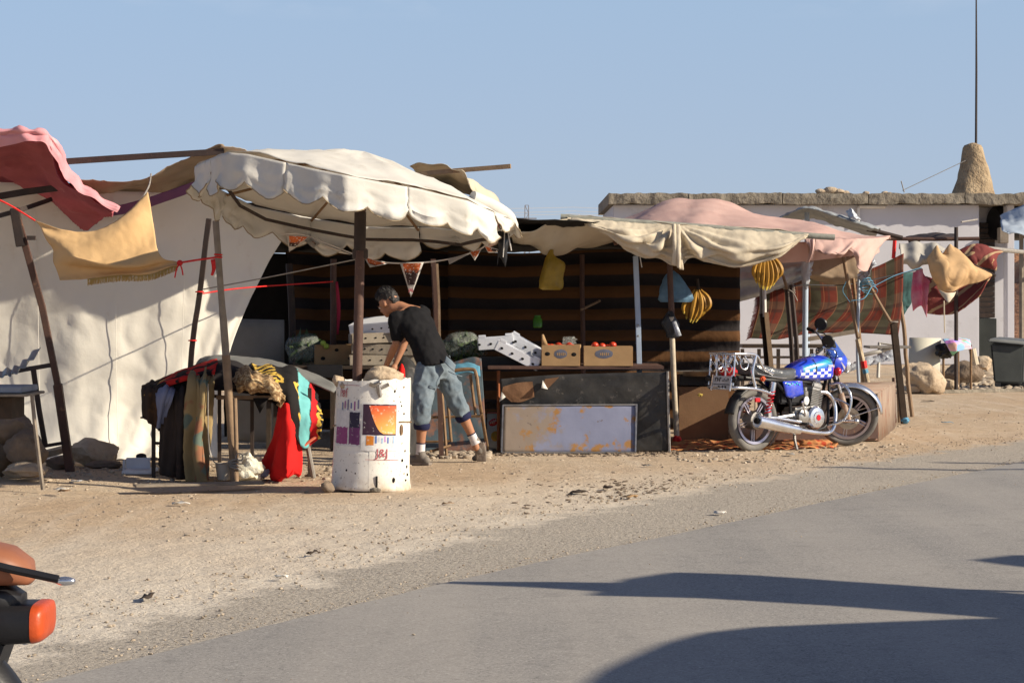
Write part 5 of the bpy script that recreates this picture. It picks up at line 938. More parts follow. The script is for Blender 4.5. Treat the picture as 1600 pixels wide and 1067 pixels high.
for k in range(4): bs.tube(ring(P(1352+k*2, 440+k*4, 26.9), .07+.01*k, 0, (.3*k-.5, .6, 1)), .006, 5, closed=True)
bs.tube(smooth_path(vv_((1362, 448, 26.8), (1350, 466, 26.7), (1330, 470, 26.7)), 12), .006, 5); bs.tube(smooth_path(vv_((1322, 440, 26.8), (1317, 455, 26.8), (1328, 472, 26.8)), 12), .004, 5); bs.tube(smooth_path(vv_((1360, 450, 26.8), (1400, 430, 27.2), (1440, 418, 28)), 12), .003, 5); mk('blue_string', bs, MT['bluecord'], q4)
mk('shredded_plastic', cloth([[(1338, 428, 26.9), (1352, 415, 26.9), (1366, 405, 26.9)], [(1342, 440, 26.85), (1356, 425, 26.8), (1370, 412, 26.85)]], 24, 10, .06, 7, 6), MT['silver'], None, 'shredded silver plastic caught on the pole cluster', 'plastic', solid=.004)
bpst = thing('black_post', 'thick black wooden post leaning at the stall edge', 'post', G(1412, 662))
mk('shaft', MB().tube([P(1396, 504, 26.9), P(1404, 580, 26.9), G(1413, 662)], .055, 4), MT['wooddark'], bpst, bevel=.008); mk('wire_crown', MB().tube(ring(P(1396, 503, 26.9), .05, 0), .008, 5, closed=True), MT['wire'], bpst); mk('blue_rag', MB().rock(G(1413, 663)+Vector((0, -.08, .05)), (.05, .04, .035), 81, 3, 8, .4), MT['bluecord'], bpst)
for k, (a, b) in enumerate((((1396, 590), 1399), ((1403, 600), 1405))): mk('stake', MB().tube([P(*a, 27.2), gnd(b, 27.2)], .018, 6), MT['wood'] if k else MT['rustbrown'], bpst)
pole('knotty_stick', 'tall knotty stick beside the plaid blanket edge', 'stick', [(1405, 452, 28.6), (1411, 510, 28.6), (1418, 575, 28.6), gnd(1424, 28.6)], .026, MT['wood'], 8, wob=.02)
wt_ = thing('work_table', 'rough wooden table in front of the plaid blanket', 'table', gnd(1225, 28.8))
mk('table_top', MB().box((P(1228, 0, 28.6).x, 28.6, P(0, 541, 28.3).z), (1.15, .7, .04)), MT['woodgrey'], wt_, bevel=.005)
for px in (1160, 1186, 1216, 1240, 1268, 1290): mk('leg', MB().tube([P(px, 545, 28.35), gnd(px, 28.35)], .03, 4), MT['woodgrey'], wt_)
mk('rail', MB().box((P(1228, 0, 28.3).x, 28.28, P(0, 558, 28.3).z), (1.1, .03, .03)), MT['woodgrey'], wt_)
mk('board', MB().bar(P(1262, 530, 28), P(1336, 518, 28), .1, .05), MT['woodgrey'], None, 'pale plank lying along the foot of the plaid blanket', 'plank')
wc = thing('plastic_chair', 'broken white plastic chair behind the front wheel', 'chair', gnd(1375, 28))
mk('seat', MB().box((P(1375, 0, 28).x, 28, .42), (.42, .42, .04)), M('grey_white_plastic', (.55, .53, .48), .5), wc, bevel=.015)
for dx, dy in ((-.19, -.19), (.19, -.19), (-.19, .19), (.19, .19)): mk('leg', MB().tube([Vector((P(1375, 0, 28).x+dx, 28+dy, .43)), Vector((P(1375, 0, 28).x+dx*1.15, 28+dy*1.15, 0))], .024, 8), bpy.data.materials['grey_white_plastic'], wc)
mk('arm', MB().tube(smooth_path(vv_((1348, 555, 27.8), (1378, 548, 27.8), (1402, 542, 28.2)), 8), .024, 8), bpy.data.materials['grey_white_plastic'], wc); mk('backrest', MB().tube(vv_((1402, 590, 28.2), (1402, 540, 28.3), (1374, 536, 28.3), (1372, 590, 28.2)), .022, 8), bpy.data.materials['grey_white_plastic'], wc)
mk('grey_shelf', MB().box(P(1386, 542, 28), (.5, .5, .03)), MT['greytube'], None, 'grey metal shelf propped behind the black post', 'shelf', bevel=.004)
mk('torn_plastic', cloth([[(1325, 570, 27.4), (1350, 560, 27.4), (1380, 550, 27.4), (1398, 545, 27.4)], [(1325, 580, 27.3), (1350, 572, 27.3), (1380, 565, 27.3), (1398, 560, 27.3)]], 30, 10, .04, 5, 8), MT['silver'], None, 'torn clear plastic draped over the broken chair', 'plastic', solid=.004)
# rusty cabinet lying on its side
s = NT('rusty_cabinet'); c = s.mix(s.ramp(s.noise(3, 6), .35, .65), (.33, .25, .19), (.24, .165, .12)); c = s.mix(s.ramp(s.noise(6, 6, .65), .56, .66), c, (.24, .09, .055)); s.base(c, .7, 0, s.bump(s.noise(30, 4), .3, .008), .25); MT['cab'] = s.mat
ca = thing('rusty_cabinet', 'rusty tan metal cabinet lying behind the front wheel', 'cabinet', G(1350, 690))
A, B, C_ = G(1180, 694), G(1371, 691), G(1398, 668); h_ = .50
up_ = Vector((0, 0, h_)); D_ = A+(C_-B)
def slab(mbx, p, q, r_, s_): return mbx.add([p, q, r_, s_], [[0, 1, 2, 3]])
mk('end_panel', slab(MB(), B, C_, C_+up_*1.02, B+up_), MT['cab'], ca, solid=.02); mk('top_panel', slab(MB(), A+up_, B+up_, C_+up_*1.02, D_+up_), MT['cab'], ca, solid=.02); mk('back_panel', slab(MB(), D_, C_, C_+up_, D_+up_), MT['rustdark'], ca, solid=.015); mk('end_panel', slab(MB(), A, D_, D_+up_, A+up_), MT['cab'], ca, solid=.015); mk('floor_panel', slab(MB(), A+Vector((0, 0, .03)), B+Vector((0, 0, .03)), C_+Vector((0, 0, .03)), D_+Vector((0, 0, .03))), MT['cab'], ca, solid=.02)
mk('lip', MB().bar(A+Vector((0, -.01, .12)), B+Vector((0, -.01, .12)), .02, .16), MT['rustbrown'], ca)
card_box('cardboard_box', 'tall brown cardboard box behind the rear wheel', (P(1098, 0, 23.4).x, 23.5, 0), (.50, .4, .56), 0, M('dark_cardboard', (.24, .14, .075), .85, (.18, .10, .055), 4, .2), open_=False)
mk('oval_tray', MB().lathe([(.01, 0), (.2, .005), (.26, .05), (.27, .055), (.2, .012), (.01, .01)], 24, Matrix.Translation(P(1098, 588, 23.3))), MT['steel'], None, 'round metal tray on the tall cardboard box', 'tray')
mk('dark_carton', MB().box((P(1098, 0, 23.5).x, 23.5, .63), (.5, .4, .1)), MT['black'], None, 'flat dark carton under the round metal tray', 'carton', bevel=.006)
mk('yellow_scrap', MB().rock(P(1094, 617, 23.2), (.026, .008, .016), 55, 3, 6, .6), M('yellow_scrap', (.7, .52, .12)), None, 'yellow scrap of peel on the cardboard box', 'scrap')
s = NT('red_rug'); v1 = s.voro(14); c = s.mix(s.ramp(v1.outputs['Distance'], .3, .45), (.42, .07, .035), (.48, .22, .09)); c = s.mix(s.ramp(s.noise(9, 4), .55, .62), c, (.08, .03, .025)); s.base(c, .95, 0, s.bump(s.noise(120, 3), .5, .006), .1); MT['redrug'] = s.mat
mk('floor_rug', cloth([[gnd(1050, 23.5)+Vector((0, 0, .03)), gnd(1150, 23.4)+Vector((0, 0, .03)), gnd(1250, 23.4)+Vector((0, 0, .03)), gnd(1305, 23.3)+Vector((0, 0, .03))], [G(1048, 697)+Vector((0, 0, .05)), G(1150, 696)+Vector((0, 0, .05)), G(1250, 697)+Vector((0, 0, .05)), G(1310, 696)+Vector((0, 0, .045))], [G(1045, 705)+Vector((0, 0, .02)), G(1150, 704)+Vector((0, 0, .025)), G(1240, 704)+Vector((0, 0, .03)), G(1306, 701)+Vector((0, 0, .02))]], 70, 22, .02, 5, 5, lambda u, v: .02*max(0, sin(u*26+v*4))), MT['redrug'], None, 'crumpled red and orange rug on the ground under the motorcycle', 'rug', solid=.012, ang=180)
mk('rolled_rug', MB().tube(smooth_path([G(1250, 700)+Vector((0, .02, .04)), G(1275, 699)+Vector((0, -.05, .045)), G(1299, 699)+Vector((0, 0, .035))], 16), [.016, .026, .034, .03, .038, .03, .036, .04, .03, .034, .028, .036, .03, .034, .026, .014], 10), MT['redrug'], None, 'rolled up end of the red rug beside the front wheel', 'rug')
# chair frame, blue sack and tin behind the boy
MT['bluesack'] = M('rusted_blue_sheet', (.075, .105, .125), .7, (.05, .075, .09), 3, .4, 30, 0, ((.20, .10, .07), 6, .50))
mk('blue_metal_sheet', cloth([[(636, 575, 21.7), (690, 570, 21.7), (735, 558, 21.7), (752, 560, 21.7)], [(636, 640, 21.6), (690, 640, 21.6), (740, 630, 21.6), (757, 635, 21.6)], [(634, 708, 21.5), (690, 707, 21.5), (742, 706, 21.5), (760, 704, 21.5)]], 34, 26, .012, 3, 3), MT['bluesack'], None, 'rust mottled blue metal sheet standing behind the boy', 'metal sheet', solid=.012)
mk('teal_cloth', cloth([[(705, 572, 21.5), (730, 565, 21.5), (750, 572, 21.5)], [(706, 585, 21.42), (730, 580, 21.42), (751, 588, 21.42)]], 14, 8, .02, 5, 3), cloth_mat('teal_cloth', (.10, .26, .36)), None, 'teal cloth folded over the blue metal sheet', 'cloth', solid=.008)
cf = thing('chair_frame', 'bare rusty tube chair frame standing behind the boy', 'chair frame', G(730, 712))
t1 = MB().tube(smooth_path([P(690, 590, 21.35), P(706, 580, 21.3), P(735, 577, 21.3), P(744, 585, 21.28), P(750, 630, 21.25), G(763, 708)], 26), .017, 8); mk('bent_tube', t1, MT['rusttan'], cf)
for pts in ([P(735, 585, 21.3), P(743, 648, 21.3)], [P(690, 605, 21.2), G(698, 714)], [P(699, 620, 21.25), P(705, 690, 21.25)]): mk('upright', MB().tube(pts, .014, 8), MT['rusttan'], cf)
for pts in ([P(665, 652, 21.3), P(750, 650, 21.26), P(754, 644, 21.25)], [P(640, 690, 21.3), P(695, 690, 21.25), P(706, 688, 21.25)], [P(672, 705, 21.0), P(704, 696, 21.1)]): mk('cross_bar', MB().tube(pts, .012, 8), MT['rusttan'], cf)
bk = thing('black_cushion', 'black cushion with a red and grey stripe behind the drum', 'cushion', (P(632, 0, 21).x, 21, 0))
mk('pad', cloth([[(612, 600, 20.9), (616, 572, 20.9), (630, 558, 20.9), (645, 570, 20.9), (650, 600, 20.9)], [(610, 640, 20.7), (618, 620, 20.65), (632, 610, 20.65), (646, 620, 20.7), (652, 640, 20.8)], [(612, 712, 20.75), (620, 714, 20.6), (632, 715, 20.6), (642, 714, 20.65), (652, 712, 20.75)]], 26, 30, .01, 3, 2), MT['blackboard'], bk, solid=.05)
mk('red_stripe', cloth([[(624, 576, 20.55), (628, 568, 20.55), (632, 578, 20.55)], [(620, 594, 20.5), (627, 592, 20.5), (633, 596, 20.5)]], 8, 8, 0), MT['redfelt'], bk, solid=.01); mk('grey_stripe', cloth([[(627, 596, 20.5), (634, 590, 20.5)], [(630, 640, 20.45), (639, 636, 20.45)], [(630, 700, 20.45), (637, 700, 20.45)]], 8, 12, .004), MT['silver'], bk, solid=.008)
on = thing('oil_tin', 'tall cooking oil tin with red label standing beside the counter', 'tin', gnd(773, 22.4))
mk('body', MB().box((P(773, 0, 22.4).x, 22.4, .17), (.15, .15, .34)), M('grey_tin', (.40, .42, .44), .4, (.33, .35, .36), 6, .1, 40, .3), on, bevel=.01)
mk('lid', MB().box((P(773, 0, 22.4).x, 22.4, .345), (.13, .13, .015)), MT['redplastic'], on)
mk('red_label', MB().ball((P(771, 0, 22.4).x, 22.324, .255), (.05, .003, .035), 2, rotm(0, -25, 0).to_3x3()), MT['redplastic'], on)
for q in range(4): mk('print_stroke', MB().box((P(771, 0, 22.4).x-.03+.018*q, 22.319, .25+.008*q), (.008, .001, .02)), MT['litter'], on)
mk('flower_print', MB().ball((P(774, 0, 22.4).x, 22.323, .12), (.045, .003, .05), 2), M('sunflower_print', (.55, .28, .04), .5, (.3, .25, .05), 30, 0), on)
# ================================================================== FAR RIGHT
hb2 = thing('hanging_blankets', 'tan blanket hung over a rail by the white building', 'blanket', P(1490, 480, 36))
hb2['label'] = 'tan blanket draped over the rail in front of the white building'
mk('tan_blanket', cloth([[(1448, 405, 36), (1463, 384, 36), (1473, 394, 36), (1485, 380, 36), (1500, 392, 36)], [(1452, 420, 35.9), (1468, 405, 35.8), (1485, 410, 35.8), (1505, 412, 35.8), (1525, 415, 35.9)], [(1460, 440, 35.9), (1475, 435, 35.7), (1490, 432, 35.7), (1515, 428, 35.8), (1548, 428, 36)], [(1464, 452, 36), (1478, 457, 35.8), (1492, 455, 35.8), (1515, 445, 35.9), (1546, 434, 36)]], 60, 50, .035, 1.6, 4, lambda u, v: .012*sin(u*17+v*9)), cloth_mat('ochre_blanket', (.56, .37, .20), (.46, .30, .155), ((.34, .22, .12), 5, .58)), hb2, solid=.008, ang=180)
mk('cream_corner', cloth([[(1466, 452, 35.8), (1480, 458, 35.7), (1494, 456, 35.8)], [(1474, 466, 35.7), (1482, 472, 35.6), (1490, 464, 35.7)]], 12, 10, .02, 3, 5), MT['cream'], hb2, solid=.01)
s = NT('maroon_blanket'); sp = s.sep('UV'); f_ = s.math('FRACT', s.math('ADD', s.math('MULTIPLY', sp[0], 1.9), s.math('MULTIPLY', sp[1], 2.2))); c = s.mix(s.ramp(s.math('ABSOLUTE', s.math('SUBTRACT', f_, .5)), .07, .1, (1, 1, 1, 1), (0, 0, 0, 1)), (.20, .055, .05), (.42, .29, .17)); c = s.mix(s.ramp(s.noise(5, 2), .58, .6), c, (.42, .28, .15)); s.base(c, .95, 0, s.bump(s.noise(60, 3), .4, .01), .1); MT['maroon'] = s.mat
mb1 = mk('maroon_blanket', cloth([[(1494, 392, 36.4), (1515, 382, 36.4), (1532, 380, 36.4), (1550, 388, 36.4), (1568, 392, 36.4)], [(1497, 415, 36.3), (1515, 405, 36.2), (1532, 402, 36.2), (1548, 402, 36.2), (1560, 400, 36.3)], [(1505, 425, 36.4), (1520, 420, 36.3), (1537, 418, 36.3), (1550, 420, 36.3), (1556, 424, 36.3)]], 40, 26, .04, 2.4, 5), MT['maroon'], None, 'maroon patterned blanket thrown over the rail end', 'blanket', solid=.02, ang=180)
mk('maroon_blanket', cloth([[(1440, 430, 36.7), (1480, 440, 36.7), (1520, 440, 36.6), (1552, 428, 36.3)], [(1442, 465, 36.6), (1480, 470, 36.5), (1510, 466, 36.4), (1540, 444, 36.2)], [(1448, 490, 36.6), (1470, 492, 36.5), (1495, 488, 36.4), (1530, 462, 36.2)]], 40, 26, .02, 2, 7), MT['maroon'], None, 'dark maroon blanket sagging beneath the tan one', 'blanket', solid=.02, ang=180)
mk('pink_scarf', cloth([[(1427, 425, 36.1), (1440, 420, 36.1), (1452, 440, 36.1)], [(1424, 460, 36), (1440, 455, 36), (1449, 468, 36)], [(1427, 486, 36), (1440, 478, 36), (1448, 496, 36)]], 20, 26, .03, 3, 6, lambda u, v: .03*sin(u*11)), cloth_mat('pink_scarf', (.55, .05, .13), (.62, .35, .36)), None, 'magenta and white scarf hanging beside the maroon blanket', 'scarf', solid=.01, ang=180)
mk('dark_green_cloth', cloth([[(1410, 425, 36.4), (1432, 425, 36.4)], [(1410, 470, 36.4), (1425, 470, 36.4)], [(1411, 495, 36.4), (1420, 480, 36.4)]], 12, 20, .02, 3, 7), cloth_mat('dark_teal_cloth', (.03, .05, .05), (.12, .28, .28)), None, 'dark teal cloth hanging next to the magenta scarf', 'cloth', solid=.01, ang=180)
fr2 = thing('clothes_rail', 'rusty clothes rail with two posts before the white building', 'rail', gnd(1494, 36.5))
mk('top_bar', MB().tube(vv_((1385, 373, 36.5), (1460, 374, 36.5), (1530, 373, 36.5)), .03, 8), MT['rustbrown'], fr2); mk('lower_bar', MB().tube(vv_((1405, 386, 36.3), (1460, 388, 36.3)), .035, 8), MT['greytube'], fr2); mk('post', MB().tube([P(1494, 355, 36.4), P(1494, 470, 36.4), gnd(1494, 36.4)], .032, 8), MT['rustdark'], fr2); mk('diagonal', MB().tube(vv_((1515, 412, 36.2), (1555, 432, 36.0)), .03, 8), MT['rustdark'], fr2); mk('tie', MB().tube(vv_((1502, 347, 36.4), (1527, 343, 38)), .014, 6), MT['wire'], fr2); mk('ribbon', MB().tube(vv_((1398, 376, 36.3), (1396, 404, 36.3)), .03, 6), MT['redcord'], fr2); mk('string', MB().tube(vv_((1475, 470, 35.8), (1476, 520, 35.8)), .01, 5), MT['cream'], fr2)
mk('grey_awning_cloth', cloth([[(1405, 380, 36.2), (1430, 378, 36.2), (1450, 380, 36.2), (1478, 385, 36.2)], [(1408, 400, 36), (1430, 405, 36), (1452, 402, 36), (1468, 395, 36)], [(1410, 412, 36.1), (1428, 420, 36.1), (1448, 414, 36.1), (1460, 400, 36.1)]], 34, 22, .03, 2, 7, lambda u, v: .03*sin(u*14)), cloth_mat('grey_beige_cloth', (.42, .40, .36), (.32, .30, .27)), None, 'grey beige cloth slung under the rail beside the tan blanket', 'cloth', solid=.012, ang=180)
mk('brown_canopy', cloth([[(1415, 370, 37.5), (1450, 362, 37.5), (1495, 364, 37.5)], [(1420, 378, 36.6), (1455, 372, 36.6), (1490, 372, 36.6)]], 26, 10, .05, 1.6, 5), MT['rustdark'], None, 'dark brown canopy scrap above the clothes rail', 'canopy', solid=.02, ang=180)
mk('white_board', MB().add([P(1421, 528, 37), P(1470, 529, 37), P(1468, 590, 36.8), P(1419, 590, 36.8)], [[0, 1, 2, 3]]), M('cream_panel', (.60, .58, .48), .6, (.52, .5, .42), 3, .1, 30, 0, ((.3, .27, .22), 9, .68)), None, 'cream panel propped upright behind the boulder', 'panel', solid=.05)
for i, (px, py, Y, r, lab) in enumerate([(1445, 590, 36, (.36, .3, .26), 'large tilted tan boulder in front of the cream panel'), (1484, 601, 36.6, (.14, .12, .11), 'small round boulder between big boulder and stool'), (1428, 605, 36, (.18, .16, .1), 'low stone at the foot of the tilted boulder'), (1536, 568, 46, (.2, .18, .15), 'orange brown block beside the dark door panel'), (1505, 603, 40, (.34, .15, .24), 'dark rounded slab standing behind the stool')]):
    q = P(px, py, Y); q.z = max(q.z, r[2]*.7); mk('rock', MB().rock(q, r, 30+i, 4, 8, .15, rotm(10, 28 if i == 0 else 0, 0).to_3x3()), MT['rock' if i != 4 else 'rockdark'], None, lab, 'rock', ang=50)
stl = thing('stool', 'thin legged stool covered with a bright patterned cloth', 'stool', gnd(1494, 36.5))
for px, Y in ((1492, 36.4), (1497, 37.0), (1517, 36.8), (1474, 36.9)): mk('leg', MB().tube([P(px, 545, Y), Vector((P(px+(2 if px == 1492 else 0), 0, Y).x, Y, 0))], .02, 6), MT['rusttan'], stl)
mk('seat', MB().box((P(1494, 0, 36.7).x, 36.7, P(0, 541, 36.7).z), (.42, .42, .05)), MT['wooddark'], stl)
s = NT('bright_print'); v1 = s.voro(7); hs = s.n('ShaderNodeHueSaturation'); hs.inputs['Saturation'].default_value = 1.0; s.l(v1.outputs['Color'], hs.inputs['Color']); c = s.mix(.45, hs.outputs[0], (.55, .55, .75)); s.base(c, .9, 0, s.bump(s.noise(60, 3), .3, .01), .1)
mk('bright_cloth', cloth([[(1472, 530, 37), (1495, 527, 37), (1515, 530, 37)], [(1476, 534, 36.4), (1495, 533, 36.35), (1517, 537, 36.5)], [(1488, 556, 36.35), (1497, 549, 36.3), (1519, 544, 36.45)]], 22, 22, .02, 4, 3), s.mat, None, 'colourful printed cloth lying over the thin stool', 'cloth', solid=.012, ang=180)
mk('dark_bundle', MB().rock(P(1478, 548, 36.7), (.17, .15, .13), 57, 3, 7, .3), MT['black'], None, 'dark bundle hanging at the stool side', 'bundle'); mk('pale_roll', MB().tube(vv_((1519, 545, 37.2), (1524, 570, 37.2)), .06, 8), MT['cream'], None, 'pale cloth roll standing beside the stool', 'roll')
db = thing('rubbish_bin', 'big dark grey wheeled rubbish container beside the building', 'bin', gnd(1583, 38.4))
mk('body', MB().loft([[P(1553, 598, 38)+Vector((0, 0, 0)), P(1598, 600, 38), P(1607, 596, 39), P(1562, 594, 39)], [P(1547, 536, 38), P(1601, 540, 38), P(1615, 536, 39), P(1560, 532, 39)]]), M('dark_container', (.055, .062, .06), .5, (.04, .045, .044), 4, .15, 30), db, bevel=.03)
mk('lid', MB().loft([[P(1543, 534, 37.9), P(1604, 540, 37.9), P(1619, 536, 39.1), P(1557, 531, 39.1)], [P(1545, 529, 37.95), P(1602, 534, 37.95), P(1616, 530, 39.05), P(1560, 526, 39.05)]]), M('grey_lid', (.16, .165, .16), .5), db, bevel=.02)
mk('base', MB().box((P(1580, 0, 38.4).x, 38.4, .07), (.45, .5, .14)), MT['black'], db)
mk('kerb', MB().bar(gnd(1465, 36.2)+Vector((0, 0, .02)), gnd(1720, 37.5)+Vector((0, 0, .02)), .12, .06), MT['concrete'], kind='structure', bevel=.01)
# ================================================================== MOTORCYCLES
def arc_sheet(c, r, a0, a1, w_, n=26, m=9, camber=.02, taper=.0):
    g = []
    for i in range(n+1):
        a = R(lerp(a0, a1, i/n)); k = 1-taper*abs(i/n-.4); row = []
        for j in range(m):
            t = (j/(m-1)-.5)*2; rr_ = r-camber*t*t; row.append(Vector((c[0]+rr_*cos(a), t*w_/2*k, c[2]+rr_*sin(a))))
        g.append(row)
    return g
def motorcycle(name, label, loc, head, paint, tank_mat, style, steer, group=None):
    o = thing(name, label, 'motorcycle', loc, group, rot=(0, 0, head)); V = Vector
    def b(nm, mb, mat, par=None, **k): return mk(nm, mb, mat, par or o, **k)
    def wheel(c, m=None, disc=True):
        YM = Matrix.Translation(c) @ Matrix.Rotation(R(-90), 4, 'X')
        if m: YM = m @ YM
        w_ = b('wheel', MB().lathe([(.201, -.034), (.226, -.036), (.228, -.028), (.212, -.02), (.212, .02), (.228, .028), (.226, .036), (.201, .034), (.198, 0), (.201, -.034)], 48, YM, cap=False), MT['rim'])
        prof = [(.222+.036*(1-cos(t))*1.0 if False else .262+.038*cos(t), .044*sin(t)) for t in [pi*.80*(i/14*2-1) for i in range(15)]]
        b('tyre', MB().lathe(prof, 56, YM, cap=False), MT['tyre'], w_)
        b('hub', MB().lathe([(.012, -.075), (.035, -.072), (.05, -.05), (.05, .05), (.035, .07), (.012, .075)], 24, YM), MT['steel'], w_)
        for k in range(5):
            for sg in (-1, 1):
                a = 2*pi*k/5+.35; d = sg*.07; p0 = V((cos(a)*.045-sin(a)*sg*.012, sin(a)*.045+cos(a)*sg*.012, 0)); p1 = V((cos(a+d)*.205, sin(a+d)*.205, 0))
                q = MB(); q.bar(YM @ p0, YM @ p1, .012, .022, up=(YM.to_3x3() @ V((0, 0, 1)))); b('spoke', q, MT['rim'], w_)
        if disc:
            b('brake_disc', MB().lathe([(.07, -.066), (.112, -.066), (.112, -.062), (.07, -.062), (.07, -.066)], 40, YM, cap=False), MT['steel'], w_)
            b('disc_carrier', MB().lathe([(.02, -.06), (.075, -.062), (.075, -.056), (.02, -.054)], 24, YM), MT['greytube'], w_)
        else: b('brake_drum', MB().lathe([(.03, -.07), (.085, -.066), (.09, -.04), (.09, .04), (.03, .06)], 32, YM), MT['steel'], w_)
        return w_
    wheel((0, 0, .30), None, False)
    ax = V((-.28, 0, .62)).normalized(); pv = V((1.02, 0, .86)); SM = Matrix.Translation(pv) @ Matrix.Rotation(-steer, 4, ax) @ Matrix.Translation(-pv)
    wheel((1.28, 0, .30), SM, True)
    S = lambda: MB(SM)
    # fork
    for sy in (-1, 1):
        fl = b('fork_leg', S().tube([(1.283, sy*.088, .285), (1.22, sy*.088, .43), (1.165, sy*.088, .56)], [.026, .028, .030], 12), MT['forkleg'])
        b('fork_tube', S().tube([(1.17, sy*.088, .55), (1.0, sy*.088, .925)], .019, 10), MT['chrome'], fl)
        b('mirror', S().tube([(.90, sy*.27, 1.06), (.93, sy*.31, 1.09), (.945, sy*.295, 1.125)], .007, 6), MT['chrome']); 
        b('mirror_head', S().lathe([(.004, -.012), (.058, -.008), (.066, .004), (.058, .016), (.02, .02)], 20, Matrix.Translation((.945, sy*.30, 1.125)) @ rotm(90, 0, -20)), MT['black'])
        b('grip', S().tube([(.89, sy*.29, 1.045), (.84, sy*.40, 1.04)], .019, 10), MT['black'])
        b('lever', S().tube([(.93, sy*.27, 1.04), (.93, sy*.34, 1.03), (.89, sy*.41, 1.025)], .006, 6), MT['chrome'])
        b('indicator', S().ball((1.10, sy*.155, .79), (.035, .035, .045), 2), MT['redplastic'])
        b('indicator_stalk', S().tube([(1.07, sy*.08, .80), (1.09, sy*.13, .79)], .01, 6), MT['black'])
    for t in (.62, .9): p = V((1.283, 0, .285)).lerp(V((1.0, 0, .925)), t); b('fork_clamp', S().box(p, (.06, .22, .04), rotm(0, -24, 0).to_3x3()), MT['black'], bevel=.008)
    b('handlebar', S().tube(smooth_path([(.84, -.40, 1.04), (.90, -.27, 1.05), (.96, -.14, 1.0), (.975, -.05, .965), (.975, .05, .965), (.96, .14, 1.0), (.90, .27, 1.05), (.84, .40, 1.04)], 30), .011, 8), MT['chrome'])
    b('clocks', S().lathe([(.01, 0), (.045, .0), (.05, .04), (.045, .06), (.01, .06)], 18, Matrix.Translation((1.03, -.05, .99)) @ rotm(0, -30, 0)), MT['black']); b('clocks', S().lathe([(.01, 0), (.045, .0), (.05, .04), (.045, .06), (.01, .06)], 18, Matrix.Translation((1.03, .05, .99)) @ rotm(0, -30, 0)), MT['black'])
    b('brake_hose', S().tube(smooth_path([(.93, -.24, 1.04), (1.05, -.2, 1.0), (1.06, -.13, .8), (1.18, -.10, .5), (1.27, -.10, .36)], 20), .006, 6), MT['black'])
    b('cable', S().tube(smooth_path([(.92, -.26, 1.05), (.86, -.17, 1.0), (.90, -.10, .9), (.98, -.06, .82)], 16), .006, 6), MT['black']); b('cable', S().tube(smooth_path([(.92, .26, 1.05), (1.0, .2, 1.04), (1.04, .10, .9), (.98, .06, .80)], 16), .006, 6), MT['black'])
    b('caliper', S().box((1.225, -.085, .37), (.05, .05, .09), rotm(0, -24, 0).to_3x3()), MT['steel'], bevel=.01)
    b('front_mudguard', S().grid(arc_sheet((1.28, 0, .30), .345, 12, 128, .11, camber=.03)), MT['chrome'], solid=.004, ang=180)
    for sy in (-1, 1): b('mudguard_stay', S().tube([(1.285, sy*.07, .31), (1.28+.33*cos(R(25)), sy*.05, .3+.33*sin(R(25)))], .005, 6), MT['chrome'])
    # cowl, lamp and visor
    g = []
    for i in range(13):
        t = i/12; row = []
        for j in range(17):
            th = (j/16-.5)*pi*1.02; z = lerp(.73, .93, t); wd = .05+.095*sin(pi*min(1, t*.62+.12)); dp = .04+.13*sin(pi*min(1, t*.6+.1)); row.append(V((1.075+dp*cos(th)-.06*t, wd*sin(th), z)))
        g.append(row)
    cw = b('headlight_cowl', S().grid(g), paint, solid=.004, ang=180)
    b('headlight', S().lathe([(.01, .04), (.06, .035), (.075, .01), (.078, 0), (.06, -.03)], 24, Matrix.Translation((1.195, 0, .815)) @ rotm(0, 82, 0)), MT['lens'], cw)
    g = []
    for i in range(11):
        t = i/10; row = []
        for j in range(15):
            th = (j/14-.5)*pi*.98; wd = lerp(.143, .085, t**1.6); dp = lerp(.15, .10, t); row.append(V((1.015+dp*cos(th)-.10*t, wd*sin(th), .925+.17*t-.03*abs(sin(th))*t)))
        g.append(row)
    b('windscreen', S().grid(g), MT['visor'], cw, solid=.003, ang=180)
    b('white_flash', S().grid([[V((1.165-.05*t+.006, -.112-.026*t-.004*u, .80+.08*t+.035*u*(1-t*.6))) for u in (0, .5, 1)] for t in (0, .25, .5, .75, 1)]), MT['whitegloss'], cw)
    # tank
    TS = [(.44, .07, .715, .765), (.47, .10, .69, .79), (.55, .128, .67, .835), (.70, .146, .655, .882), (.84, .152, .655, .905), (.93, .142, .66, .90), (.975, .115, .675, .885), (.99, .07, .71, .85)]
    secs = []
    for i in range(31):
        q = crom([V((a, w_, 0)) for a, w_, z0, z1 in TS], i/30); z_ = crom([V((z0, z1, 0)) for a, w_, z0, z1 in TS], i/30); ring_ = []
        for j in range(28):
            th = 2*pi*j/28; cy, cz = cos(th), sin(th); e = .62; y = q.y*math.copysign(abs(cy)**e, cy); zc = (z_.x+z_.y)/2; hz = (z_.y-z_.x)/2; z = zc+hz*math.copysign(abs(cz)**(.75 if cz > 0 else .5), cz)
            if cz > 0: y *= 1-.22*cz*cz
            ring_.append((q.x, y, z))
        secs.append(ring_)
    tk = b('fuel_tank', MB().loft(secs), tank_mat, ang=60)
    b('filler_cap', MB().lathe([(.01, .03), (.03, .028), (.034, .0)], 18, Matrix.Translation((.80, 0, .893)) @ rotm(0, -6, 0), cap=False), MT['chrome'], tk)
    b('tank_strap', MB().tube(smooth_path([(.70, -.10, .87), (.705, -.148, .80), (.70, -.152, .735)], 8), .004, 5), MT['black'], tk)
    if style == 'rack':
        v, f = text_geo('ZEPN', .034, .001); b('lettering', MB().add([V((.895+p.x, -.153-.006+.10*abs(p.x)*0, .80+p.y)) for p in v], f), MT['whitegloss'], tk)
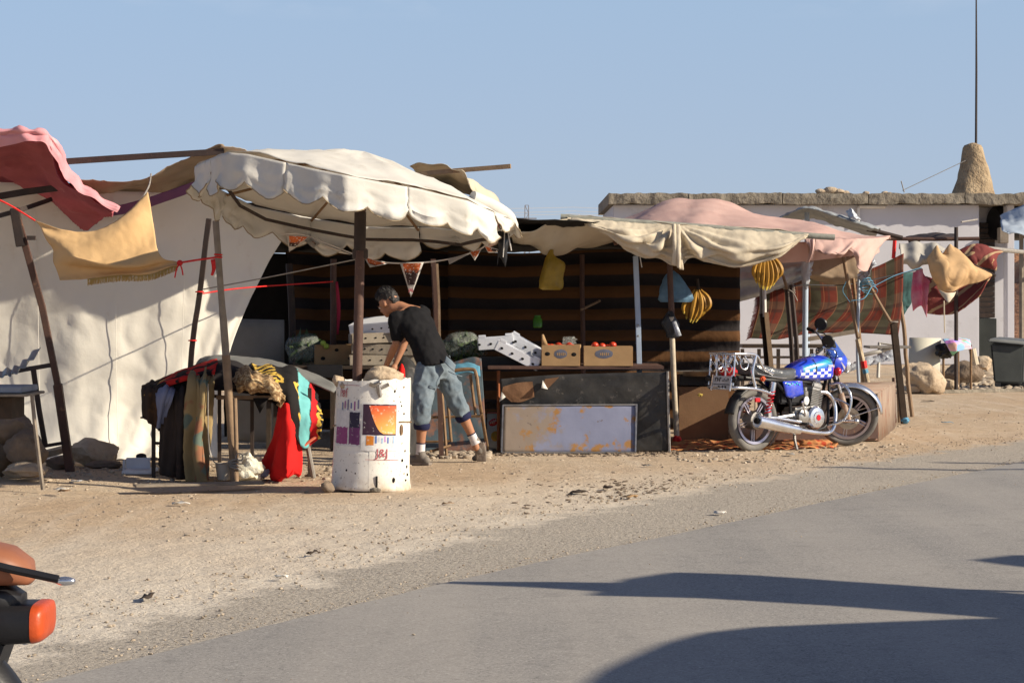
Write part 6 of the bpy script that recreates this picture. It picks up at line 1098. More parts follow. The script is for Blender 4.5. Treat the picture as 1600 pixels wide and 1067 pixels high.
    # side panels, seat, frame
    for sy in (-1, 1):
        g = []
        for i in range(9):
            t = i/8; g.append([V((lerp(.27+.05*u, .53+.02*u, t), sy*(.125+.018*sin(pi*t)*sin(pi*u)), lerp(.665, .50+.06*abs(t-.35), u))) for u in [k/6 for k in range(7)]])
        sp_ = b('side_panel', MB().grid(g), paint, solid=.008, ang=180)
        if sy < 0:
            for k in range(6): b('badge', MB().box((.32+.032*k, -.143, .645-.012*(k % 2)), (.018, .003, .012), rotm(0, 0, 0).to_3x3()), MT['turq'], sp_)
    SS = [(-.13, .11, .735, .83), (-.05, .13, .715, .845), (.10, .138, .69, .82), (.25, .142, .665, .785), (.38, .13, .665, .785), (.47, .105, .675, .79), (.50, .07, .70, .78)]; secs = []
    for i in range(22):
        q = crom([V((a, w_, 0)) for a, w_, z0, z1 in SS], i/21); z_ = crom([V((z0, z1, 0)) for a, w_, z0, z1 in SS], i/21)
        secs.append([(q.x, q.y*math.copysign(abs(cos(th))**.5, cos(th)), (z_.x+z_.y)/2+(z_.y-z_.x)/2*math.copysign(abs(sin(th))**.5, sin(th))) for th in [2*pi*j/20 for j in range(20)]])
    st_ = b('seat', MB().loft(secs), MT['seat'], ang=60)
    b('seat_trim', MB().tube(smooth_path([(.49, -.10, .712), (.25, -.138, .70), (0, -.13, .735), (-.13, -.10, .765)], 16), .006, 6), MT['chrome'], st_)
    for sy in (-1, 1):
        b('frame_tube', MB().tube(smooth_path([(1.0, sy*.02, .80), (.75, sy*.06, .66), (.4, sy*.10, .665), (.0, sy*.11, .69), (-.2, sy*.10, .71)], 20), .016, 8), MT['black'])
        b('frame_tube', MB().tube(smooth_path([(1.02, sy*.02, .74), (.96, sy*.05, .45), (.90, sy*.08, .22), (.6, sy*.1, .19), (.42, sy*.1, .30), (.38, sy*.1, .5), (.2, sy*.11, .66)], 26), .015, 8), MT['black'])
        b('swing_arm', MB().tube([(0, sy*.10, .30), (.44, sy*.10, .34)], .018, 8), MT['chrome'])
        b('axle_nut', MB().ball((0, sy*.125, .30), .018, 1), MT['steel'])
        sh = b('shock_absorber', MB().tube([(.05, sy*.145, .34), (.08, sy*.145, .44)], .018, 10), MT['chrome']); b('shock_top', MB().tube([(.105, sy*.145, .54), (.13, sy*.145, .66)], [.03, .032], 12), MT['chrome'], sh)
        hx = [V((.05, sy*.145, .36)).lerp(V((.115, sy*.145, .58)), t/70)+V((.029*cos(t*.63), .029*sin(t*.63), 0)) for t in range(71)]; b('spring', MB().tube(hx, .0058, 6), MT['redplastic'], sh)
        # crash bar, pegs, stand
        b('crash_bar', MB().tube(smooth_path([(.98, sy*.05, .62), (1.02, sy*.16, .63), (1.05, sy*.25, .55), (1.05, sy*.265, .42), (1.0, sy*.22, .28), (.92, sy*.09, .22)], 26), .013, 10), MT['chrome'])
        b('crash_bar_brace', MB().tube(smooth_path([(.97, sy*.06, .50), (1.02, sy*.18, .46), (1.045, sy*.255, .42)], 10), .009, 8), MT['chrome'])
        pg = b('highway_peg', MB().tube([(.99, sy*.16, .27), (1.02, sy*.36, .275)], .013, 10), MT['chrome']); b('peg_end', MB().ball((1.022, sy*.37, .275), .027, 2), MT['chrome'], pg)
        b('footpeg', MB().tube([(.50, sy*.1, .26), (.50, sy*.24, .26)], .014, 8), MT['black'])
        b('stand_leg', MB().tube([(.46, sy*.09, .22), (.42, sy*.14, .10), (.40, sy*.19, .012)], .015, 8), MT['steel'])
    b('rear_mudguard', MB().grid(arc_sheet((0, 0, .30), .345, 62, 168, .13, camber=.035)), MT['black'], solid=.004, ang=180)
    b('chain_guard', MB().box((.22, .11, .36), (.42, .02, .06), rotm(0, -4, 0).to_3x3()), MT['black'], bevel=.008)
    # engine
    en = b('crankcase', MB().box((.64, 0, .315), (.36, .22, .20), rotm(0, -3, 0).to_3x3()), MT['alloy'], bevel=.035, seg=3)
    b('clutch_cover', MB().lathe([(.112, 0), (.112, .03), (.095, .05), (.06, .055), (.055, .062), (.01, .064)], 30, Matrix.Translation((.71, -.105, .31)) @ rotm(90)), MT['chrome'], en)
    b('oil_badge', MB().lathe([(.03, 0), (.028, .004)], 16, Matrix.Translation((.71, -.168, .31)) @ rotm(90)), MT['redplastic'], en)
    b('gear_cover', MB().lathe([(.075, 0), (.07, .03), (.05, .042), (.01, .045)], 26, Matrix.Translation((.55, -.105, .325)) @ rotm(90)), MT['alloy'], en)
    CM = Matrix.Translation((.76, 0, .41)) @ rotm(0, 12, 0)
    b('cylinder', MB(CM).box((0, 0, .09), (.10, .11, .19)), MT['alloy'], en)
    for k in range(10): b('cooling_fin', MB(CM).box((0, 0, .012+.0165*k), (.148, .158, .006)), MT['alloy'], en, bevel=.002)
    b('cylinder_head', MB(CM).box((0, 0, .205), (.13, .14, .05)), MT['alloy'], en, bevel=.012); b('rocker_cover', MB(CM).box((0, 0, .25), (.12, .13, .045), None, .75), MT['chrome'], en, bevel=.014)
    b('carburettor', MB().lathe([(.03, 0), (.036, .01), (.036, .06), (.024, .07), (.024, .1)], 16, Matrix.Translation((.64, -.05, .50))), MT['alloy'], en)
    b('horn', MB().lathe([(.04, 0), (.042, .012), (.015, .03)], 18, Matrix.Translation((.58, -.125, .475)) @ rotm(90, 0, 10)), MT['whitegloss'])
    b('air_box', MB().box((.50, 0, .53), (.20, .2, .18)), MT['black'], bevel=.02)
    b('battery_box', MB().box((.36, 0, .55), (.16, .18, .2)), MT['black'], bevel=.015)
    b('kick_lever', MB().tube([(.55, -.15, .33), (.50, -.18, .40), (.47, -.19, .47)], .010, 8), MT['chrome'])
    # exhaust
    ex = b('exhaust_pipe', MB().tube(smooth_path([(.84, -.06, .55), (.93, -.08, .53), (1.0, -.10, .42), (.97, -.13, .25), (.88, -.15, .165), (.70, -.165, .165), (.45, -.175, .20)], 36), .021, 12), MT['chrome'])
    MM = [(.46, -.176, .198), (.40, -.178, .205), (.2, -.186, .24), (-.02, -.194, .285), (-.13, -.198, .305)]; mf = b('muffler', MB().tube(smooth_path(MM, 16), [.024, .036, .043, .045, .047, .048, .05, .052, .053, .055, .056, .057, .058, .059, .06, .06], 20), MT['chrome'], ex)
    b('muffler_tip', MB().tube([(-.125, -.198, .304), (-.15, -.199, .309)], [.03, .028], 16), MT['hole'], ex); b('muffler_bracket', MB().box((.05, -.155, .33), (.03, .05, .09)), MT['steel'], ex)
    b('stay_pipe', MB().tube([(.5, -.14, .27), (.15, -.16, .325), (-.02, -.155, .33)], .016, 10), MT['chrome'])
    if style == 'rack':
        rk = b('rear_rack', MB().tube(smooth_path([(.12, -.15, .74), (-.02, -.165, .80), (-.12, -.17, .92), (-.36, -.17, .935), (-.40, -.13, .935), (-.40, .13, .935), (-.36, .17, .935), (-.12, .17, .92), (-.02, .165, .80), (.12, .15, .74)], 48), .0125, 10), MT['chrome'])
        for y in (-.09, 0, .09): b('rack_bar', MB().tube([(-.40, y, .935), (-.12, y, .925), (-.05, y, .85)], .008, 8), MT['chrome'], rk)
        for y in (-.165, -.06, .06, .165): b('rack_post', MB().tube([(-.40 if abs(y) < .1 else -.38, y, .93), (-.41, y, .64)], .009, 8), MT['chrome'], rk)
        b('rack_bumper', MB().tube(smooth_path([(.10, -.15, .55), (-.12, -.19, .60), (-.36, -.19, .62), (-.42, -.12, .615), (-.42, .12, .615), (-.36, .19, .62), (-.12, .19, .60), (.10, .15, .55)], 36), .016, 10), MT['chrome'], rk)
        for y in (-.11, 0, .11):
            for z in (.885, .80): b('scroll_ring', MB().tube([V((-.405, y+.036*cos(t), z+.036*sin(t))) for t in [2*pi*i/18 for i in range(18)]], .006, 6, closed=True), MT['chrome'], rk)
        for sy in (-1, 1):
            b('rack_strut', MB().tube(smooth_path([(-.12, sy*.17, .92), (-.17, sy*.175, .76), (-.14, sy*.185, .61)], 10), .016, 10), MT['chrome'], rk)
            b('side_scroll', MB().tube([V((-.27+.05*cos(t), sy*.172, .84+.05*sin(t))) for t in [2*pi*i/18 for i in range(18)]], .006, 6, closed=True), MT['chrome'], rk)
            b('rear_indicator', MB().box((-.06, sy*.20, .70), (.06, .05, .045)), MT['orangeplastic'], bevel=.014); b('reflector', MB().box((-.10, sy*.17, .50), (.07, .02, .04)), MT['redplastic'], bevel=.006); b('reflector', MB().ball((-.41, sy*.175, .70), (.015, .035, .035), 2), MT['black'])
        b('tail_light', MB().box((-.33, -.02, .765), (.11, .18, .085)), MT['redplastic'], bevel=.025, seg=3); b('tail_bracket', MB().box((-.2, 0, .70), (.22, .12, .05)), MT['black'], bevel=.01)
        pl = b('number_plate', MB(Matrix.Translation((-.425, -.03, .665)) @ rotm(0, 12, 0)).box((0, 0, 0), (.004, .24, .13)), MT['plate'], bevel=.001)
        PMx = Matrix.Translation((-.429, -.03, .665)) @ rotm(0, 12, 0)
        b('plate_line', MB(PMx).box((0, 0, -.015), (.002, .22, .006)), MT['black'], pl)
        for k, (y, z, wy, wz) in enumerate([(.09, .03, .008, .035), (.075, .045, .02, .007), (.06, .03, .008, .035), (.045, .028, .02, .007), (.03, .03, .008, .04), (.02, .045, .018, .007), (-.02, .02, .035, .008), (-.03, .036, .01, .009), (-.06, .022, .03, .008), (-.085, .03, .008, .022), (-.075, .04, .008, .008), (.03, -.04, .02, .022), (-.02, -.04, .016, .024), (-.06, -.04, .022, .02)]): b('plate_stroke', MB(PMx).box((-.001, y, z), (.002, wy, wz)), MT['black'], pl)
        for y in (-.13, .13): b('plate_stay', MB(PMx).box((0, y, .0), (.006, .016, .15)), MT['chrome'], pl)
    else:
        b('tail_cowl', MB().loft([[(x, w_*math.copysign(abs(cos(t))**.7, cos(t)), zc+h*math.copysign(abs(sin(t))**.7, sin(t))) for t in [2*pi*j/20 for j in range(20)]] for x, w_, zc, h in ((.1, .12, .77, .06), (-.05, .125, .775, .06), (-.18, .115, .775, .055), (-.27, .095, .765, .045), (-.315, .06, .75, .03), (-.325, .02, .74, .01))]), paint, ang=60)
        def blk(nm, xs, mat, par=None): return b(nm, MB().loft([[(x, w_*math.copysign(abs(cos(t))**.55, cos(t)), zc+h*math.copysign(abs(sin(t))**.55, sin(t))) for t in [2*pi*j/24 for j in range(24)]] for x, w_, zc, h in xs]), mat, par, ang=50)
        blk('mudguard_block', ((.05, .08, .70, .04), (-.18, .085, .695, .035), (-.27, .07, .685, .03), (-.30, .04, .68, .02)), MT['black'])
        tl = blk('light_housing', ((.0, .07, .64, .05), (-.15, .09, .635, .052), (-.25, .098, .63, .05), (-.335, .098, .632, .047)), MT['black'])
        blk('tail_lens', ((-.333, .099, .632, .048), (-.348, .098, .634, .046), (-.358, .09, .637, .041), (-.363, .07, .64, .03), (-.365, .02, .641, .01)), MT['orangeplastic'], tl)
        b('number_bracket', MB().box((-.24, 0, .55), (.03, .16, .1), rotm(0, -20, 0).to_3x3()), MT['black'], bevel=.01)
        gb = b('grab_rail', MB().tube(smooth_path([(.0, .10, .79), (-.2, .105, .785), (-.30, .10, .765), (-.40, .09, .742)], 14), .010, 8), MT['black']); b('rail_tip', MB().ball((-.415, .088, .738), (.026, .012, .011), 2), MT['chrome'], gb)
        for sy in (-1, 1): b('rear_indicator', MB().ball((-.20, sy*.17, .66), (.03, .04, .03), 2), MT['orangeplastic'])
    return o
MT['rim'] = M('violet_grey_alloy', (.46, .44, .52), .3, (.36, .34, .42), 9, .05, 40, .85)
MT['alloy'] = M('dull_alloy', (.50, .49, .47), .38, (.34, .33, .31), 14, .15, 60, .8)
MT['forkleg'] = M('flaking_fork', (.50, .42, .36), .5, (.34, .2, .13), 16, .2, 60, .4)
MT['lens'] = M('lamp_glass', (.75, .76, .78), .08, None, 4, 0, metal=.6)
MT['whitegloss'] = M('white_gloss', (.80, .80, .80), .25, None, 6, 0, spec=.5)
MT['turq'] = M('turquoise_decal', (.05, .5, .55), .3, None, 6, 0, spec=.5)
MT['plate'] = M('plate_white', (.55, .55, .57), .4, None, 10, 0)
MT['seat'] = M('wrapped_black_seat', (.10, .105, .11), .22, (.06, .065, .07), 9, .5, 16, spec=.6, bd=.02)
s = NT('dusty_tyre'); sp = s.noise(70, 3); s.base(s.mix(s.ramp(s.noise(9, 5), .35, .7), (.20, .19, .175), (.11, .105, .10)), .85, 0, s.bump(s.noise(90, 3), .35, .006), .2); MT['tyre'] = s.mat
s = NT('blue_visor'); s.base((.05, .12, .5), .06, 0, None, .5); s.b.inputs['Alpha'].default_value = .55; MT['visor'] = s.mat
def gloss(name, c):
    s = NT(name); s.base(s.mix(s.math('MULTIPLY', s.ramp(s.noise(9, 6, .7), .45, .75), .5), s.mix(s.ramp(s.noise(12, 6, .7), .5, .75), c, k3(c, .7)), (.34, .28, .22)), .24, 0, None, .5); s.b.inputs['Coat Weight'].default_value = .5; s.b.inputs['Coat Roughness'].default_value = .08; return s.mat
blue = gloss('blue_paint', (.018, .06, .62)); orange = M('faded_orange_paint', (.33, .125, .06), .5, (.22, .085, .045), 5, .1, 40)
s = NT('blue_tank_paint'); sp = s.sep('Object'); X_, Y_, Z_ = sp[0], sp[1], sp[2]
zz_ = s.math('ADD', Z_, s.math('MULTIPLY', X_, -.035)); base = (.018, .06, .62)
def win(v, a, b): return s.math('MULTIPLY', s.math('GREATER_THAN', v, a), s.math('LESS_THAN', v, b))
tq = s.ramp(s.math('SUBTRACT', s.math('ADD', Z_, s.math('MULTIPLY', X_, -.22)), .0), .595, .66); tq2 = s.ramp(s.math('ADD', Z_, s.math('MULTIPLY', X_, -.22)), .655, .69, (1, 1, 1, 1), (0, 0, 0, 1))
c = s.mix(s.math('MULTIPLY', s.math('MULTIPLY', tq, tq2), s.math('GREATER_THAN', X_, .55)), base, (.03, .42, .42))
ck = s.math('ADD', s.math('FLOOR', s.math('MULTIPLY', X_, 21.0)), s.math('FLOOR', s.math('MULTIPLY', s.math('SUBTRACT', zz_, .668), 36.0))); ck = s.math('MODULO', ck, 2.0); ck = s.math('MULTIPLY', s.math('LESS_THAN', s.math('ABSOLUTE', ck), .5), s.math('MULTIPLY', win(zz_, .668, .751), win(X_, .52, .905)))
c = s.mix(ck, c, (.78, .78, .85)); c = s.mix(win(X_, .945, .965), c, (.55, .06, .12)); c = s.mix(s.math('LESS_THAN', zz_, .655), c, (.02, .03, .4))
c = s.mix(s.math('MULTIPLY', s.ramp(s.noise(8, 6, .7), .48, .75), .4), c, (.34, .29, .23)); s.base(c, .22, 0, None, .5); s.b.inputs['Coat Weight'].default_value = .4; tankm = s.mat
r0 = G(1176, 706); f0 = G(1324, 698)
motorcycle('motorcycle', 'shiny blue motorcycle with checkered tank and chrome rear rack', r0, atan2(f0.y-r0.y, f0.x-r0.x), blue, tankm, 'rack', R(41))
motorcycle('motorcycle', 'orange motorcycle passing on the road, tail end with dark light housing', (-1.465, 5.5, .012), pi, orange, orange, 'tail', 0)
# ================================================================== THE BOY
def remesh(name, shapes, mat, parent=None, vox=.011, smooth=6, loc=None, fn=None):
    """shapes: list of tapered capsule chains; joined into one continuous skin"""
    mb = MB()
    for sh in shapes:
        if sh[0] == 'c':                                  # ('c', [(p, r), ...])
            pr = sh[1]
            for (p, r) in pr: mb.ball(p, r, 2)
            for (p, r), (q, t) in zip(pr, pr[1:]): mb.tube([p, q], [r*.985, t*.985], 14)
        elif sh[0] == 'e': mb.ball(sh[1], sh[2], 3, sh[3] if len(sh) > 3 else None)
        elif sh[0] == 'l': mb.loft(sh[1])
    o = mk(name, mb, mat, parent)
    md = o.modifiers.new('r', 'REMESH'); md.mode = 'VOXEL'; md.voxel_size = vox; md.use_smooth_shade = True
    sm = o.modifiers.new('s', 'SMOOTH'); sm.factor = .5; sm.iterations = smooth
    bpy.context.view_layer.update(); me = bpy.data.meshes.new_from_object(o.evaluated_get(bpy.context.evaluated_depsgraph_get()))
    o.modifiers.clear(); old = o.data; o.data = me; bpy.data.meshes.remove(old)
    if fn:
        for v in me.vertices: v.co = fn(v.co+ORG[o])-ORG[o]
    if not me.materials: me.materials.append(mat)
    me.polygons.foreach_set('use_smooth', [True]*len(me.polygons)); me.update(); return o
skin = M('skin', (.40, .195, .11), .55, (.34, .16, .09), 8, .1, 90)
fw = Vector((-.75, .66, 0)).normalized(); lf = Vector((-fw.y, fw.x, 0)); lf = Vector((-.66, -.75, 0)).normalized(); UPV = Vector((0, 0, 1))
pel = P(679, 567, 20.2); hipL = pel+lf*.09+UPV*-.04; hipR = pel-lf*.09+UPV*-.03
kneeL = P(660, 642, 19.98); ankL = P(657, 706, 20.0); kneeR = P(716, 634, 20.28); ankR = P(742, 690, 20.33)
neck = P(640, 484, 20.42); chest = pel.lerp(neck, .66); sdir = (lf*.95+UPV*-.18).normalized()
shL = neck+sdir*.165+Vector((0, 0, -.05)); shR = neck-sdir*.165+Vector((0, 0, -.06))
elL = P(619, 536, 20.28); haL = P(603, 572, 20.5); elR = P(634, 530, 20.85); haR = P(618, 568, 20.8)
hc = P(607, 474, 20.48)                                   # head centre
crown = (P(597, 455, 20.52)-P(612, 491, 20.45)).normalized()   # chin to crown
face = (Vector((-.72, .5, -1.05))); face = (face-crown*face.dot(crown)).normalized(); side = crown.cross(face).normalized()
HM = Matrix((side, face, crown)).transposed()             # local x = side, y = face, z = crown
H = lambda x, y, z: hc+HM @ Vector((x, y, z))
tors = (neck-pel).normalized()
body = [('c', [(neck+tors*-.02, .058), (neck.lerp(hc, .45), .052), (H(0, -.02, -.05), .055)]), ('e', H(0, -.012, .025), (.076, .094, .092), HM), ('e', H(0, .035, -.045), (.055, .056, .062), HM), ('e', H(0, .062, -.085), (.026, .024, .022), HM),
    ('e', H(0, .098, -.02), (.012, .02, .022), HM), ('e', H(0, .09, .012), (.045, .016, .014), HM), ('e', H(0, .085, -.058), (.022, .012, .010), HM), ('e', H(.078, -.005, -.01), (.012, .022, .033), HM), ('e', H(-.078, -.005, -.01), (.012, .022, .033), HM),
    ('c', [(pel+UPV*.02, .11), (chest, .105), (neck-tors*.05, .08)]), ('c', [(shR, .05), (neck, .05), (shL, .05)]),
    ('c', [(shL, .047), (shL.lerp(elL, .5), .043), (elL, .036), (elL.lerp(haL, .35), .037), (haL, .025)]), ('c', [(shR, .047), (elR, .036), (elR.lerp(haR, .35), .037), (haR, .025)]),
    ('c', [(hipL, .085), (kneeL, .055), (kneeL.lerp(ankL, .3), .054), (kneeL.lerp(ankL, .65), .042), (ankL, .033), (ankL+Vector((-.02, .03, -.05)), .035)]), ('c', [(hipR, .085), (kneeR, .055), (kneeR.lerp(ankR, .3), .054), (kneeR.lerp(ankR, .65), .042), (ankR, .033), (ankR+Vector((.01, .0, -.05)), .035)])]
for hp, el in ((haL, elL), (haR, elR)):                  # palm and five fingers
    d = (hp-el).normalized(); a = d.cross(lf).normalized(); sdv = a.cross(d).normalized()
    body.append(('e', hp+d*.045, (.036, .036, .036))); pc = hp+d*.05
    for k in range(4):
        off = sdv*(-.03+.02*k); l = (.058, .07, .066, .05)[k]; p0 = pc+off+d*.02; p1 = p0+d*l*.5+a*.006; p2 = p1+d*l*.35+a*.022; body.append(('c', [(p0, .0105), (p1, .0095), (p2, .008)]))
    body.append(('c', [(hp+d*.02+sdv*-.03, .012), (hp+d*.05+sdv*-.055+a*.01, .0105), (hp+d*.075+sdv*-.058+a*.02, .009)]))
boy = remesh('person', body, skin, None, .0085, 4)
setp(boy, 'boy in black t-shirt and rolled jeans leaning over the stall goods', 'person')
shirtm = cloth_mat('black_tshirt', (.014, .0135, .0145), (.010, .010, .0115), None, 0, 300, .8)
def wr(amp, fr, sd_): return lambda p: p+Vector((mnoise.noise(p*fr+Vector((sd_, 0, 0))), mnoise.noise(p*fr+Vector((0, sd_, 5))), mnoise.noise(p*fr+Vector((3, 0, sd_)))))*amp
slL = shL.lerp(elL, .72); slR = shR.lerp(elR, .72)
mid = pel.lerp(neck, .35)
def ell(c, ax_, w_, dpt_, n=22):
    ax_ = ax_.normalized(); l_ = (lf-ax_*lf.dot(ax_)).normalized(); f_ = ax_.cross(l_); return [c+l_*w_*cos(2*pi*i/n)+f_*dpt_*sin(2*pi*i/n) for i in range(n)]
trunk = [ell(pel-tors*.055, UPV*.5+tors, .176, .142), ell(pel+UPV*.0+tors*.01, UPV+tors, .172, .135), ell(pel+tors*.08, tors, .162, .125), ell(pel.lerp(neck, .4), tors, .155, .118), ell(pel.lerp(neck, .65), tors, .185, .13), ell(pel.lerp(neck, .82), tors, .185, .12), ell(pel.lerp(neck, .95), tors, .10, .085), ell(neck+tors*.0, tors, .068, .066)]
remesh('shirt', [('l', trunk), ('c', [(shL, .074), (shL.lerp(slL, .6), .066), (slL, .062)]), ('c', [(shR, .074), (slR, .062)]), ('c', [(shL-tors*.01, .07), (chest+tors*.08, .10), (shR-tors*.01, .07)])], shirtm, boy, .010, 5, fn=lambda p: wr(.007, 20, 5)(wr(.016, 7, 2)(p)))
jm = M('washed_denim', (.10, .135, .165), .9, (.185, .225, .255), 9, .5, 160, 0, ((.085, .115, .145), 7, .57), bd=.004)
hemL = kneeL.lerp(ankL, .20); hemR = kneeR.lerp(ankR, .14)
jf0 = wr(.02, 9, 4); jf1 = wr(.010, 22, 8); jf = lambda p: jf1(jf0(p))
jn = remesh('jeans', [('l', [ell(pel+tors*.045, UPV*.6+tors, .158, .122), ell(pel, UPV, .168, .135), ell(pel-UPV*.08, UPV, .165, .135), ell(pel-UPV*.14, UPV, .12, .11)]), ('c', [(hipL-UPV*.02, .112), (hipL.lerp(kneeL, .45), .10), (kneeL-UPV*-.03, .086), (hemL, .078)]), ('c', [(hipR-UPV*.02, .112), (hipR.lerp(kneeR, .45), .098), (kneeR, .084), (hemR, .076)])], jm, boy, .0105, 3, fn=jf)
navy = cloth_mat('navy_cuff', (.02, .022, .06))
for h_, k_, a_ in ((hemL, kneeL, ankL), (hemR, kneeR, ankR)):
    d = (a_-k_).normalized(); mk('cuff', MB().tube([h_+d*.035, h_+d*.05, h_+d*.075, h_+d*.09], [.070, .074, .070, .062], 18), navy, jn)
pk_ = P(702, 566, 20.12); mk('pocket_flap', cloth([[(697, 556, 20.06), (704, 562, 20.05), (712, 570, 20.07)], [(694, 566, 20.03), (701, 572, 20.0), (710, 580, 20.03)]], 10, 8, .004, 8, 2), jm, jn, solid=.006)
for a, b_ in (((665, 600), (686, 606)), ((700, 580), (722, 588))): mk('seam', MB().tube(smooth_path(vv_((a[0], a[1], 20.03), ((a[0]+b_[0])/2, (a[1]+b_[1])/2+1, 19.97), (b_[0], b_[1], 20.03)), 8), .004, 5), jm, jn)
# hair cap
hm = M('black_hair', (.022, .018, .016), .55, (.014, .012, .011), 30, .8, 120, spec=.4)
hair = remesh('hair', [('e', H(0, -.018, .048), (.081, .096, .086), HM), ('e', H(0, .05, .095), (.05, .05, .03), HM), ('e', H(0, -.075, .0), (.06, .03, .05), HM)], hm, boy, .007, 2, fn=wr(.009, 38, 7))
ht = MB(); rn = random.Random(9)
for i in range(900):
    a = rn.uniform(0, 2*pi); t = rn.uniform(0, 1)**.6*1.15; n_ = Vector((sin(t)*cos(a), sin(t)*sin(a), cos(t))); p = H(n_.x*.08, n_.y*.095-.015, .048+n_.z*.084); q = HM @ Vector((n_.x*.4+rn.gauss(0, .25), n_.y*.4+.45, n_.z)).normalized(); ht.tube([p, p+q*rn.uniform(.018, .042)], [.0025, .0008], 3, caps=False)
mk('hair_strands', ht, hm, hair, kind='stuff')
for sg in (-1, 1): mk('eye', MB().ball(H(sg*.03, .083, -.002), (.011, .009, .008), 2, HM), MT['whitegloss'], boy); mk('eyebrow', MB().ball(H(sg*.032, .091, .02), (.02, .006, .005), 2, HM), hm, boy)
sock = cloth_mat('pale_sock', (.70, .66, .66)); shm = M('dusty_grey_shoe', (.20, .175, .15), .8, (.13, .115, .10), 12, .5, 50, 0, ((.28, .24, .19), 10, .55)); solem = M('shoe_sole', (.32, .27, .22), .85, (.16, .13, .11), 14, .6, 60)
tL = Vector((-.85, .45, 0)).normalized()
for nm, an, toe, heelup in (('L', ankL, None, False), ('R', ankR, None, True)):
    if not heelup:
        g0 = Vector((an.x, an.y, 0)); sh = remesh('shoe', [('c', [(g0-tL*.055+UPV*.045, .040), (g0+tL*.03+UPV*.05, .043), (g0+tL*.12+UPV*.038, .040), (g0+tL*.185+UPV*.032, .028)]), ('c', [(g0-tL*.02+UPV*.06, .044), (an+UPV*.0, .042)])], shm, boy, .008, 3)
        rows = [[g0+tL*x+Vector((-tL.y, tL.x, 0))*w_*sg+UPV*z for sg in (-1, 1)] for x, w_, z in ()]
        sec = [(-.10, .030), (-.06, .040), (.03, .042), (.12, .046), (.19, .034), (.215, .015)]
        q = [g0+tL*x+Vector((-tL.y, tL.x, 0))*w_ for x, w_ in sec]+[g0+tL*x-Vector((-tL.y, tL.x, 0))*w_ for x, w_ in reversed(sec)]; mk('sole', MB().loft([[p+UPV*.004 for p in q], [p+UPV*.026 for p in q]]), solem, sh, bevel=.004)
    else:
        toe = G(750, 722)+UPV*.03; heel = P(742, 694, 20.36)+Vector((.02, .0, 0)); d = (toe-heel).normalized(); sh = remesh('shoe', [('c', [(heel, .042), (heel.lerp(toe, .45)+Vector((.01, -.02, .01)), .046), (toe+Vector((-.005, .02, .015)), .038), (toe+Vector((-.05, .06, .0)), .026)]), ('c', [(heel+UPV*.0, .044), (an+UPV*.01, .041)])], shm, boy, .008, 3)
        mk('sole', MB().loft([[heel+Vector((.03, -.03, .02))+v_ for v_ in (Vector((-.045, -.02, 0)), Vector((.03, -.02, .0)), Vector((.035, .01, 0)), Vector((-.04, .0, .0)))], [heel.lerp(toe, .5)+Vector((.03, -.035, .005))+v_ for v_ in (Vector((-.05, -.02, 0)), Vector((.034, -.02, .0)), Vector((.04, .01, 0)), Vector((-.045, .0, .0)))], [toe+Vector((.02, -.02, -.022))+v_ for v_ in (Vector((-.055, -.02, 0)), Vector((.034, -.02, .0)), Vector((.04, .01, 0)), Vector((-.05, .0, .0)))]]), solem, sh, bevel=.006)
    d = ((kneeL if nm == 'L' else kneeR)-an).normalized(); sk = mk('sock', MB().tube([an-d*.02, an+d*.03, an+d*.075], [.042, .038, .039], 16), sock, boy); mk('band', MB().tube([an+d*.072, an+d*.082], .041, 16), navy, sk)
# ================================================================== GRAVEL, PEBBLES, LITTER
def scatter(name, n, zone, rmin, rmax, mat, seed, flat=.6, power=3):
    rn = random.Random(seed); V, F = ico(1); mb = MB(); k = 0
    shapes = []
    for q in range(14): shapes.append([p*(1+.45*mnoise.noise(p*1.7+Vector((q*5, 0, 0)))) for p in V])
    while k < n:
        p = zone(rn)
        if p is None: continue
        k += 1; r = rmin+(rmax-rmin)*rn.random()**power; a = rn.uniform(0, 2*pi); ca, sa = cos(a), sin(a); sx = r*rn.uniform(.7, 1.3); sy = r*rn.uniform(.7, 1.3); sz = r*flat
        b_ = len(mb.v)
        for q in shapes[k % 14]: x, y = q.x*sx, q.y*sy; mb.v.append(Vector((p.x+x*ca-y*sa, p.y+x*sa+y*ca, p.z+q.z*sz+sz*.35)))
        mb.f += [[b_+i for i in f] for f in F]
    return mk(name, mb, mat, None, kind='stuff', ang=50)
def zone_dirt(rn):
    y = rn.uniform(13.5, 31); x = rn.uniform(-.24*y, .24*y)
    d = x-xshou(y)
    if d > .3 or (d > -.1 and rn.random() > .25): return None
    return Vector((x, y, gz(x, y)))
def zone_px(x0, x1, y0, y1):
    def z(rn):
        p = G(rn.uniform(x0, x1), rn.uniform(y0, y1)); return Vector((p.x, p.y, gz(p.x, p.y)))
    return z
def zone_line(rn):
    y = rn.uniform(9, 28); x = xshou(y)+rn.gauss(-.1, .28)
    return Vector((x, y, .002)) if x < xroad(y) else None
def zone_road(rn):
    y = rn.uniform(8, 26); x = xroad(y)-abs(rn.gauss(0, .12))+(.0 if rn.random() < .93 else rn.uniform(.2, 3)); return Vector((x, y, .008 if x < xroad(y) else .03))
setp(scatter('pebbles', 5200, zone_dirt, .003, .019, MT['pebble'], 1, .55, 5), 'small pebbles strewn over the dusty ground', 'pebbles')
setp(scatter('kerbside_gravel', 2600, zone_line, .003, .012, MT['pebble'], 2, .6, 3), 'loose gravel along the edge of the old asphalt', 'gravel')
setp(scatter('road_edge_grit', 1100, zone_road, .003, .009, MT['pebble'], 3, .6, 3), 'fine grit along the road edge', 'grit')
setp(scatter('gravel_heap', 700, zone_px(640, 765, 702, 716), .012, .04, MT['pebble'], 4, .75, 1.5), 'gravel spill behind the boy around the chair frame', 'gravel')
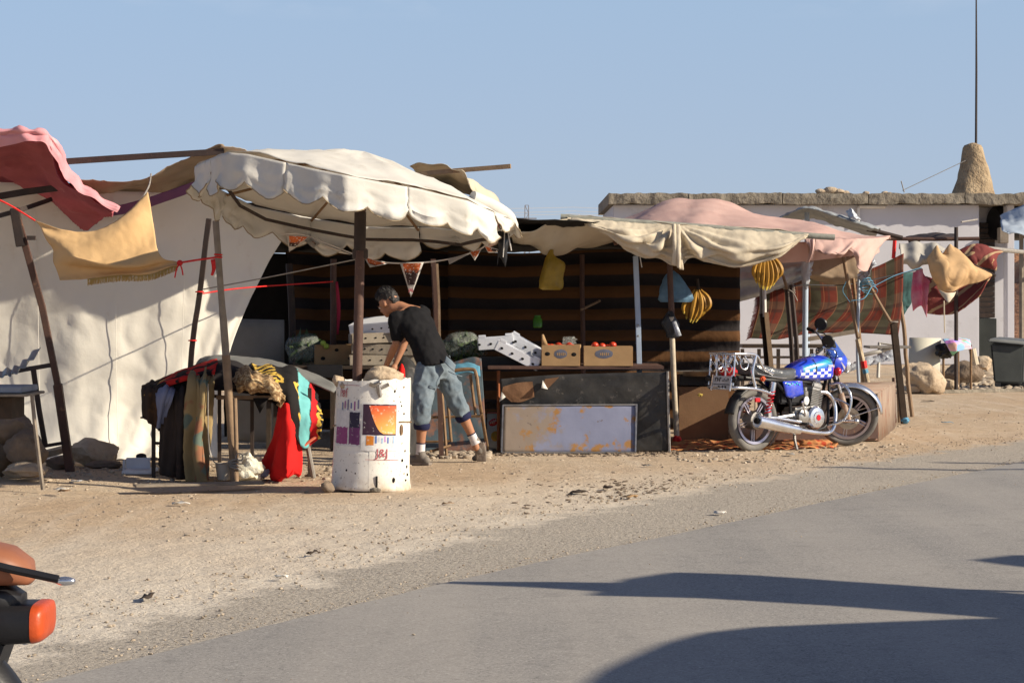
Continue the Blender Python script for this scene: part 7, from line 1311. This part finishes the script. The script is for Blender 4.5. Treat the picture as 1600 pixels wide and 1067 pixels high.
setp(scatter('gravel_under_counter', 600, zone_px(770, 1060, 703, 713), .006, .024, MT['rockdark'], 5, .6, 2), 'dark gravel strip along the foot of the counter', 'gravel')
setp(scatter('stones_by_motorcycle', 500, zone_px(1060, 1420, 694, 722), .006, .028, MT['pebble'], 6, .6, 2.5), 'stones in the dirt around the motorcycle', 'stones')
setp(scatter('rubble', 420, zone_px(1470, 1600, 582, 612), .02, .10, MT['pebble'], 7, .55, 2), 'pale rubble around the stool and the bin', 'rubble')
setp(scatter('rubble_at_tables', 500, zone_px(70, 520, 722, 752), .006, .03, MT['pebble'], 8, .6, 2.5), 'rubble around the rug table feet', 'rubble')
# earth debris patch and single bits of litter
rn = random.Random(31); lit = [('white paper scrap beside the side table leg', 283, 790, .06), ('crumpled paper by the flat board', 95, 768, .05), ('brown wrapper lying left of the drum shadow', 100, 770, .04), ('pale chip of card at the shoulder edge', 1125, 804, .045), ('torn label in the debris patch', 985, 779, .05), ('strip of bark in the debris patch', 905, 772, .06), ('dark peel in the debris patch', 950, 765, .05), ('grey rag scrap near the motorcycle stand', 1235, 712, .05), ('flat tin scrap in the dirt before the counter', 1010, 730, .04), ('twig bundle on the dusty verge', 230, 937, .07), ('dry twig near the road edge', 490, 868, .05), ('splinter of wood before the drum', 700, 790, .05), ('blue string scrap near the black post', 1480, 662, .07), ('paper scrap beside the old asphalt', 440, 906, .03), ('brown leaf litter before the boulders', 1450, 628, .08), ('plastic shard by the rug table', 120, 755, .04)]
cols = [MT['litter'], MT['litter'], MT['rusttan'], MT['litter'], MT['card'], MT['wooddark'], MT['rustdark'], MT['greytube'], MT['steel'], MT['wooddark'], MT['wooddark'], MT['wood'], MT['bluecord'], MT['litter'], MT['wooddark'], MT['silver']]
for i, (lab, px, py, r) in enumerate(lit):
    c0 = G(px, py)+UPV*.02; a = rn.uniform(0, 6.28); d = Vector((cos(a), sin(a), 0)); e = Vector((-sin(a), cos(a), 0)); k = .3 if 'twig' in lab or 'string' in lab or 'splinter' in lab else .7
    mk('litter_scrap', MB().grid([[c0+d*r*u+e*r*k*v+UPV*(.018*mnoise.noise(Vector((u*1.5+i, v*1.5, i)))) for u in (-1, -.5, 0, .5, 1)] for v in (-1, 0, 1)]), cols[i], None, lab, 'litter', 'litter on the ground', solid=.004)
def debris(rn):
    p = G(rn.gauss(1000, 95), rn.gauss(768, 14)); return Vector((p.x, p.y, 0)) if p.x < xshou(p.y)+.05 else None
setp(scatter('debris', 420, debris, .005, .024, MT['rockdark'], 9, .3, 3), 'dark debris strewn on the verge before the counter', 'debris')
# ================================================================== OUT OF FRAME: what throws the long shadows on the road
SH = Vector((cos(SUN_AZ), -sin(SUN_AZ), 0)); tanE = math.tan(SUN_EL)
def src(px, py, h): return G(px, py)+SH*(h/tanE)+UPV*h          # the point at height h whose shadow falls on that road pixel
for i, (px, py, h) in enumerate(((1282, 729, 5.2), (1468, 721.5, 5.6))):
    t_ = src(px, py, h); up = thing('utility_pole', 'wooden utility pole across the road, the one with a lamp arm' if i else 'plain wooden utility pole across the road', 'utility pole', (t_.x, t_.y, 0)); mk('shaft', MB().tube([(t_.x, t_.y, 0), t_*.5+Vector((t_.x, t_.y, 0))*.5, t_], [.085, .075, .06], 10), MT['wooddark'], up)
    if i: mk('lamp_arm', MB().tube([t_-UPV*.3, t_+Vector((.5, 0, -.1))], .03, 8), MT['greytube'], up)

vd = Vector((.97, .24, 0)).normalized(); vwd = Vector((vd.y, -vd.x, 0)); VA = src(1075, 1005, 1.75); VA.z = 0; VA = VA+vd*1.3+vwd*.6
van = thing('parked_van', 'white van stopped on the road across from the stalls', 'van', VA+vd*1.6+vwd*.85)
prof = [(-1.05, .32), (-1.08, .70), (-.95, .95), (-.42, 1.05), (-.05, 1.62), (.12, 1.75), (3.3, 1.76), (3.5, 1.65), (3.55, .35)]
def vsec(w_, ins): return [VA+vd*(x+(ins if x < 1 else -ins)*(1 if z > 1 else .3))+vwd*w_+UPV*z for x, z in prof]
vanp = M('white_van_paint', (.72, .72, .70), .3, (.6, .58, .54), 3, 0)
mk('body', MB().loft([vsec(.07, .06), vsec(0, 0), vsec(1.68, 0), vsec(1.75, .06)]), vanp, van, bevel=.03)
for x in (-.35, 2.75):
    for q in (.02, 1.66): mk('wheel', MB().lathe([(.02, -.1), (.2, -.1), (.32, -.08), (.33, 0), (.32, .08), (.2, .1), (.02, .1)], 24, Matrix.Translation(VA+vd*x+vwd*q+UPV*.34) @ Matrix.Rotation(atan2(vd.y, vd.x), 4, 'Z') @ rotm(90)), MT['rubber'], van)
glm = M('dark_glass', (.02, .025, .03), .08, None, 4, 0, spec=.5)
mk('windscreen', MB().add([VA+vd*x+vwd*q+UPV*z for x, z, q in ((-.40, 1.09, .2), (-.40, 1.09, 1.55), (-.07, 1.61, 1.45), (-.07, 1.61, .3))], [[0, 1, 2, 3]]), glm, van, solid=.02)
for q in (-.012, 1.762): mk('side_window', MB().add([VA+vd*x+vwd*q+UPV*z for x, z in ((.15, 1.1), (.9, 1.1), (.9, 1.6), (.3, 1.6))], [[0, 1, 2, 3]]), glm, van, solid=.01)
sa = thing('shadow_boards', 'unseen added boards on posts, shaped to cast the road shadows', 'awning', src(1300, 940, 2.5)-UPV*2.5)
def shadow_board(name, poly, h, th=.05): q = [src(a, b_, h) for a, b_ in poly]; return mk(name, MB().loft([q, [p+UPV*th for p in q]]), MT['woodgrey'], sa)  # added unseen board, outline traced back from the road shadow it casts
shadow_board('panel', [(930, 940), (1100, 947), (1300, 962), (1580, 986), (2300, 1060), (2300, 1020), (1600, 946), (1450, 933), (1300, 921), (1150, 908), (1060, 903), (985, 914)], 2.5)
shadow_board('plank', [(700, 913), (960, 935), (1100, 940), (1100, 925), (940, 918), (700, 910)], 2.46, .03)
shadow_board('side_board', [(1505, 888), (1560, 897), (1700, 914), (2300, 975), (2300, 930), (1700, 885), (1570, 880)], 2.55, .03)
shadow_board('lower_panel', [(940, 1067), (985, 1045), (1040, 1021), (1100, 1005), (1180, 996), (1350, 990), (1500, 985), (1800, 978), (2300, 1000), (2300, 1330), (1500, 1300), (800, 1180)], 2.3)
for px, py in ((990, 917), (1750, 965), (1820, 918)): q = src(px, py, 2.5); mk('post', MB().tube([q, Vector((q.x, q.y, 0))], .03, 8), MT['woodgrey'], sa)
